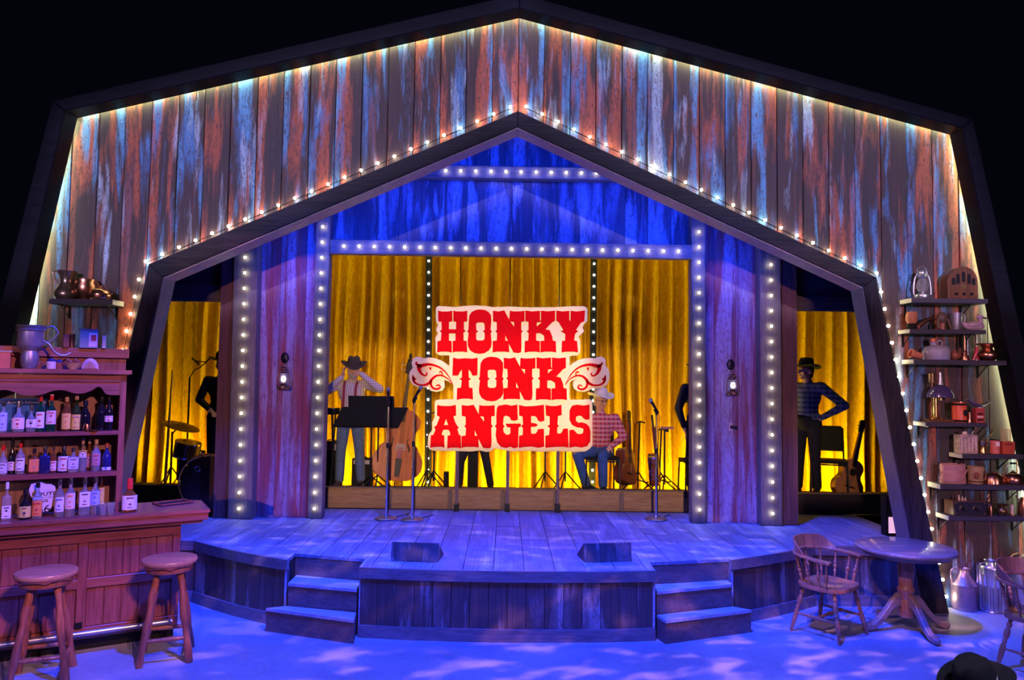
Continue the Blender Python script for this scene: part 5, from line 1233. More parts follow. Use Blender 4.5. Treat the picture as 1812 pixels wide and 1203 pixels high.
STY = {'round': [(.46, 0), (.5, .02), (.5, .54), (.46, .60), (.30, .67), (.19, .73), (.165, .80), (.165, .93), (.19, .935), (.19, .96)],
 'tall': [(.46, 0), (.5, .02), (.5, .58), (.44, .64), (.24, .72), (.17, .78), (.16, .93), (.19, .935), (.19, .96)],
 'wine': [(.46, 0), (.5, .02), (.5, .50), (.46, .58), (.27, .70), (.20, .76), (.18, .94), (.20, .945), (.20, .97)],
 'squat': [(.42, 0), (.48, .03), (.5, .30), (.49, .42), (.40, .52), (.22, .60), (.15, .66), (.14, .86), (.17, .87), (.17, .90)],
 'jug': [(.44, 0), (.5, .05), (.5, .40), (.44, .55), (.26, .68), (.18, .75), (.17, .88), (.2, .89), (.2, .93)],
 'square': [(.47, 0), (.5, .02), (.5, .56), (.46, .62), (.22, .66), (.15, .70), (.14, .88), (.17, .89), (.17, .92)]}
def bottle(label, px, pyb, pyt, wpx, yl, zbase, style, glass, cap, lb=None, lz=(.12, .50), ink=None, neck=None, name='bottle', cat='bottle', group=None, cap_h=.10):
    x, _z = onb(px, pyb, yl); zt = onb(px, pyt, yl)[1]; a = onb(px-wpx/2, pyb, yl)[0]; b_ = onb(px+wpx/2, pyb, yl)[0]
    W = (b_-a); H = max(.10, zt-zbase)
    sq = style == 'square'
    t = thing(name, label, cat, bw(x, yl, zbase+.001), BANG+random.uniform(-.1, .1), group)
    pr = [(r*W, z*H) for r, z in STY[style]]; nn_ = 28
    def ring(V, r, z, k, full=True, a0=0, a1=2*PI):
        for i in range(k):
            a = a0+(a1-a0)*i/(k if full else k-1); c, s = math.cos(a), math.sin(a)
            if sq and r > .3*W: q = (abs(c)**8+abs(s)**8)**(-1/8.); V.append((r*c*q, r*s*q*.62, z))
            else: V.append((r*c, r*s*(.62 if (sq and r > .3*W) else 1), z))
    V = []; F = []
    for r, z in pr: ring(V, r, z, nn_)
    for i in range(len(pr)-1):
        for k in range(nn_): F.append((i*nn_+k, i*nn_+(k+1) % nn_, (i+1)*nn_+(k+1) % nn_, (i+1)*nn_+k))
    F.append(tuple(reversed(range(nn_)))); F.append(tuple((len(pr)-1)*nn_+k for k in range(nn_)))
    mb = MB(); mb.add(V, F); mb.build('glass_body', glass, t, True)
    cr = pr[-1][0]*1.12; cz = pr[-1][1]
    mb = MB(); mb.lathe([(cr, cz-H*cap_h), (cr*1.03, cz), (cr*.95, H), (0, H)], n=14); mb.build('cap', cap, t, True)
    if lb:
        V = []; F = []; k = 11; ex = 1.035
        for z in (lz[0]*H, lz[1]*H): ring(V, .5*W*ex, z, k, False, PI+.35, 2*PI-.35)
        for i in range(k-1): F.append((i, i+1, k+i+1, k+i))
        mb = MB(); mb.add(V, F); mb.build('paper_label', lb, t, True)
        ik = ink or l_ink; _r = random.Random(int(px*10)); e1, e2, e3 = _r.uniform(.35, .62), _r.uniform(.08, .17), _r.uniform(.1, .26); mb = MB(); z0, z1 = lz[0]*H, lz[1]*H; hh = z1-z0; yy = -.5*W*(.62 if sq else 1)*1.045-.001
        mb.bb(-(e3+.06)*W, (e3+.06)*W, yy-.0008, yy+.004, z0+hh*.80, z0+hh*.88); mb.build('label_title', ik, t)
        mb = MB(); mb.M = Matrix.Translation((0, yy, z0+hh*e1)) @ Matrix.Rotation(PI/2, 4, 'X'); mb.lathe([(0, 0), (e2*W, 0), (e2*W, .001), (0, .001)], n=10, sy=_r.uniform(.6, 1.3)); mb.build('label_emblem', ik, t)
        mb = MB(); mb.bb(-e3*W, e3*W, yy-.0008, yy+.004, z0+hh*.14, z0+hh*.19); mb.build('label_line', ik, t)
    if neck:
        mb = MB(); mb.lathe([(pr[-3][0]*1.08, pr[-3][1]), (pr[-3][0]*1.08, pr[-3][1]+.10*H)], n=12); mb.build('neck_label', neck, t, True)
    return t
zz = lambda v: 600+v/3.645
xx = lambda v: v/3.645
def B1(label, cx, top, base, w, *a, yl=.33, z=None, **k): return bottle(label, xx(cx), zz(base), zz(top), w/3.645, yl, z, *a, **k)
A = dict(z=zA1); yA = .34
B1('tall clear gin bottle with a blue-white label, first on the top bottle shelf', 16, 408, 597, 58, 'tall', g_clear, c_blk, l_blue, (.06, .66), l_inkb, **A)
B1('squat clear whiskey bottle with pale label and glass stopper on the top shelf', 115, 400, 597, 86, 'squat', g_clear, c_sil, l_pink, (.10, .46), l_red, **A)
B1('smaller squat flask with silver print between squat and green bottles, top shelf', 196, 425, 596, 66, 'squat', g_clear, c_sil, l_white, (.16, .46), l_ink, **A)
B1('green bottle with red cap and long white label nearest the squat flasks', 255, 370, 595, 60, 'round', g_green, c_red, l_white, (.10, .56), l_red, neck=l_white, **A)
B1('green bottle with red cap and cream label, right-hand one of the green pair', 325, 364, 592, 66, 'round', g_green, c_red, l_pink, (.20, .58), l_red, neck=l_white, **A)
B1('clear bottle with a plain yellow label and cork, top shelf', 423, 374, 588, 62, 'round', g_amber, c_cork, l_yel, (.06, .52), l_or, **A)
B1('dark green bottle with yellow label and long neck beside the corked one', 487, 362, 586, 60, 'wine', g_dkgreen, c_cork, l_yel, (.04, .46), l_br, **A)
B1('plain black jug-shaped bottle in the middle of the empty boards, top shelf', 545, 396, 583, 74, 'jug', g_dark, c_blk, **A)
B1('tall black unlabelled wine bottle near the shelf end', 650, 374, 581, 70, 'wine', g_dark, c_blk, **A)
B1('dark bottle with small pink badge, last on the top shelf', 698, 374, 580, 56, 'wine', g_dark, c_blk, l_pink, (.26, .44), l_red, yl=.30, **A)
Bz = dict(z=zB1)
B1('rounded bottle with lavender label and red neck at the start of the middle shelf', 14, 682, 878, 66, 'squat', g_clear, c_red, l_lav, (.06, .40), l_ink, neck=c_red, **Bz)
B1('dark bottle with gold-white neck label on the middle shelf', 72, 650, 872, 58, 'jug', g_dark, c_blk, l_pink, (.10, .36), l_ink, neck=l_gold, yl=.38, **Bz)
B1('clear whiskey bottle with white label and dark red cap, middle shelf', 126, 672, 870, 62, 'round', g_clear, c_red, l_white, (.12, .52), l_ink, **Bz)
B1('square amber whiskey bottle with an orange label, middle shelf', 216, 706, 868, 68, 'square', g_amber, c_blk, l_or, (.08, .58), l_br, **Bz)
B1('square navy bottle with red neck label and silver cap', 285, 690, 866, 74, 'square', g_navy, c_sil, neck=c_red, **Bz)
B1('slim bottle with pink-red banded label beside the navy bottle', 340, 692, 864, 44, 'tall', g_amber, c_sil, l_pink, (.08, .45), l_red, **Bz)
B1('broad dark green bottle with curled white label, middle shelf', 405, 690, 861, 74, 'jug', g_dark, c_sil, l_white, (.06, .62), l_red, **Bz)
B1('square clear gin bottle with a bright lavender label', 468, 700, 858, 70, 'square', g_clear, c_sil, l_lav, (.14, .60), l_ink, yl=.30, **Bz)
B1('ornate clear decanter with tall stopper behind the lavender label', 528, 634, 856, 56, 'squat', g_clear, c_cork, l_white, (.40, .62), l_ink, yl=.38, **Bz)
B1('corked bottle with small reddish label, middle shelf', 570, 648, 853, 44, 'tall', g_amber, c_cork, l_br, (.10, .54), l_red, yl=.40, **Bz)
B1('corked bottle with a plain dusky pink label, middle shelf', 614, 648, 850, 62, 'round', g_clear, c_cork, l_br, (.18, .56), l_red, **Bz)
B1('squat dark bottle with a copper-red stopper, last on the middle shelf', 684, 672, 848, 64, 'jug', g_navy, c_cop, l_white, (.02, .13), l_inkb, **Bz)
Cz = dict(z=1.07)
B1('tall square clear bottle with white cap at the near end of the counter shelf', 38, 924, 1143, 62, 'square', g_clear, c_wht, l_white, (.05, .38), l_ink, yl=.19, **Cz)
B1('round dark liqueur bottle with gold label before the highway shield', 158, 966, 1138, 84, 'squat', g_dark, c_blk, l_gold, (.08, .44), l_ink, yl=.16, **Cz)
B1('clear bottle with a red-orange label before the highway shield', 237, 926, 1132, 68, 'round', g_clear, c_blk, l_or, (.08, .50), l_red, yl=.16, **Cz)
B1('clear bottle with white label just past the highway shield', 380, 908, 1120, 64, 'tall', g_clear, c_sil, l_white, (.14, .54), l_inkb, yl=.17, **Cz)
B1('clear bottle with peach label on the counter shelf', 449, 900, 1117, 68, 'tall', g_clear, c_sil, l_pink, (.20, .62), l_or, yl=.17, **Cz)
B1('square clear bottle with tall white label above a clear base', 541, 895, 1111, 72, 'square', g_clear, c_sil, l_white, (.22, .62), l_ink, yl=.18, **Cz)
B1('clear bottle with blue and white label on the counter shelf', 609, 893, 1106, 64, 'tall', g_clear, c_sil, l_blue, (.26, .64), l_inkb, yl=.18, **Cz)
B1('slim bottle with yellow label, farthest back on the counter shelf', 652, 893, 1060, 38, 'tall', g_amber, c_sil, l_yel, (.20, .70), l_br, yl=.33, **Cz)
B1('round bourbon bottle with red wax top standing alone on the counter', 832, 897, 1112, 100, 'squat', g_amber, c_red, l_lav, (.08, .50), l_ink, yl=.17, cap_h=.22, neck=c_red, **Cz)
for k, cx_ in enumerate((663, 714)):
    x, _ = onb(xx(cx_), zz(1130), .07); t = thing('shot_glass', ('empty shot glass on the counter, the one nearer the bottles' if k == 0 else 'empty shot glass on the counter, the one nearer the bourbon'), 'glass', bw(x, .07, 1.0708), BANG)
    mb = MB(); mb.lathe([(0, 0), (.021, 0), (.030, .098), (.0275, .098), (.020, .014), (0, .014)], n=20); mb.build('glass_body', m_glass, t, True)
# small cup and stopper on top shelf
x, _ = onb(xx(560), zz(580), .27); t = thing('stone_cup', 'tiny brown cup with lid lying before the black jug bottle', 'cup', bw(x, .275, zA1+.001), BANG)
mb = MB(); mb.lathe([(0, 0), (.028, 0), (.03, .02), (.022, .055), (.016, .056), (0, .056)], n=16); mb.build('body', m_copper, t, True); mb = MB(); mb.lathe([(0, 0), (.04, 0), (.04, .006), (0, .006)], (.05, .0, 0), 16); mb.build('lid', m_copper, t, True)
# highway shield sign
sp = [(180,965),(195,925),(235,915),(262,912),(300,925),(330,925),(360,940),(368,965),(355,1000),(345,1040),(340,1080),(320,1110),(290,1118),(258,1118),(225,1085),(205,1030),(188,1000)]
SH = [onb(xx(a), zz(b_), .21) for a, b_ in sp]; cxs_ = sum(p[0] for p in SH)/len(SH)
t = thing('highway_sign', 'shield-shaped tin highway sign reading ROUTE US 66 leaning behind bottles', 'sign', bw(cxs_, .21, 1.071), BANG)
mb = MB(); mb.prism([(x-cxs_, z-1.071) for x, z in SH], 0, .006); mb.build('tin_border', c_blk, t)
ce = Vector((0, .11)); mb = MB(); mb.prism([tuple(ce+(Vector((x-cxs_, z-1.071))-ce)*.93) for x, z in SH], -.002, -.0003); mb.build('shield_face', M('cream_tin', (.80, .66, .60), .5), t)
for s_, zc, szz, sx in (('ROUTE', .178, .040, 1.25), ('US', .125, .034, 1.5), ('66', .058, .085, 1.1)):
    me = text_mesh(s_, szz, c_blk, 'lettering', .0006, 'CENTER', sx, .0002); o = link('lettering', me, t, (.005, -.004, zc)); o['label'] = 'black lettering '+s_
mb = MB(); mb.bb(-.085, .085, -.0035, -.0021, .150, .153); mb.build('divider_line', c_blk, t)
# blue sign at back of the top shelf: America's Authentic
a = onb(0, 704, .47); b_ = onb(xx(310), 704, .47); zt = onb(xx(100), zz(385), .47)[1]; 
t = thing('tin_poster', 'blue tin poster with pale lettering behind the gin and whiskey bottles', 'sign', bw(b_[0], .472, zA1+.001), BANG)
mb = MB(); mb.bb(-.55, 0, 0, .006, 0, zt-zA1); mb.build('tin_sheet', M('poster_blue', (.02, .12, .50), .45, var=.3, scale=8), t)
mb = MB(); mb.bb(-.55, 0, -.002, 0, zt-zA1-.045, zt-zA1-.012); mb.build('title_band', M('poster_navy', (.02, .04, .16), .5), t)
me = text_mesh("America's Authentic Co", .032, M('poster_lettering', (.65, .60, .75), .5, var=0), 'lettering', .0006, 'RIGHT', .85, .0006); o = link('lettering', me, t, (-.01, -.004, zt-zA1-.030))
# tray on the counter
x, y = blocal(306, 892, 1.07); t = thing('serving_tray', 'flat dark tray lying on the counter by the rough column', 'tray', bw(x, y+.03, 1.071), BANG+.3)
mb = MB(); mb.bb(-.14, .14, -.09, .09, 0, .008); mb.build('base', m_blackp, t)
for dx, dy, w_, d_ in ((0, -.085, .28, .01), (0, .085, .28, .01), (-.135, 0, .01, .16), (.135, 0, .01, .16)): mb = MB(); mb.bb(dx-w_/2, dx+w_/2, dy-d_/2, dy+d_/2, .0081, .018); mb.build('rim', m_barz, t)

# ---- props on the back-bar ledge and crest
m_tin = M('dull_grey_tin', (.30, .28, .34), .42, .7, var=.2); m_crock = M('stoneware_cream', (.62, .46, .40), .5); m_brown = M('brown_glaze', (.24, .07, .04), .35)
def onledge(px, yl=.36): return onb(px, 640, yl)[0]
def ht(py, yl, zb_): return onb(60, py, yl)[1]-zb_
x = onledge(52, .30); H = ht(576, .30, zL); t = thing('tin_funnel_can', 'grey tin can with funnel bottom, loop handle and long curled spout', 'can', bw(x, .30, zL+.001), BANG)
mb = MB(); mb.lathe([(0, 0), (.045, .0), (.06, .03), (.065, .09), (.055, .14), (.08, .17), (.092, .19), (.092, H-.05), (.098, H-.045), (.10, H-.035), (.092, H-.03), (.105, H), (.098, H), (.085, H-.03), (.08, .2), (0, .19)], n=28); mb.build('body', m_tin, t, True)
mb = MB(); mb.path(catmull([(.09, 0, H-.03), (.14, 0, H), (.185, 0, H-.05), (.15, 0, H-.11), (.09, 0, H-.15)], 5), .006, 8); mb.build('loop_handle', m_tin, t, True)
mb = MB(); mb.path(catmull([(.085, .0, H-.12), (.13, -.01, H-.15), (.17, -.01, H-.21), (.23, -.01, H-.235), (.28, 0, H-.21)], 5), .008, 8); mb.build('spout', m_tin, t, True)
x = onledge(5, .30); t = thing('wooden_crate', 'small red-brown box on the ledge at the picture edge of the back bar', 'box', bw(x, .32, zL+.001), BANG); h_ = ht(622, .30, zL)
mb = MB(); mb.bb(-.12, .05, -.05, .05, 0, h_-.012); mb.build('body', M('red_box', (.45, .10, .06), .5), t); mb = MB(); mb.bb(-.125, .06, -.055, .055, h_-.012, h_); mb.build('lid', m_tin, t)
for px, w_, h0, mt, lb_ in ((91, .034, 632, m_crock, 'small cream crock with dark domed lid on the back-bar ledge'), (105, .026, 634, m_brown, 'small brown glazed jar next to the cream crock')):
    x = onledge(px, .30); h_ = ht(h0, .30, zL); t = thing('lidded_jar', lb_, 'jar', bw(x, .30, zL+.001), BANG)
    mb = MB(); mb.lathe([(0, 0), (w_, 0), (w_*1.05, .01), (w_*1.05, h_*.62), (w_*.9, h_*.66), (0, h_*.66)], n=18); mb.build('body', mt, t, True)
    mb = MB(); mb.lathe([(w_*1.0, h_*.665), (w_*.9, h_*.82), (w_*.4, h_*.92), (w_*.2, h_*.94), (w_*.2, h_), (0, h_)], n=18); mb.build('lid', m_navylid if 'm_navylid' in globals() else g_navy, t, True)
x = onledge(129, .30); t = thing('pinch_bowl', 'small pale bowl heaped with dark fruit on the back-bar ledge', 'bowl', bw(x, .30, zL+.001), BANG)
mb = MB(); mb.lathe([(0, 0), (.03, 0), (.055, .04), (.075, .055), (.07, .055), (.04, .012), (0, .01)], n=24); mb.build('body', m_crock, t, True)
for k in range(6): a = k*1.05; mb = MB(); mb.ball((.035*math.cos(a), .03*math.sin(a), .06+.012*(k % 2)), .017, 10, 6); mb.build('fruit', m_brown, t, True)
x = onledge(160, .30); t = thing('seashell', 'pale ridged shell figure at the end of the back-bar ledge', 'shell', bw(x, .30, zL+.001), BANG)
mb = MB(); V = []; F = []
for i in range(13):
    for j in range(9):
        a = PI*i/12; r = .058*(1-.1*math.cos(j*2.6)); th = PI/2*j/8
        V.append((r*math.cos(a)*math.cos(th)*1.0, -.02-.035*math.sin(th)*math.sin(a)+.02, .0+r*1.5*math.sin(a)*(1-.25*math.sin(th))+.004))
for i in range(12):
    for j in range(8): F.append((i*9+j, i*9+j+1, (i+1)*9+j+1, (i+1)*9+j))
mb.add(V, F); mb.build('shell_body', M('shell_pink', (.55, .38, .40), .5), t, True); mb = MB(); mb.bb(-.05, .05, -.02, .03, 0, .01); mb.build('base', m_brown, t)
for k, (px, h0, w_, mt, nm, lb_, ct) in enumerate(((117, 592, .040, m_brown, 'brown_book', 'dark brown book standing on the crest board behind the spout', 'book'), (127, 590, .045, m_copper, 'copper_tin', 'copper-brown canister on the crest board', 'tin'), (157, 585, .13, M('grey_green_tin', (.22, .28, .26), .5), 'label_tin', 'wide grey-green tin with a faded label on the crest board', 'tin'), (184, 594, .028, M('pale_book', (.60, .55, .38), .6), 'pale_book', 'thin pale book at the end of the crest board', 'book'))):
    x, _ = onb(px, 610, .42); h_ = onb(px, h0, .42)[1]-zT1; t = thing(nm, lb_, ct, bw(x, .44, zT1+.001), BANG)
    if k in (1,):
        mb = MB(); mb.lathe([(0, 0), (w_/2, 0), (w_/2, h_*.8), (w_/2*1.05, h_*.82), (w_/2*1.05, h_*.95), (0, h_)], n=18); mb.build('body', mt, t, True)
    else:
        mb = MB(); mb.bb(-w_/2, w_/2, -.045, .045, 0, h_); mb.build('body' if k == 2 else 'cover', mt, t)
        if k == 2:
            mb = MB(); mb.bb(.0, w_/2*.95, -.047, -.0451, .01, h_-.02); mb.build('paper_label', l_pink, t); mb = MB(); mb.bb(.015, w_/2*.8, -.0485, -.0472, h_*.4, h_*.75); mb.build('label_print', l_red, t); mb = MB(); mb.bb(-w_/2-.003, w_/2+.003, -.048, .048, h_, h_+.012); mb.build('lid', m_tin, t)
        else: mb = MB(); mb.bb(-w_/2+.004, w_/2-.004, -.040, .050, .003, h_-.003) ; mb.M = Matrix.Translation((0, .0, 0)); mb.build('pages', l_pink, t)
# ---- bar stools
def make_stool(label, loc, rz):
    t = thing('bar_stool', label, 'stool', loc, rz, 'log-legged bar stools at the bar')
    h = .77; rnd = random.Random(2)
    mb = MB(); V = []; n = 40
    pr = [(0, h), (.17, h), (.198, h-.006), (.205, h-.02), (.200, h-.036)]
    mb.lathe(pr[::-1]+[], n=n); mb.build('seat', m_stoolt, t, True)
    mb = MB(); V = []; F = []
    for j in range(2):
        for k in range(n):
            a = 2*PI*k/n; r = (.197, .187)[j]; z = (h-.034, h-.056+.006*math.sin(a*7)+.004*math.sin(a*13))[j]; V.append((r*math.cos(a), r*math.sin(a), z))
    for k in range(n): F.append((k, (k+1) % n, n+(k+1) % n, n+k))
    F.append(tuple(n+k for k in reversed(range(n)))); mb.add(V, F); mb.build('bark_edge', m_stool, t, True)
    mb = MB(); mb.lathe([(0, h-.10), (.165, h-.10), (.172, h-.09), (.172, h-.062), (0, h-.062)], n=n); mb.build('under_ring', m_stool, t, True)
    ang = [math.radians(d) for d in (-114, -24, 66, 156)]
    tops = [Vector((.115*math.cos(a), .115*math.sin(a), h-.10)) for a in ang]; feet = [Vector((.245*math.cos(a), .245*math.sin(a), 0)) for a in ang]
    for a, b_ in zip(tops, feet):
        P = []; R_ = []
        for i in range(9):
            q = a.lerp(b_, i/8); P.append(q+Vector((rnd.uniform(-.004, .004), rnd.uniform(-.004, .004), 0)) if 0 < i < 8 else q); R_.append(.024+.004*math.sin(i*1.7+a.x*20)+.003*(i/8))
        mb = MB(); mb.path(P, R_, 12); mb.build('leg', m_stool, t, True)
    for i in range(4):
        f = .73+.045*(i % 2); a = tops[i].lerp(feet[i], f); b_ = tops[(i+1) % 4].lerp(feet[(i+1) % 4], f); mb = MB(); mb.path([a, (a+b_)/2, b_], [.014, .018, .014], 10); mb.build('rung', m_stool, t, True)
    return t
p1 = az(292, 1157, 0)-BN*.07; p2 = az(74, 1196, 0)-BN*.04
s1 = make_stool('log-legged bar stool nearer the platform steps', (p1.x, p1.y, 0), 0)
s2 = copy_tree(s1); s2.location = (p2.x, p2.y, 0); s2['label'] = 'log-legged bar stool nearer the picture edge'; s2.rotation_euler.z = .04
# ================================================================== WALL SHELVES AND PROPS
m_shelf = WOOD('dark_navy_shelf', (.018, .015, .028), (.05, .04, .06), 'x', .5); m_shelfend = M('pale_sawn_end', (.55, .50, .40), .6)
YW = 7.385; YSF = 7.17; YI = 7.27
SHZ = {}
def wshelf(key, label, x0, x1, py0, py1, br=()):
    a, b_ = at(x0, py0, YSF), at(x1, py0, YSF); z1 = (a.z+b_.z)/2; z0 = z1-abs(at(x0, py1, YSF).z-a.z)
    t = thing('wall_shelf', label, 'shelf', ((a.x+b_.x)/2, YSF, z0)); w_ = (b_.x-a.x)/2
    mb = MB(); mb.bb(-w_, w_, 0, YW-YSF, 0, z1-z0); mb.build('board', m_shelf, t)
    s = -1 if a.x > 0 else 1
    mb = MB(); e = s*w_; mb.bb(min(e, e+s*.003), max(e, e+s*.003), .002, YW-YSF-.002, .001, z1-z0-.001); o = mb.build('end_grain', m_shelfend, t); o['label'] = 'pale sawn end of the shelf'
    for bx in br:
        X = at(bx, py1, YSF+.1).x-t.location.x
        mb = MB(); mb.bb(X-.009, X+.009, YW-YSF-.008, YW-YSF, -.13, -.001); mb.bb(X-.009, X+.009, .02, YW-YSF, -.007, -.001); mb.path([(X, YW-YSF-.006, -.12), (X, .06, -.008)], .006, 6); mb.build('bracket', m_black, t)
    SHZ[key] = z1; return t
wshelf('L', 'single shelf with copper pots above the back bar', 87, 199, 529, 538, (112, 196))
wshelf(1, 'top wall shelf on the table side with lantern and radio', 1613, 1748, 528, 536, (1612, 1712))
wshelf(2, 'second wall shelf from the top holding the duck decoy', 1610, 1745, 583, 590, (1608, 1712))
wshelf(3, 'third wall shelf from the top holding the stoneware jug', 1617, 1781, 637, 645, (1616, 1742))
wshelf(4, 'short wall shelf holding the oil lamp and red coffee tin', 1638, 1748, 748, 755, (1636, 1735))
wshelf(5, 'wall shelf holding the brass mortar and match box', 1703, 1811, 804, 812, (1700, 1778))
wshelf(6, 'wall shelf holding the leather bucket and kettle', 1664, 1860, 858, 867, (1658, 1796))
wshelf(7, 'lowest wall shelf holding the black radio', 1679, 1860, 914, 922, (1672, 1804))
def it(name, label, cat, px, key, Y=YI, rz=0, group=None):
    return thing(name, label, cat, (at(px, 600, Y).x, Y, SHZ[key]+.001), rz, group)
S = 1/ (FPX/YI)   # metres per pixel at the shelves
def H_(key, px, pyt, Y=YI): return at(px, pyt, Y).z-SHZ[key]
def xat(px, key=1):   # account for the lean of the picture: x at shelf height
    return at(px, 700, YI).x
def put(name, label, cat, px, py, key, rz=0, Y=YI): return thing(name, label, cat, (at(px, py, Y).x, Y, SHZ[key]+.001), rz)
def L(t, nm, prof, mat, c=(0, 0, 0), n=22, sy=1): mb = MB(); mb.lathe(prof, c, n, sy); return mb.build(nm, mat, t, True)
def P_(t, nm, P, R, mat, n=8): mb = MB(); mb.path(P, R, n); return mb.build(nm, mat, t, True)
def lantern(t, H, mf, mg, lit=None, w=None):
    w = w or H*.30
    L(t, 'tank', [(0, 0), (w*.9, 0), (w, H*.04), (w*.95, H*.12), (w*.5, H*.17), (w*.4, H*.20), (0, H*.20)], mf)
    L(t, 'burner', [(w*.42, H*.20), (w*.5, H*.24), (w*.45, H*.27), (0, H*.27)], mf)
    L(t, 'glass_globe', [(w*.42, H*.27), (w*.62, H*.36), (w*.64, H*.48), (w*.48, H*.60), (w*.38, H*.66)], mg)
    L(t, 'hood', [(w*.45, H*.66), (w*.55, H*.70), (w*.38, H*.76), (w*.38, H*.86), (w*.5, H*.88), (w*.2, H*.93), (0, H*.93)], mf)
    for s in (-1, 1): P_(t, 'side_tube', catmull([(s*w*.9, 0, H*.10), (s*w*1.02, 0, H*.2), (s*w*.95, 0, H*.5), (s*w*.72, 0, H*.74), (s*w*.3, 0, H*.80)], 4), w*.09, mf)
    P_(t, 'wire_guard', [(-w*.7, -w*.4, H*.42), (w*.7, -w*.4, H*.5)], w*.03, mf); P_(t, 'wire_guard', [(w*.7, -w*.4, H*.42), (-w*.7, -w*.4, H*.5)], w*.03, mf)
    P_(t, 'bail', catmull([(-w*.6, 0, H*.76), (-w*.5, 0, H*.95), (0, 0, H*1.04), (w*.5, 0, H*.95), (w*.6, 0, H*.76)], 4), w*.035, mf)
    if lit: mb = MB(); mb.ball((0, 0, H*.44), (w*.30, w*.30, H*.12), 12, 8); mb.build('glowing_mantle', lit, t, True)
# left shelf
m_oldb = M('aged_brass', (.28, .20, .14), .3, .85, var=.3)
h = H_('L', 116, 480); t = put('brass_pitcher', 'tall waisted brass pitcher with a wide lip on the shelf above the bar', 'pitcher', 117, 520, 'L', PI)
L(t, 'body', [(0, 0), (.085, 0), (.105, .03), (.11, .06), (.09, .10), (.06, h*.55), (.055, h*.65), (.07, h*.85), (.095, h), (.088, h), (.062, h*.84), (.045, h*.65), (0, .1)], m_oldb, n=28)
P_(t, 'handle', catmull([(.09, 0, h*.97), (.135, 0, h*.99), (.13, 0, h*.82), (.085, 0, h*.55), (.11, 0, h*.33), (.115, 0, .05)], 5), .008, m_oldb)
h = H_('L', 153, 494); t = put('copper_cauldron', 'two-handled copper bowl between pitcher and covered dish', 'bowl', 151, 520, 'L', 0, 7.31)
L(t, 'body', [(0, 0), (.05, 0), (.055, .02), (.10, .07), (.108, h*.7), (.095, h*.85), (.10, h), (.094, h), (.09, h*.85), (.10, h*.6), (0, .03)], m_copper, n=28)
for s in (-1, 1): P_(t, 'ring_handle', [(s*(.105+.02*math.sin(a)), 0, h*.78+.022*math.cos(a)) for a in [i*PI/5 for i in range(11)]], .005, m_copper)
h = H_('L', 177, 505, 7.22); t = put('copper_chafing_dish', 'small lidded copper dish with side knobs at the end of the bar shelf', 'dish', 177, 520, 'L', 0, 7.22)
L(t, 'body', [(0, 0), (.085, 0), (.095, .01), (.095, .05), (.10, .052), (.09, .056), (0, .056)], m_copper, n=28)
L(t, 'lid', [(.092, .058), (.085, .085), (.05, .11), (.02, .118), (.015, .125), (.02, .135), (0, .14)], m_copper, n=28)
for s in (-1, 1): P_(t, 'side_knob', [(s*.095, 0, .055), (s*.12, 0, .06)], .008, m_copper)
# shelf 1
h = H_(1, 1632, 474); t = put('barn_lantern', 'silvery barn lantern standing on the top wall shelf', 'lantern', 1632, 515, 1); lantern(t, h, m_steel, m_glass, None, .085)
h = H_(1, 1697, 474); t = put('tombstone_radio', 'arched wooden cathedral radio on the top wall shelf', 'radio', 1698, 515, 1)
wr_ = .150; arc = [(-wr_, 0), (wr_, 0)]+[(wr_*math.cos(a), h-wr_*1.0+wr_*1.0*math.sin(a)) for a in [i*PI/14 for i in range(15)]]
m_rad = WOOD('radio_walnut', (.07, .025, .012), (.20, .08, .035), 'z', .3, .8, .5)
mb = MB(); mb.prism(arc, -.06, .08, .008); mb.build('cabinet', m_rad, t)
mb = MB(); mb.prism([(x*.93, .03+z*.92) for x, z in arc], -.066, -.0601, .002); mb.build('face_panel', m_rad, t)
for x, z0, z1 in ((0, .17, .27), (-.055, .15, .25), (.055, .15, .25), (-.10, .14, .21), (.10, .14, .21)):
    mb = MB(); mb.prism([(x-.017, z0), (x+.017, z0), (x+.017, z1-.015), (x+.009, z1), (x-.009, z1), (x-.017, z1-.015)], -.070, -.0665); mb.build('grille_slot', m_blackp, t)
mb = MB(); mb.M = Matrix.Translation((0, -.066, .125)) @ Matrix.Rotation(PI/2, 4, 'X'); mb.lathe([(0, 0), (.026, 0), (.026, .004), (0, .004)], n=20, sy=.7); mb.build('dial', m_brass, t, True)
for x in (-.075, 0, .075): mb = MB(); mb.M = Matrix.Translation((x, -.066, .05)) @ Matrix.Rotation(PI/2, 4, 'X'); mb.lathe([(.014, 0), (.012, .018), (0, .018)], n=12); mb.build('knob', m_blackp, t, True)
# shelf 2
h = H_(2, 1612, 552); t = put('carved_mug', 'orange-brown carved wooden mug with dark base on the duck shelf', 'mug', 1613, 570, 2)
L(t, 'base_ring', [(0, 0), (.045, 0), (.05, .02), (.045, .06), (0, .06)], m_blackp); L(t, 'body', [(.04, .06), (.052, .09), (.055, h*.8), (.045, h), (.038, h), (.04, .08), (0, .08)], M('carved_orange_wood', (.40, .14, .06), .5))
t = put('powder_horn', 'curved tan powder horn lying on the duck shelf', 'horn', 1640, 570, 2); P_(t, 'horn', catmull([(-.095, 0, .02), (-.06, 0, .06), (-.01, 0, .095), (.05, 0, .11), (.085, 0, .10)], 5), [.026-.0006*i for i in range(21)], m_copper, 12); P_(t, 'end_cap', [(-.105, 0, .012), (-.088, 0, .03)], .028, m_brown, 12)
h = H_(2, 1666, 552); t = put('leather_pouch', 'dark brown leather pouch with hanging flap on the duck shelf', 'pouch', 1667, 570, 2)
mb = MB(); mb.ball((0, 0, h*.66), (.052, .04, h*.33), 20, 12); mb.build('body', m_leather, t, True)
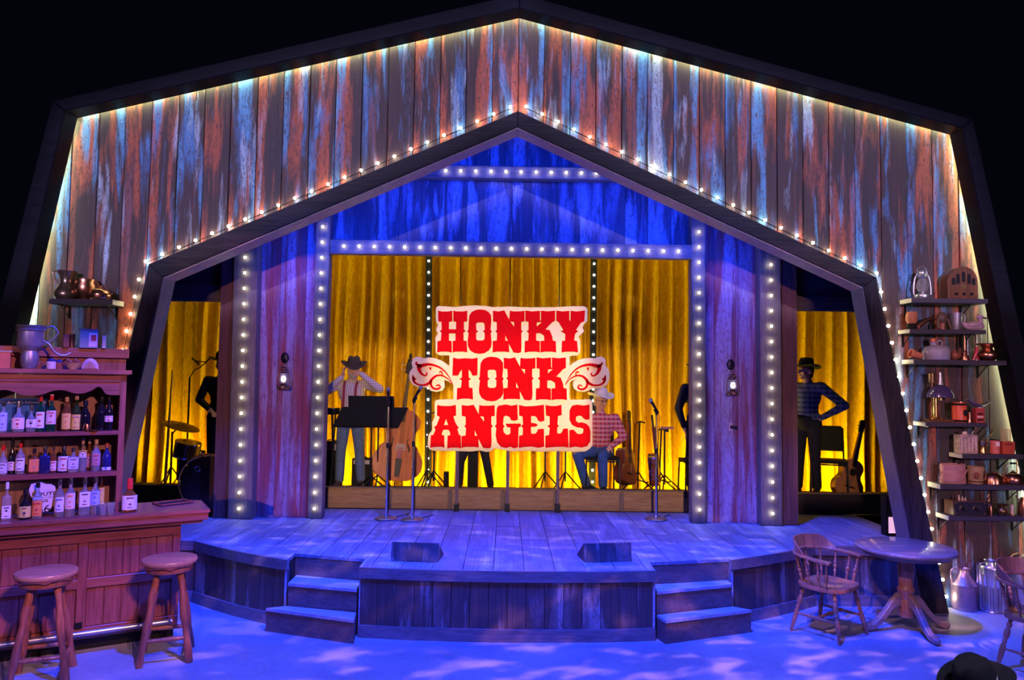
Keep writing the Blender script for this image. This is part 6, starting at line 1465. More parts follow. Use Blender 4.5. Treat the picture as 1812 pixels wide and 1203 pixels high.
mb = MB(); mb.path(catmull([(-.05, -.02, h*.6), (-.055, -.02, h*.3), (-.05, -.03, .01)], 4), .014, 8); mb.path(catmull([(.045, -.02, h*.6), (.06, -.02, h*.3), (.08, -.02, .01)], 4), .012, 8); mb.build('strap', m_leather, t, True)
L(t, 'foot', [(0, 0), (.03, 0), (.032, h*.4), (0, h*.4)], m_brown)
h = H_(2, 1690, 554); t = put('tin_creamer', 'flared purple-grey tin pitcher beside the duck decoy', 'pitcher', 1691, 570, 2)
L(t, 'body', [(0, 0), (.04, 0), (.048, .02), (.052, .07), (.062, h), (.057, h), (.045, .05), (0, .02)], m_tin); P_(t, 'handle', catmull([(.055, 0, h*.92), (.09, 0, h*.85), (.085, 0, h*.4), (.05, 0, .03)], 4), .006, m_tin)
h = H_(2, 1725, 556); t = put('duck_decoy', 'mauve wooden duck decoy facing away from the stage', 'decoy', 1723, 570, 2); m_duck = M('duck_paint', (.42, .28, .36), .5, var=.3, scale=20)
mb = MB(); mb.ball((0, 0, .045), (.105, .05, .047), 22, 12); mb.build('body', m_duck, t, True); P_(t, 'neck', catmull([(.055, 0, .06), (.07, 0, .09), (.055, 0, .12)], 4), [.032, .028, .024, .022, .02, .02, .02, .021, .022], m_duck, 12)
mb = MB(); mb.ball((.06, 0, h-.027), (.032, .024, .025), 16, 10); mb.build('head', m_duck, t, True); mb = MB(); mb.path([(.085, 0, h-.03), (.13, 0, h-.042)], [.013, .007], 10); mb.build('bill', M('duck_bill', (.12, .08, .09), .4), t, True)
mb = MB(); mb.path([(-.085, 0, .055), (-.125, 0, .08)], [.025, .006], 10); mb.build('tail', m_duck, t, True); mb = MB(); mb.ball((-.01, -.03, .055), (.075, .028, .028), 16, 8); mb.build('wing', m_duck, t, True)
# shelf 3
t = put('toppled_pot', 'small terracotta pot lying on its side beside the stoneware jug', 'pot', 1621, 625, 3); mb = MB(); mb.M = Matrix.Translation((0, 0, .048)) @ Matrix.Rotation(math.radians(-75), 4, 'Y'); mb.lathe([(0, -.05), (.03, -.05), (.042, .04), (.047, .04), (.047, .06), (.038, .06), (.028, -.04), (0, -.04)], n=20); mb.build('body', M('terracotta', (.52, .16, .09), .7), t, True); mb = MB(); mb.bb(-.02, .02, -.02, .02, 0, .004); mb.build('chip', m_brown, t)
h = H_(3, 1655, 599); t = put('stoneware_jug', 'large lavender-grey stoneware jug with a red-corked neck', 'jug', 1657, 625, 3); m_stone = M('stoneware_grey', (.30, .27, .36), .45)
L(t, 'body', [(0, 0), (.115, 0), (.122, .01), (.122, .09), (.105, .125), (.06, .145), (.035, .15), (0, .15)], m_stone, n=30); L(t, 'neck', [(.032, .148), (.028, .165), (.034, .172), (.034, .18), (0, .18)], m_stone, (-.03, 0, 0)); L(t, 'stopper', [(.026, .18), (.03, .20), (.022, h), (0, h)], c_cop, (-.03, 0, 0)); P_(t, 'handle', catmull([(.0, 0, .165), (.035, 0, .195), (.06, 0, .17), (.05, 0, .14)], 4), .008, m_stone)
t = put('leather_flask', 'dark curved flask leaning behind the toppled pot', 'flask', 1637, 625, 3, 0, 7.32); mb = MB(); mb.ball((0, 0, .055), (.035, .03, .055), 16, 10); mb.build('body', m_leather, t, True); P_(t, 'neck', [(0, 0, .10), (.02, 0, .135)], .012, m_leather)
t = put('round_jar', 'small dark ball-shaped jar beside the stoneware jug', 'jar', 1689, 625, 3); mb = MB(); mb.ball((0, 0, .047), .047, 20, 12); mb.build('body', m_brown, t, True); L(t, 'rim', [(.02, .088), (.022, .096), (.012, .096), (.012, .088)], m_brown)
h = H_(3, 1707, 592); t = put('hand_bell', 'slender pink-copper hand bell with tall handle on the third shelf', 'bell', 1707, 625, 3); L(t, 'bell', [(.045, 0), (.046, .01), (.030, .05), (.022, .08), (.0, .09)], m_copper); P_(t, 'handle', [(0, 0, .088), (0, 0, .13), (0, 0, h)], [.010, .013, .006], m_copper)
h = H_(3, 1719, 589); t = put('copper_horseshoe', 'arched metal horseshoe standing upright behind the red figure', 'horseshoe', 1720, 625, 3, 0, 7.33); P_(t, 'arch', [(-.042, 0, 0), (-.045, 0, h*.4)]+[(-.045*math.cos(a), 0, h-.05+.045*math.sin(a)) for a in [i*PI/8 for i in range(9)]]+[(.045, 0, h*.4), (.042, 0, 0)], .011, m_pewter, 10)
for k in range(4): mb = MB(); mb.bb(-.049+.002*k, -.041+.002*k, -.013, -.010, .05+.03*k, .06+.03*k); mb.build('nail_hole', m_blackp, t)
h = H_(3, 1725, 614); t = put('red_figurine', 'small red glass figure before the horseshoe', 'figurine', 1727, 625, 3, 0, 7.22); m_rg = M('red_glaze', (.50, .04, .06), .2, coat=.5)
P_(t, 'body', catmull([(-.03, 0, 0), (-.012, 0, .04), (.0, 0, .07), (.008, 0, h-.02)], 4), [.010+.0008*i for i in range(13)], m_rg, 10); mb = MB(); mb.ball((.01, 0, h-.012), .014, 12, 8); mb.build('head', m_rg, t, True); P_(t, 'leg', [(.0, 0, .05), (.028, 0, 0)], [.012, .008], m_rg)
h = H_(3, 1748, 608); t = put('copper_spittoon', 'round copper spittoon with a wide flared rim on the third shelf', 'spittoon', 1747, 625, 3); L(t, 'body', [(0, 0), (.06, 0), (.09, .03), (.098, .055), (.085, .085), (.05, .11), (.045, .12), (.07, h-.01), (.10, h), (.098, h-.004), (.065, h-.018), (.035, .12), (0, .1)], m_copper, n=30)
# shelf 4
t = put('lamp_tray', 'flat red-brown tray lying under the oil lamp', 'tray', 1660, 740, 4); mb = MB(); mb.bb(-.125, .125, -.06, .06, .0, .014); mb.build('base', m_rad, t); mb = MB(); mb.bb(-.11, .115, -.055, .055, .0141, .028); mb.build('upper_board', m_copper, t); P_(t, 'ring_handle', [(.03+.03*math.cos(a), -.05, .036+.012*math.sin(a)) for a in [i*PI/6 for i in range(13)]], .004, m_brass)
h = H_(4, 1664, 659); t = thing('oil_lamp', 'brass student oil lamp with a dark domed shade', 'lamp', (at(1660, 735, YI).x, YI, SHZ[4]+.030))
L(t, 'base', [(0, 0), (.05, 0), (.055, .01), (.03, .02), (.0, .022)], m_brass, (-.025, 0, 0)); P_(t, 'column', [(-.025, 0, .02), (-.025, 0, h*.5-.02)], .024, m_brass, 14); P_(t, 'stem', [(-.045, .02, .02), (-.045, .02, h-.05)], .010, m_dkbrass)
L(t, 'tank', [(0, h-.13), (.032, h-.13), (.032, h-.04), (.02, h-.035), (0, h-.035)], m_dkbrass, (-.045, .02, 0), 16)
m_shd = M('navy_enamel_shade', (.06, .04, .12), .25, var=0, coat=.6)
zs_ = h*.44
L(t, 'shade', [(.125, zs_), (.12, zs_+.03), (.095, zs_+.085), (.05, zs_+.115), (.028, zs_+.125), (.028, zs_+.123), (.09, zs_+.08), (.115, zs_+.03), (.12, zs_)], m_shd, (.025, 0, 0), 30); L(t, 'chimney', [(.026, zs_+.125), (.02, zs_+.16), (.012, h-.03), (.010, h-.03), (.018, zs_+.16), (.024, zs_+.125)], m_steel, (.025, 0, 0), 14)
P_(t, 'cross_arm', [(-.045, .02, zs_-.02), (.025, 0, zs_-.02)], .008, m_brass); P_(t, 'burner', [(.025, 0, zs_-.03), (.025, 0, zs_+.03)], .02, m_brass, 12)
h = H_(4, 1697, 713); t = put('coffee_tin', 'bright red-orange coffee tin with black bands', 'tin', 1697.5, 735, 4); r = .066; m_redtin = M('red_tin', (.72, .10, .04), .4)
L(t, 'can', [(0, 0), (r, 0), (r, h), (r*.95, h+.004), (0, h+.004)], m_redtin, n=28); L(t, 'lower_band', [(r+.001, .004), (r+.001, .024)], m_blackp, n=28); L(t, 'upper_band', [(r+.001, h-.024), (r+.001, h-.004)], m_blackp, n=28); L(t, 'lid', [(r*1.03, h+.0045), (r*1.03, h+.012), (0, h+.012)], m_copper, n=28)
mb = MB(); mb.M = Matrix.Translation((.02, -r-.001, h*.5)) @ Matrix.Rotation(PI/2, 4, 'X'); mb.lathe([(0, 0), (.022, 0), (.022, .002), (0, .002)], n=16, sy=1.5); mb.build('badge', m_blackp, t, True)
h = H_(4, 1730, 722); t = put('cocoa_tin', 'dark red patterned square tin holding up the scale pan', 'tin', 1731, 735, 4); mb = MB(); mb.bb(-.042, .042, -.03, .03, 0, h); mb.build('box', M('dark_red_tin', (.40, .05, .05), .4), t)
for k in range(3): mb = MB(); mb.bb(-.03, .03, -.032, -.0301, .02+.03*k, .033+.03*k); mb.build('label_stripe', l_pink if k % 2 else m_blackp, t)
t = put('copper_cup', 'narrow red-copper cup between coffee tin and square tin', 'cup', 1715, 735, 4); L(t, 'body', [(0, 0), (.024, 0), (.018, .03), (.022, .10), (.018, .10), (.012, .03), (0, .02)], m_copper)
q = SHZ[4]+.001+h; t = thing('scale_pan', 'boat-shaped pale metal scale pan lying on the square tin', 'pan', (at(1733, 720, YI).x, YI, q)); V = []; F = []
for i in range(15):
    u_ = -1+2*i/14
    for j in range(9):
        v_ = -1+2*j/8; V.append((u_*.125, v_*.05*(1-u_*u_*.75), .004+.075*u_*u_+.03*v_*v_*(1-u_*u_*.5)))
for i in range(14):
    for j in range(8): F.append((i*9+j, (i+1)*9+j, (i+1)*9+j+1, i*9+j+1))
mb = MB(); mb.add(V, F); mb.build('pan', m_pewter, t, True); L(t, 'foot_ring', [(.028, 0), (.026, .008), (.024, .008), (.024, 0)], m_pewter)
# shelf 5
h = H_(5, 1708, 765); t = put('fuel_can', 'pale rusted rectangular fuel can with spout cap', 'can', 1709, 790, 5); mb = MB(); mb.bb(-.088, .088, -.05, .05, 0, h-.02); mb.build('body', M('pale_rusted_tin', (.46, .30, .26), .6, .3, var=.5, scale=30), t)
for k in range(5): mb = MB(); mb.bb(-.07+.035*k-.006, -.07+.035*k+.006, -.053, -.0501, .02, h-.05); mb.build('pressed_rib', m_crock, t)
L(t, 'cap', [(.022, h-.02), (.024, h), (.015, h+.012), (0, h+.012)], m_crock, (-.01, 0, 0)); P_(t, 'spout', [(.06, 0, h-.02), (.078, 0, h+.02)], .010, m_tin); P_(t, 'handle', [(-.08, -.03, h-.03), (-.08, -.055, h-.07), (.03, -.055, h-.02)], .003, m_tin)
h = H_(5, 1738, 780); t = put('brass_mortar', 'small brass mortar with a pestle resting in it', 'mortar', 1738, 790, 5); L(t, 'bowl', [(0, 0), (.042, 0), (.045, .01), (.036, .03), (.04, h*.75), (.055, h), (.048, h), (.032, h*.7), (0, .03)], m_brass); P_(t, 'pestle', [(.01, 0, h*.5), (.06, 0, h+.03), (.125, .02, h+.10)], [.012, .007, .009], m_brass)
h = H_(5, 1760, 778); t = put('spice_tin', 'small red tin can with pale lettering band', 'tin', 1760, 790, 5); r = .045; L(t, 'can', [(0, 0), (r, 0), (r, h), (0, h)], M('soft_red_tin', (.62, .14, .12), .5)); mb = MB(); mb.bb(-.02, .02, -r-.003, -r, h*.55, h*.85); mb.build('label_block', l_pink, t); L(t, 'rim', [(r+.002, h-.006), (r+.002, h)], m_blackp)
h = H_(5, 1780, 781); t = put('match_box', 'red wooden holder filled with long upright sticks', 'box', 1780, 790, 5); mb = MB(); mb.bb(-.062, .062, -.04, .04, 0, h); mb.build('box', M('red_wood', (.45, .06, .03), .5), t)
for k in range(9): mb = MB(); x = -.045+.0113*k; mb.path([(x, 0, h-.002), (x*1.15, 0, h+.125)], .003, 5); mb.build('stick', m_maple, t)
mb = MB(); mb.bb(-.035, .035, -.0415, -.0401, h-.03, h-.022); mb.build('slot', m_blackp, t)
# shelf 6
h = H_(6, 1685, 821); t = put('leather_bucket', 'dusty pink leather bucket with a drooping strap', 'bucket', 1686, 845, 6); m_lp = M('pink_leather', (.46, .20, .18), .55, var=.12)
L(t, 'body', [(0, 0), (.125, 0), (.128, .01), (.118, h*.72), (.118, h), (.11, h), (.11, .02), (0, .02)], m_lp, n=30, sy=.6); L(t, 'rim_band', [(.121, h*.72), (.123, h*.74), (.122, h), (.115, h+.003), (.115, h-.004)], m_lp, n=30, sy=.6)
mb = MB(); mb.path(catmull([(.115, -.04, h*.72), (.03, -.085, .05), (-.06, -.085, .025), (-.145, -.05, .035), (-.15, -.03, .06), (-.12, -.02, h*.6)], 5), .009, 8, flat=.4); mb.build('strap', m_lp, t, True)
h = H_(6, 1725, 825); t = put('staved_tankard', 'wooden tankard with a dark round boss on its side', 'tankard', 1725, 845, 6); L(t, 'body', [(0, 0), (.068, 0), (.070, h*.2), (.078, h), (.07, h), (.062, .02), (0, .02)], M('tan_wood', (.36, .20, .09), .5), n=24); mb = MB(); mb.M = Matrix.Translation((-.025, -.072, h*.5)) @ Matrix.Rotation(PI/2, 4, 'X'); mb.lathe([(0, 0), (.027, 0), (.020, .012), (0, .014)], n=16, sy=1.3); mb.build('boss', m_brown, t, True)
L(t, 'hoop', [(.0705, h*.10), (.0715, h*.16)], m_dkbrass, n=24); P_(t, 'handle', catmull([(.076, 0, h*.85), (.105, 0, h*.7), (.10, 0, h*.3), (.07, 0, h*.15)], 4), .008, m_brown)
h = H_(6, 1760, 836); t = put('copper_mould', 'ribbed melon-shaped copper mould on the bucket shelf', 'mould', 1760, 845, 6); V = []; F = []
for i in range(9):
    th = PI/2*i/8
    for k in range(48):
        a = 2*PI*k/48; r = (.10 if i else .102)*math.cos(th)*(1+.035*math.cos(a*12)); V.append((r*math.cos(a), r*math.sin(a)*.65, h*math.sin(th)))
for i in range(8):
    for k in range(48): F.append((i*48+k, i*48+(k+1) % 48, (i+1)*48+(k+1) % 48, (i+1)*48+k))
mb = MB(); mb.add(V, F); mb.build('dome', m_copper, t, True); L(t, 'top_ring', [(.02, h-.002), (.022, h+.006), (.012, h+.006)], m_copper)
h = H_(6, 1792, 838); t = put('copper_kettle', 'round copper kettle with an arched wire handle', 'kettle', 1793, 845, 6); L(t, 'body', [(0, 0), (.075, 0), (.088, .02), (.088, .055), (.06, .095), (.03, .105), (0, .105)], m_copper, n=28); L(t, 'lid', [(.032, .104), (.02, .118), (.008, .12), (.01, .132), (0, .135)], m_copper); P_(t, 'spout', [(-.07, 0, .05), (-.10, 0, .085), (-.105, 0, .11)], [.016, .010, .008], m_copper); P_(t, 'bail', catmull([(-.06, 0, .09), (-.065, 0, .15), (-.03, 0, .20), (.03, 0, .20), (.065, 0, .15), (.06, 0, .09)], 4), .004, m_steel); P_(t, 'grip', [(-.03, 0, .200), (.03, 0, .200)], .009, m_blackp)
# shelf 7
h = H_(7, 1705, 885); t = put('tabletop_radio', 'long black antique radio with two round dials', 'radio', 1708, 900, 7); mb = MB(); mb.bb(-.16, .165, -.065, .08, 0, h); mb.build('cabinet', m_rad, t); mb = MB(); mb.bb(-.155, .16, -.075, -.0651, .006, h-.006); mb.build('face_plate', M('black_face', (.02, .017, .025), .35, var=0), t)
for x in (-.065, .065): mb = MB(); mb.path([(x+.036*math.cos(a*PI/10), -.077, h*.45+.036*math.sin(a*PI/10)) for a in range(11)], .003, 6); mb.build('dial_arc', m_brass, t); mb = MB(); mb.M = Matrix.Translation((x, -.075, h*.45)) @ Matrix.Rotation(PI/2, 4, 'X'); mb.lathe([(.018, 0), (.015, .014), (0, .014)], n=14); mb.build('knob', m_blackp, t, True)
for x in (-.14, .145):
    for z in (.02, h-.02): mb = MB(); mb.ball((x, -.076, z), .006, 8, 5); mb.build('screw', m_brass, t, True)
q = SHZ[7]+.001+h+.001
for k, px in enumerate((1697, 1703, 1708)):
    t = thing('tiny_figure', ['tiny pale bottle-shaped figure on the black radio, the tallest of three', 'tiny pale figure on the black radio, the middle of three', 'tiny pale figure on the black radio, nearest the lamp side'][k], 'figurine', (at(px, 880, YI).x, YI, q)); hh = (.045, .03, .022)[k]; L(t, 'body', [(0, 0), (.010, 0), (.012, hh*.4), (.004, hh*.7), (.004, hh*.9), (0, hh*.9)], m_crock, n=10); mb = MB(); mb.ball((0, 0, hh), .006, 8, 6); mb.build('head', m_crock, t, True)
h = H_(7, 1749, 888); t = put('copper_lamp_base', 'dark copper pot with a thin curling wick beside the black radio', 'lamp', 1749, 900, 7); L(t, 'body', [(0, 0), (.03, 0), (.028, .02), (.035, .06), (.045, h-.03), (.05, h-.01), (.02, h), (0, h)], m_dkbrass); L(t, 'glass_front', [(.018, .0), (.022, .04), (.012, .09)], m_copper, (0, -.035, 0), 12); P_(t, 'wick', catmull([(0, 0, h), (.01, 0, h+.03), (-.005, 0, h+.05), (.01, 0, h+.075)], 4), .005, m_copper)
h = H_(7, 1773, 892); t = put('small_spittoon', 'small dark spittoon with flat rim on the lowest shelf', 'spittoon', 1773, 900, 7); L(t, 'body', [(0, 0), (.035, 0), (.052, .03), (.05, .05), (.03, .075), (.04, h-.01), (.062, h), (.06, h-.005), (.034, h-.02), (0, .07)], m_dkbrass)
t = put('candle_stub', 'short cream candle on a little brass holder, lowest shelf', 'candle', 1791, 900, 7); L(t, 'candle', [(0, .01), (.014, .01), (.014, .10), (0, .10)], m_crock, n=12); L(t, 'holder', [(0, 0), (.035, 0), (.036, .01), (.016, .012), (0, .012)], m_brass)
h = H_(7, 1810, 880); t = put('tall_copper_jug', 'tall copper jug at the picture edge on the lowest shelf', 'jug', 1813, 900, 7); L(t, 'body', [(0, 0), (.06, 0), (.062, .01), (.058, h*.6), (.04, h*.85), (.03, h), (0, h)], m_copper); P_(t, 'spout', [(-.05, 0, h*.8), (-.085, 0, h+.02)], .006, m_copper)

# ================================================================== FLOOR PROPS
p = az(1704, 1076, 0); t = thing('milk_can', 'pinkish copper milk can with a side handle standing by the arch foot', 'milk can', (p.x, p.y-.02, 0)); m_canp = M('pink_metal', (.62, .38, .40), .4, .7, var=.15)
h = at(1704, 1004, p.y).z; L(t, 'body', [(0, 0), (.112, 0), (.116, .012), (.112, .03), (.112, h*.60), (.118, h*.61), (.114, h*.63), (.05, h*.88), (.045, h*.96), (.058, h), (.05, h), (.04, h*.94), (0, h*.9)], m_canp, n=34)
P_(t, 'handle', catmull([(-.05, 0, h*.97), (-.10, 0, h*.99), (-.125, 0, h*.9), (-.12, 0, h*.7), (-.105, 0, h*.64)], 4), .008, m_canp)
p = az(1752, 1080, 0); t = thing('ribbed_can', 'galvanised ribbed milk can with chrome shoulder behind the near chair', 'milk can', (p.x, p.y-.02, 0)); h = at(1752, 990, p.y).z
V = []; F = []; n = 96; pr = [(.118, 0), (.122, .01), (.118, .02), ('r', .03), ('r', .24), (.124, .245), (.124, .262), ('r', .27), ('r', .42), (.124, .425), (.122, .435)]
for r, z in pr:
    for k in range(n):
        a = 2*PI*k/n; rr_ = r if r != 'r' else .115+(.009 if (k % 6) < 3 else -.009); V.append((rr_*math.cos(a), rr_*math.sin(a), z))
for i in range(len(pr)-1):
    for k in range(n): F.append((i*n+k, i*n+(k+1) % n, (i+1)*n+(k+1) % n, (i+1)*n+k))
mb = MB(); mb.add(V, F); o = mb.build('ribbed_body', m_steel, t, True); L(t, 'shoulder', [(.121, .4355), (.115, .45), (.06, h*.93-.02), (.052, h*.97), (.066, h), (.058, h), (.044, h*.95), (0, h*.9)], m_steel, n=34)
for s in (-1, 1): P_(t, 'handle', catmull([(s*.06, 0, h*.95), (s*.10, 0, h*.93), (s*.11, 0, h*.85), (s*.10, 0, h*.80)], 4), .007, m_steel)
p = az(1812, 1078, 0); t = thing('lidded_can', 'wide silver-blue can with basket handles at the picture edge behind the near chair', 'milk can', (p.x, p.y, 0)); h = at(1805, 985, p.y).z
L(t, 'body', [(0, 0), (.15, 0), (.155, .02), (.155, h*.72), (.14, h*.8), (.06, h*.95), (.02, h), (0, h)], m_steel, n=36); P_(t, 'basket_handle', catmull([(-.155, -.02, h*.68), (-.13, -.05, h*.85), (-.06, -.05, h*1.02), (.0, -.02, h*1.04)], 5), .010, m_maple)
P_(t, 'basket_handle', catmull([(-.165, .02, h*.66), (-.15, .02, h*.85), (-.09, .02, h*1.02), (-.03, .02, h*1.06)], 5), .008, m_maple)
# round pedestal table
p = az(1608, 1100, 0); pt = az(1602, 966, .745); tx, ty = pt.x, pt.y
t = thing('pedestal_table', 'round wooden pedestal table with four curved feet beside the arch foot', 'table', (tx, ty, 0))
R0 = .415; mb = MB(); mb.lathe([(R0-.03, .705), (R0-.01, .707), (R0, .715), (R0+.003, .73), (R0-.004, .742), (R0-.02, .747), (0, .747)], n=64); mb.build('top', m_table, t, True)
mb = MB(); mb.lathe([(R0-.06, .672), (R0-.05, .704)], n=48); mb.build('apron', m_table, t, True)
L(t, 'under_plate', [(0, .685), (.16, .685), (.17, .70), (0, .704)], m_table, n=32)
L(t, 'column', [(.062, .12), (.066, .26), (.058, .28), (.068, .30), (.066, .34), (.074, .35), (.074, .37), (.058, .39), (.064, .46), (.070, .56), (.062, .63), (.07, .66), (.075, .685)], m_chair, n=32)
for k in range(4):
    a = k*PI/2+.12; P = catmull([(.05, 0, .27), (.13, 0, .245), (.22, 0, .14), (.31, 0, .055), (.38, 0, .035)], 5); c_, s_ = math.cos(a), math.sin(a)
    V = []; F = []
    for i, q in enumerate(P):
        f = i/(len(P)-1); hh = .075*(1-f)+.026*f+(.012 if f > .85 else 0); wd = .024+.006*f
        for du, dv in ((-1, -1), (1, -1), (1, 1), (-1, 1)):
            x, y, z = q.x, wd*du, max(.001, q.z+hh*dv*.75); V.append((x*c_-y*s_, x*s_+y*c_, z))
    for i in range(len(P)-1):
        for j in range(4): F.append((i*4+j, i*4+(j+1) % 4, (i+1)*4+(j+1) % 4, (i+1)*4+j))
    F.append((3, 2, 1, 0)); b0 = (len(P)-1)*4; F.append((b0, b0+1, b0+2, b0+3)); mb = MB(); mb.add(V, F); o = mb.build('leg', m_table, t, True)
    bv = o.modifiers.new('b', 'BEVEL'); bv.width = .008; bv.segments = 2; bv.limit_method = 'ANGLE'
    mb = MB(); mb.M = Matrix.Rotation(a, 4, 'Z'); mb.ball((.385, 0, .032), (.042, .032, .032), 14, 8); mb.build('foot', m_table, t, True)
# captain's chair
TURN = [(0, .014), (.06, .017), (.10, .012), (.14, .020), (.17, .020), (.20, .012), (.24, .018), (.30, .023), (.38, .020), (.43, .012), (.46, .019), (.49, .012), (.53, .018), (.60, .021), (.8, .017), (1, .012)]
SPIN = [(0, .009), (.15, .008), (.25, .013), (.30, .013), (.33, .008), (.38, .016), (.46, .018), (.52, .010), (.56, .016), (.60, .009), (.75, .010), (1, .008)]
def captains_chair(label, loc, rz):
    t = thing('captains_chair', label, 'chair', loc, rz, 'low-backed wooden chairs by the table'); h = .44
    V = []; F = []; n = 40; rings = [(1, h-.035, 0), (1.02, h-.015, 0), (1.0, h, 0), (.85, h-.004, 0), (.5, h-.014, 0), (0.01, h-.012, 0)]
    for s_, z, _ in rings:
        for k in range(n):
            a = 2*PI*k/n; c, s = math.cos(a), math.sin(a); q = (abs(c)**3.2+abs(s)**3.2)**(-1/3.2); V.append((.235*c*q*s_*(1-.08*s*0), .215*s*q*s_, z))
    for i in range(len(rings)-1):
        for k in range(n): F.append((i*n+k, i*n+(k+1) % n, (i+1)*n+(k+1) % n, (i+1)*n+k))
    F.append(tuple(reversed(range(n)))); F.append(tuple((len(rings)-1)*n+k for k in range(n)))
    mb = MB(); mb.add(V, F); mb.build('seat', m_chair, t, True)
    T = {}
    for i, (sx, sy) in enumerate(((-1, -1), (1, -1), (1, 1), (-1, 1))):
        a = Vector((sx*.16, sy*.14, h-.03)); b_ = Vector((sx*.235, sy*.225, 0)); T[i] = (a, b_); mb = MB(); mb.turn(a, b_, TURN, 12); mb.build('leg', m_chair, t, True)
    st_ = [(0, .008), (.2, .010), (.35, .014), (.42, .010), (.5, .018), (.58, .010), (.65, .014), (.8, .010), (1, .008)]
    for i, j in ((0, 3), (1, 2)): mb = MB(); mb.turn(T[i][0].lerp(T[i][1], .60), T[j][0].lerp(T[j][1], .60), st_, 10); mb.build('side_stretcher', m_chair, t, True)
    a = (T[0][0].lerp(T[0][1], .6)+T[3][0].lerp(T[3][1], .6))/2; b_ = (T[1][0].lerp(T[1][1], .6)+T[2][0].lerp(T[2][1], .6))/2; mb = MB(); mb.turn(a, b_, st_, 10); mb.build('cross_stretcher', m_chair, t, True)
    # arm rail: U open to the front
    A = [(-.265, -.17), (-.275, -.08), (-.265, .04), (-.22, .17), (-.12, .245), (0, .265), (.12, .245), (.22, .17), (.265, .04), (.275, -.08), (.265, -.17)]
    C = catmull([(x, y, 0) for x, y in A], 4); V = []; F = []; zr = h+.215
    for i, p_ in enumerate(C):
        q = C[min(i+1, len(C)-1)]-C[max(i-1, 0)]; nn = Vector((q.y, -q.x, 0)).normalized(); f = abs(i/(len(C)-1)*2-1); wd = .022+.016*max(0, (f-.75)/.25)
        zc = zr+.03*(1-f)
        for du, dz in ((-1, 0), (1, 0), (1, .026), (-1, .026)): V.append(tuple(p_+nn*wd*du+Vector((0, 0, zc+dz))))
    m_ = len(C)
    for i in range(m_-1):
        for j in range(4): F.append((i*4+j, i*4+(j+1) % 4, (i+1)*4+(j+1) % 4, (i+1)*4+j))
    F.append((3, 2, 1, 0)); F.append(tuple((m_-1)*4+j for j in range(4))); mb = MB(); mb.add(V, F); o = mb.build('arm_rail', m_chair, t, True); bv = o.modifiers.new('b', 'BEVEL'); bv.width = .007; bv.segments = 2
    V = []; F = []; i0, i1 = int(m_*.24), int(m_*.76)
    for i in range(i0, i1+1):
        p_ = C[i]; q = C[i+1]-C[i-1]; nn = Vector((q.y, -q.x, 0)).normalized(); f = abs((i-i0)/(i1-i0)*2-1); f0 = abs(i/(m_-1)*2-1); zc = zr+.03*(1-f0)+.0265; hh = .10*(1-max(0, (f-.6)/.4)**1.6)+.004
        for du, dz in ((-.008, 0), (.012, 0), (.022, hh), (.006, hh)): V.append(tuple(p_+nn*-du+Vector((0, 0, zc+dz))))
    k_ = i1-i0+1
    for i in range(k_-1):
        for j in range(4): F.append((i*4+j, i*4+(j+1) % 4, (i+1)*4+(j+1) % 4, (i+1)*4+j))
    F.append((3, 2, 1, 0)); F.append(tuple((k_-1)*4+j for j in range(4))); mb = MB(); mb.add(V, F); mb.build('crest', m_chair, t, True)
    for f in (.04, .12, .22, .33, .44, .56, .67, .78, .88, .96):
        p_ = C[int(round(f*(m_-1)))]; b_ = Vector((p_.x*.82, p_.y*.80, h-.004)); ff = abs(f*2-1); mb = MB(); mb.turn(b_, Vector((p_.x, p_.y, zr+.03*(1-ff)+.002)), SPIN, 10); mb.build('spindle', m_chair, t, True)
    return t
q = az(1466, 1030, .44); c1 = captains_chair('low-backed spindle armchair beside the pedestal table', (q.x, q.y, 0), math.radians(37))
q = az(1842, 1087, .44); c2 = copy_tree(c1); c2.location = (q.x, q.y, 0); c2['label'] = 'low-backed spindle armchair cut off by the picture edge, before the milk cans'; c2.rotation_euler.z = math.radians(34)
# monitor wedges on the deck
def wedge(P, label, mir):
    """P: front lower-left, lower-right, upper-left, upper-right and rear lower corner in pixels"""
    a, b_ = az(*P[0], ZD), az(*P[1], ZD); r = az(*P[4], ZD); ctr = (a+b_)/2
    t = thing('monitor_wedge', label, 'speaker', (ctr.x, ctr.y, ZD+.001), group=None)
    d = (b_-a); ln = d.length; d.normalize(); nrm = Vector((-d.y, d.x, 0)); dep = abs((r-ctr).dot(nrm)); hgt = at(*P[2], (a.y+.02)).z-ZD
    rot = math.atan2(d.y, d.x); t.rotation_euler.z = rot
    prof = [(0, 0), (.03, hgt), (dep, 0)]
    mb = MB(); x0, x1 = -ln/2, ln/2
    V = [(x0, y+.006, z*.985) for y, z in prof]+[(x1, y+.006, z*.985) for y, z in prof]; F = [(0, 2, 1), (3, 4, 5), (0, 1, 4, 3), (1, 2, 5, 4), (2, 0, 3, 5)]; F = [q[::-1] for q in F]
    mb.add(V, F); mb.build('cabinet', m_fascia, t)
    for k in range(3):
        xa, xb = x0+ln*k/3+.0015, x0+ln*(k+1)/3-.0015; mb = MB(); V = [(xa, -.006, 0), (xb, -.006, 0), (xb, .024, hgt), (xa, .024, hgt), (xa, .003, 0), (xb, .003, 0), (xb, .033, hgt), (xa, .033, hgt)]
        mb.add(V, [(0, 1, 2, 3), (5, 4, 7, 6), (1, 5, 6, 2), (4, 0, 3, 7), (3, 2, 6, 7), (0, 4, 5, 1)]); mb.build('front_board', m_fascia, t)
    return t
wedge([(691, 992), (775, 995), (696, 959), (781, 962), (801, 982)], 'plank-faced wedge speaker box on the deck edge, nearer the bar', False)
wedge([(1034, 995), (1118, 993), (1030, 962), (1113, 960), (1007, 982)], 'plank-faced wedge speaker box on the deck edge, nearer the table', True)
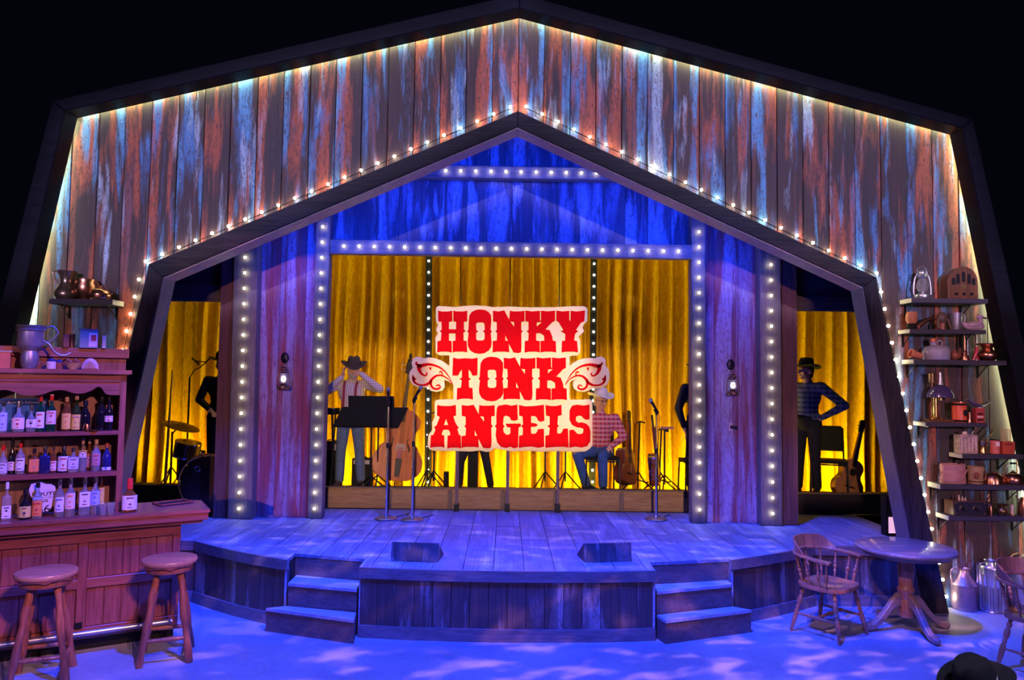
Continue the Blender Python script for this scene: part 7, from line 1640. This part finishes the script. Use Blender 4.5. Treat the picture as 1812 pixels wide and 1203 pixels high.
# hanging lanterns on the side panels
m_lit = EM('lantern_flame', (1.0, .78, .70), 3.0)
m_lform = M('reddish_lantern_metal', (.16, .07, .06), .4, .8, var=.2); m_milk = M('milk_glass', (.9, .8, .8), .3, var=0, trans=.5)
for px, py0, py1, lb_ in ((501, 690, 655, 'lit barn lantern hanging on the lavender boards on the drum side'), (1297, 700, 672, 'lit barn lantern hanging on the lavender boards on the table side')):
    Y = 8.44; b_ = at(px, py0, Y); tp = at(px+(3 if px < 900 else -4), (633 if px < 900 else 645), 8.53); hgt = (at(px, 645 if px < 900 else 658, Y)-b_).z
    t = thing('hanging_lantern', lb_, 'lantern', b_); lantern(t, hgt, m_lform, m_glass, m_lit, .072)
    t2 = thing('iron_hook', ('cast iron leaf hook carrying the drum-side lantern' if px < 900 else 'cast iron leaf hook carrying the table-side lantern'), 'hook', (tp.x, 8.535, tp.z))
    mb = MB(); mb.ball((0, -.008, .0), (.045, .012, .065), 16, 10); mb.build('leaf_plate', m_black, t2, True); P_(t2, 'hook_arm', catmull([(0, -.01, 0), (b_.x-tp.x, -.09, -.05), (b_.x-tp.x, -.10, -.065), (b_.x-tp.x, -.085, -.045)], 4), .006, m_black)
q = at(1296, 755, 8.53); t = thing('wall_switch', 'small pale plate with a black lever below the table-side lantern', 'switch', (q.x, 8.53, q.z)); mb = MB(); mb.bb(-.04, .0, -.008, .008, -.045, .045); mb.build('plate', m_crock, t); mb = MB(); mb.path([(-.03, -.02, 0), (.05, -.03, -.01)], .018, 8); mb.build('lever', m_black, t, True)
# small lit device at the right end of the deck
q = at(1580, 886, 7.9); t = thing('cue_light', 'black box with a small lit pinkish screen beside the arch leg on the deck', 'device', (at(1581, 900, 7.9).x, 7.95, ZD)); mb = MB(); mb.bb(-.07, .09, -.03, .08, 0, .42); mb.build('box', m_blackp, t); mb = MB(); mb.bb(-.045, .035, -.036, -.0305, .03, .20); mb.build('lit_screen', EM('pink_screen', (.9, .55, .62), .8), t)
# audience member
q = at(1742, 1180, 3.7)
J = dict(pelvis=(0, .02, .52), chest=(0, .0, .83), neck=(0, -.01, 1.04), head=(0, -.03, 1.18), sh_l=(-.19, 0, .96), sh_r=(.19, 0, .96), el_l=(-.25, -.10, .70), el_r=(.25, -.10, .70), wr_l=(-.12, -.32, .62), wr_r=(.12, -.32, .62),
         hp_l=(-.09, .0, .50), hp_r=(.09, 0, .50), kn_l=(-.12, -.42, .50), kn_r=(.12, -.42, .50), an_l=(-.12, -.40, .09), an_r=(.12, -.40, .09), toe_l=(-.13, -.56, .035), toe_r=(.13, -.56, .035))
au = person('audience member seen from behind in a black hat with a pale band', (q.x, q.y, -.50), PI, J, (m_blk, m_blk, m_blk, m_skin), hat=m_hatb, hatband=M('pale_ribbon', (.55, .48, .45), .6, var=0), head_R=RZ(-1.25)@RX(-.42), hair=m_dkhair, sc=1.0, curl=.02)
t = thing('audience_seat', 'dark house seat under the audience member in the black hat', 'chair', (q.x, q.y, -.50), PI)
mb = MB(); mb.bb(-.24, .24, -.24, .24, .36, .40); mb.build('cushion', m_blk, t); mb = MB(); mb.bb(-.24, .24, .25, .30, .40, .82); mb.build('backrest', m_blk, t)
for s in (-1, 1): mb = MB(); mb.bb(s*.25-.015, s*.25+.015, -.2, .26, 0, .38); mb.build('side_frame', m_black, t)
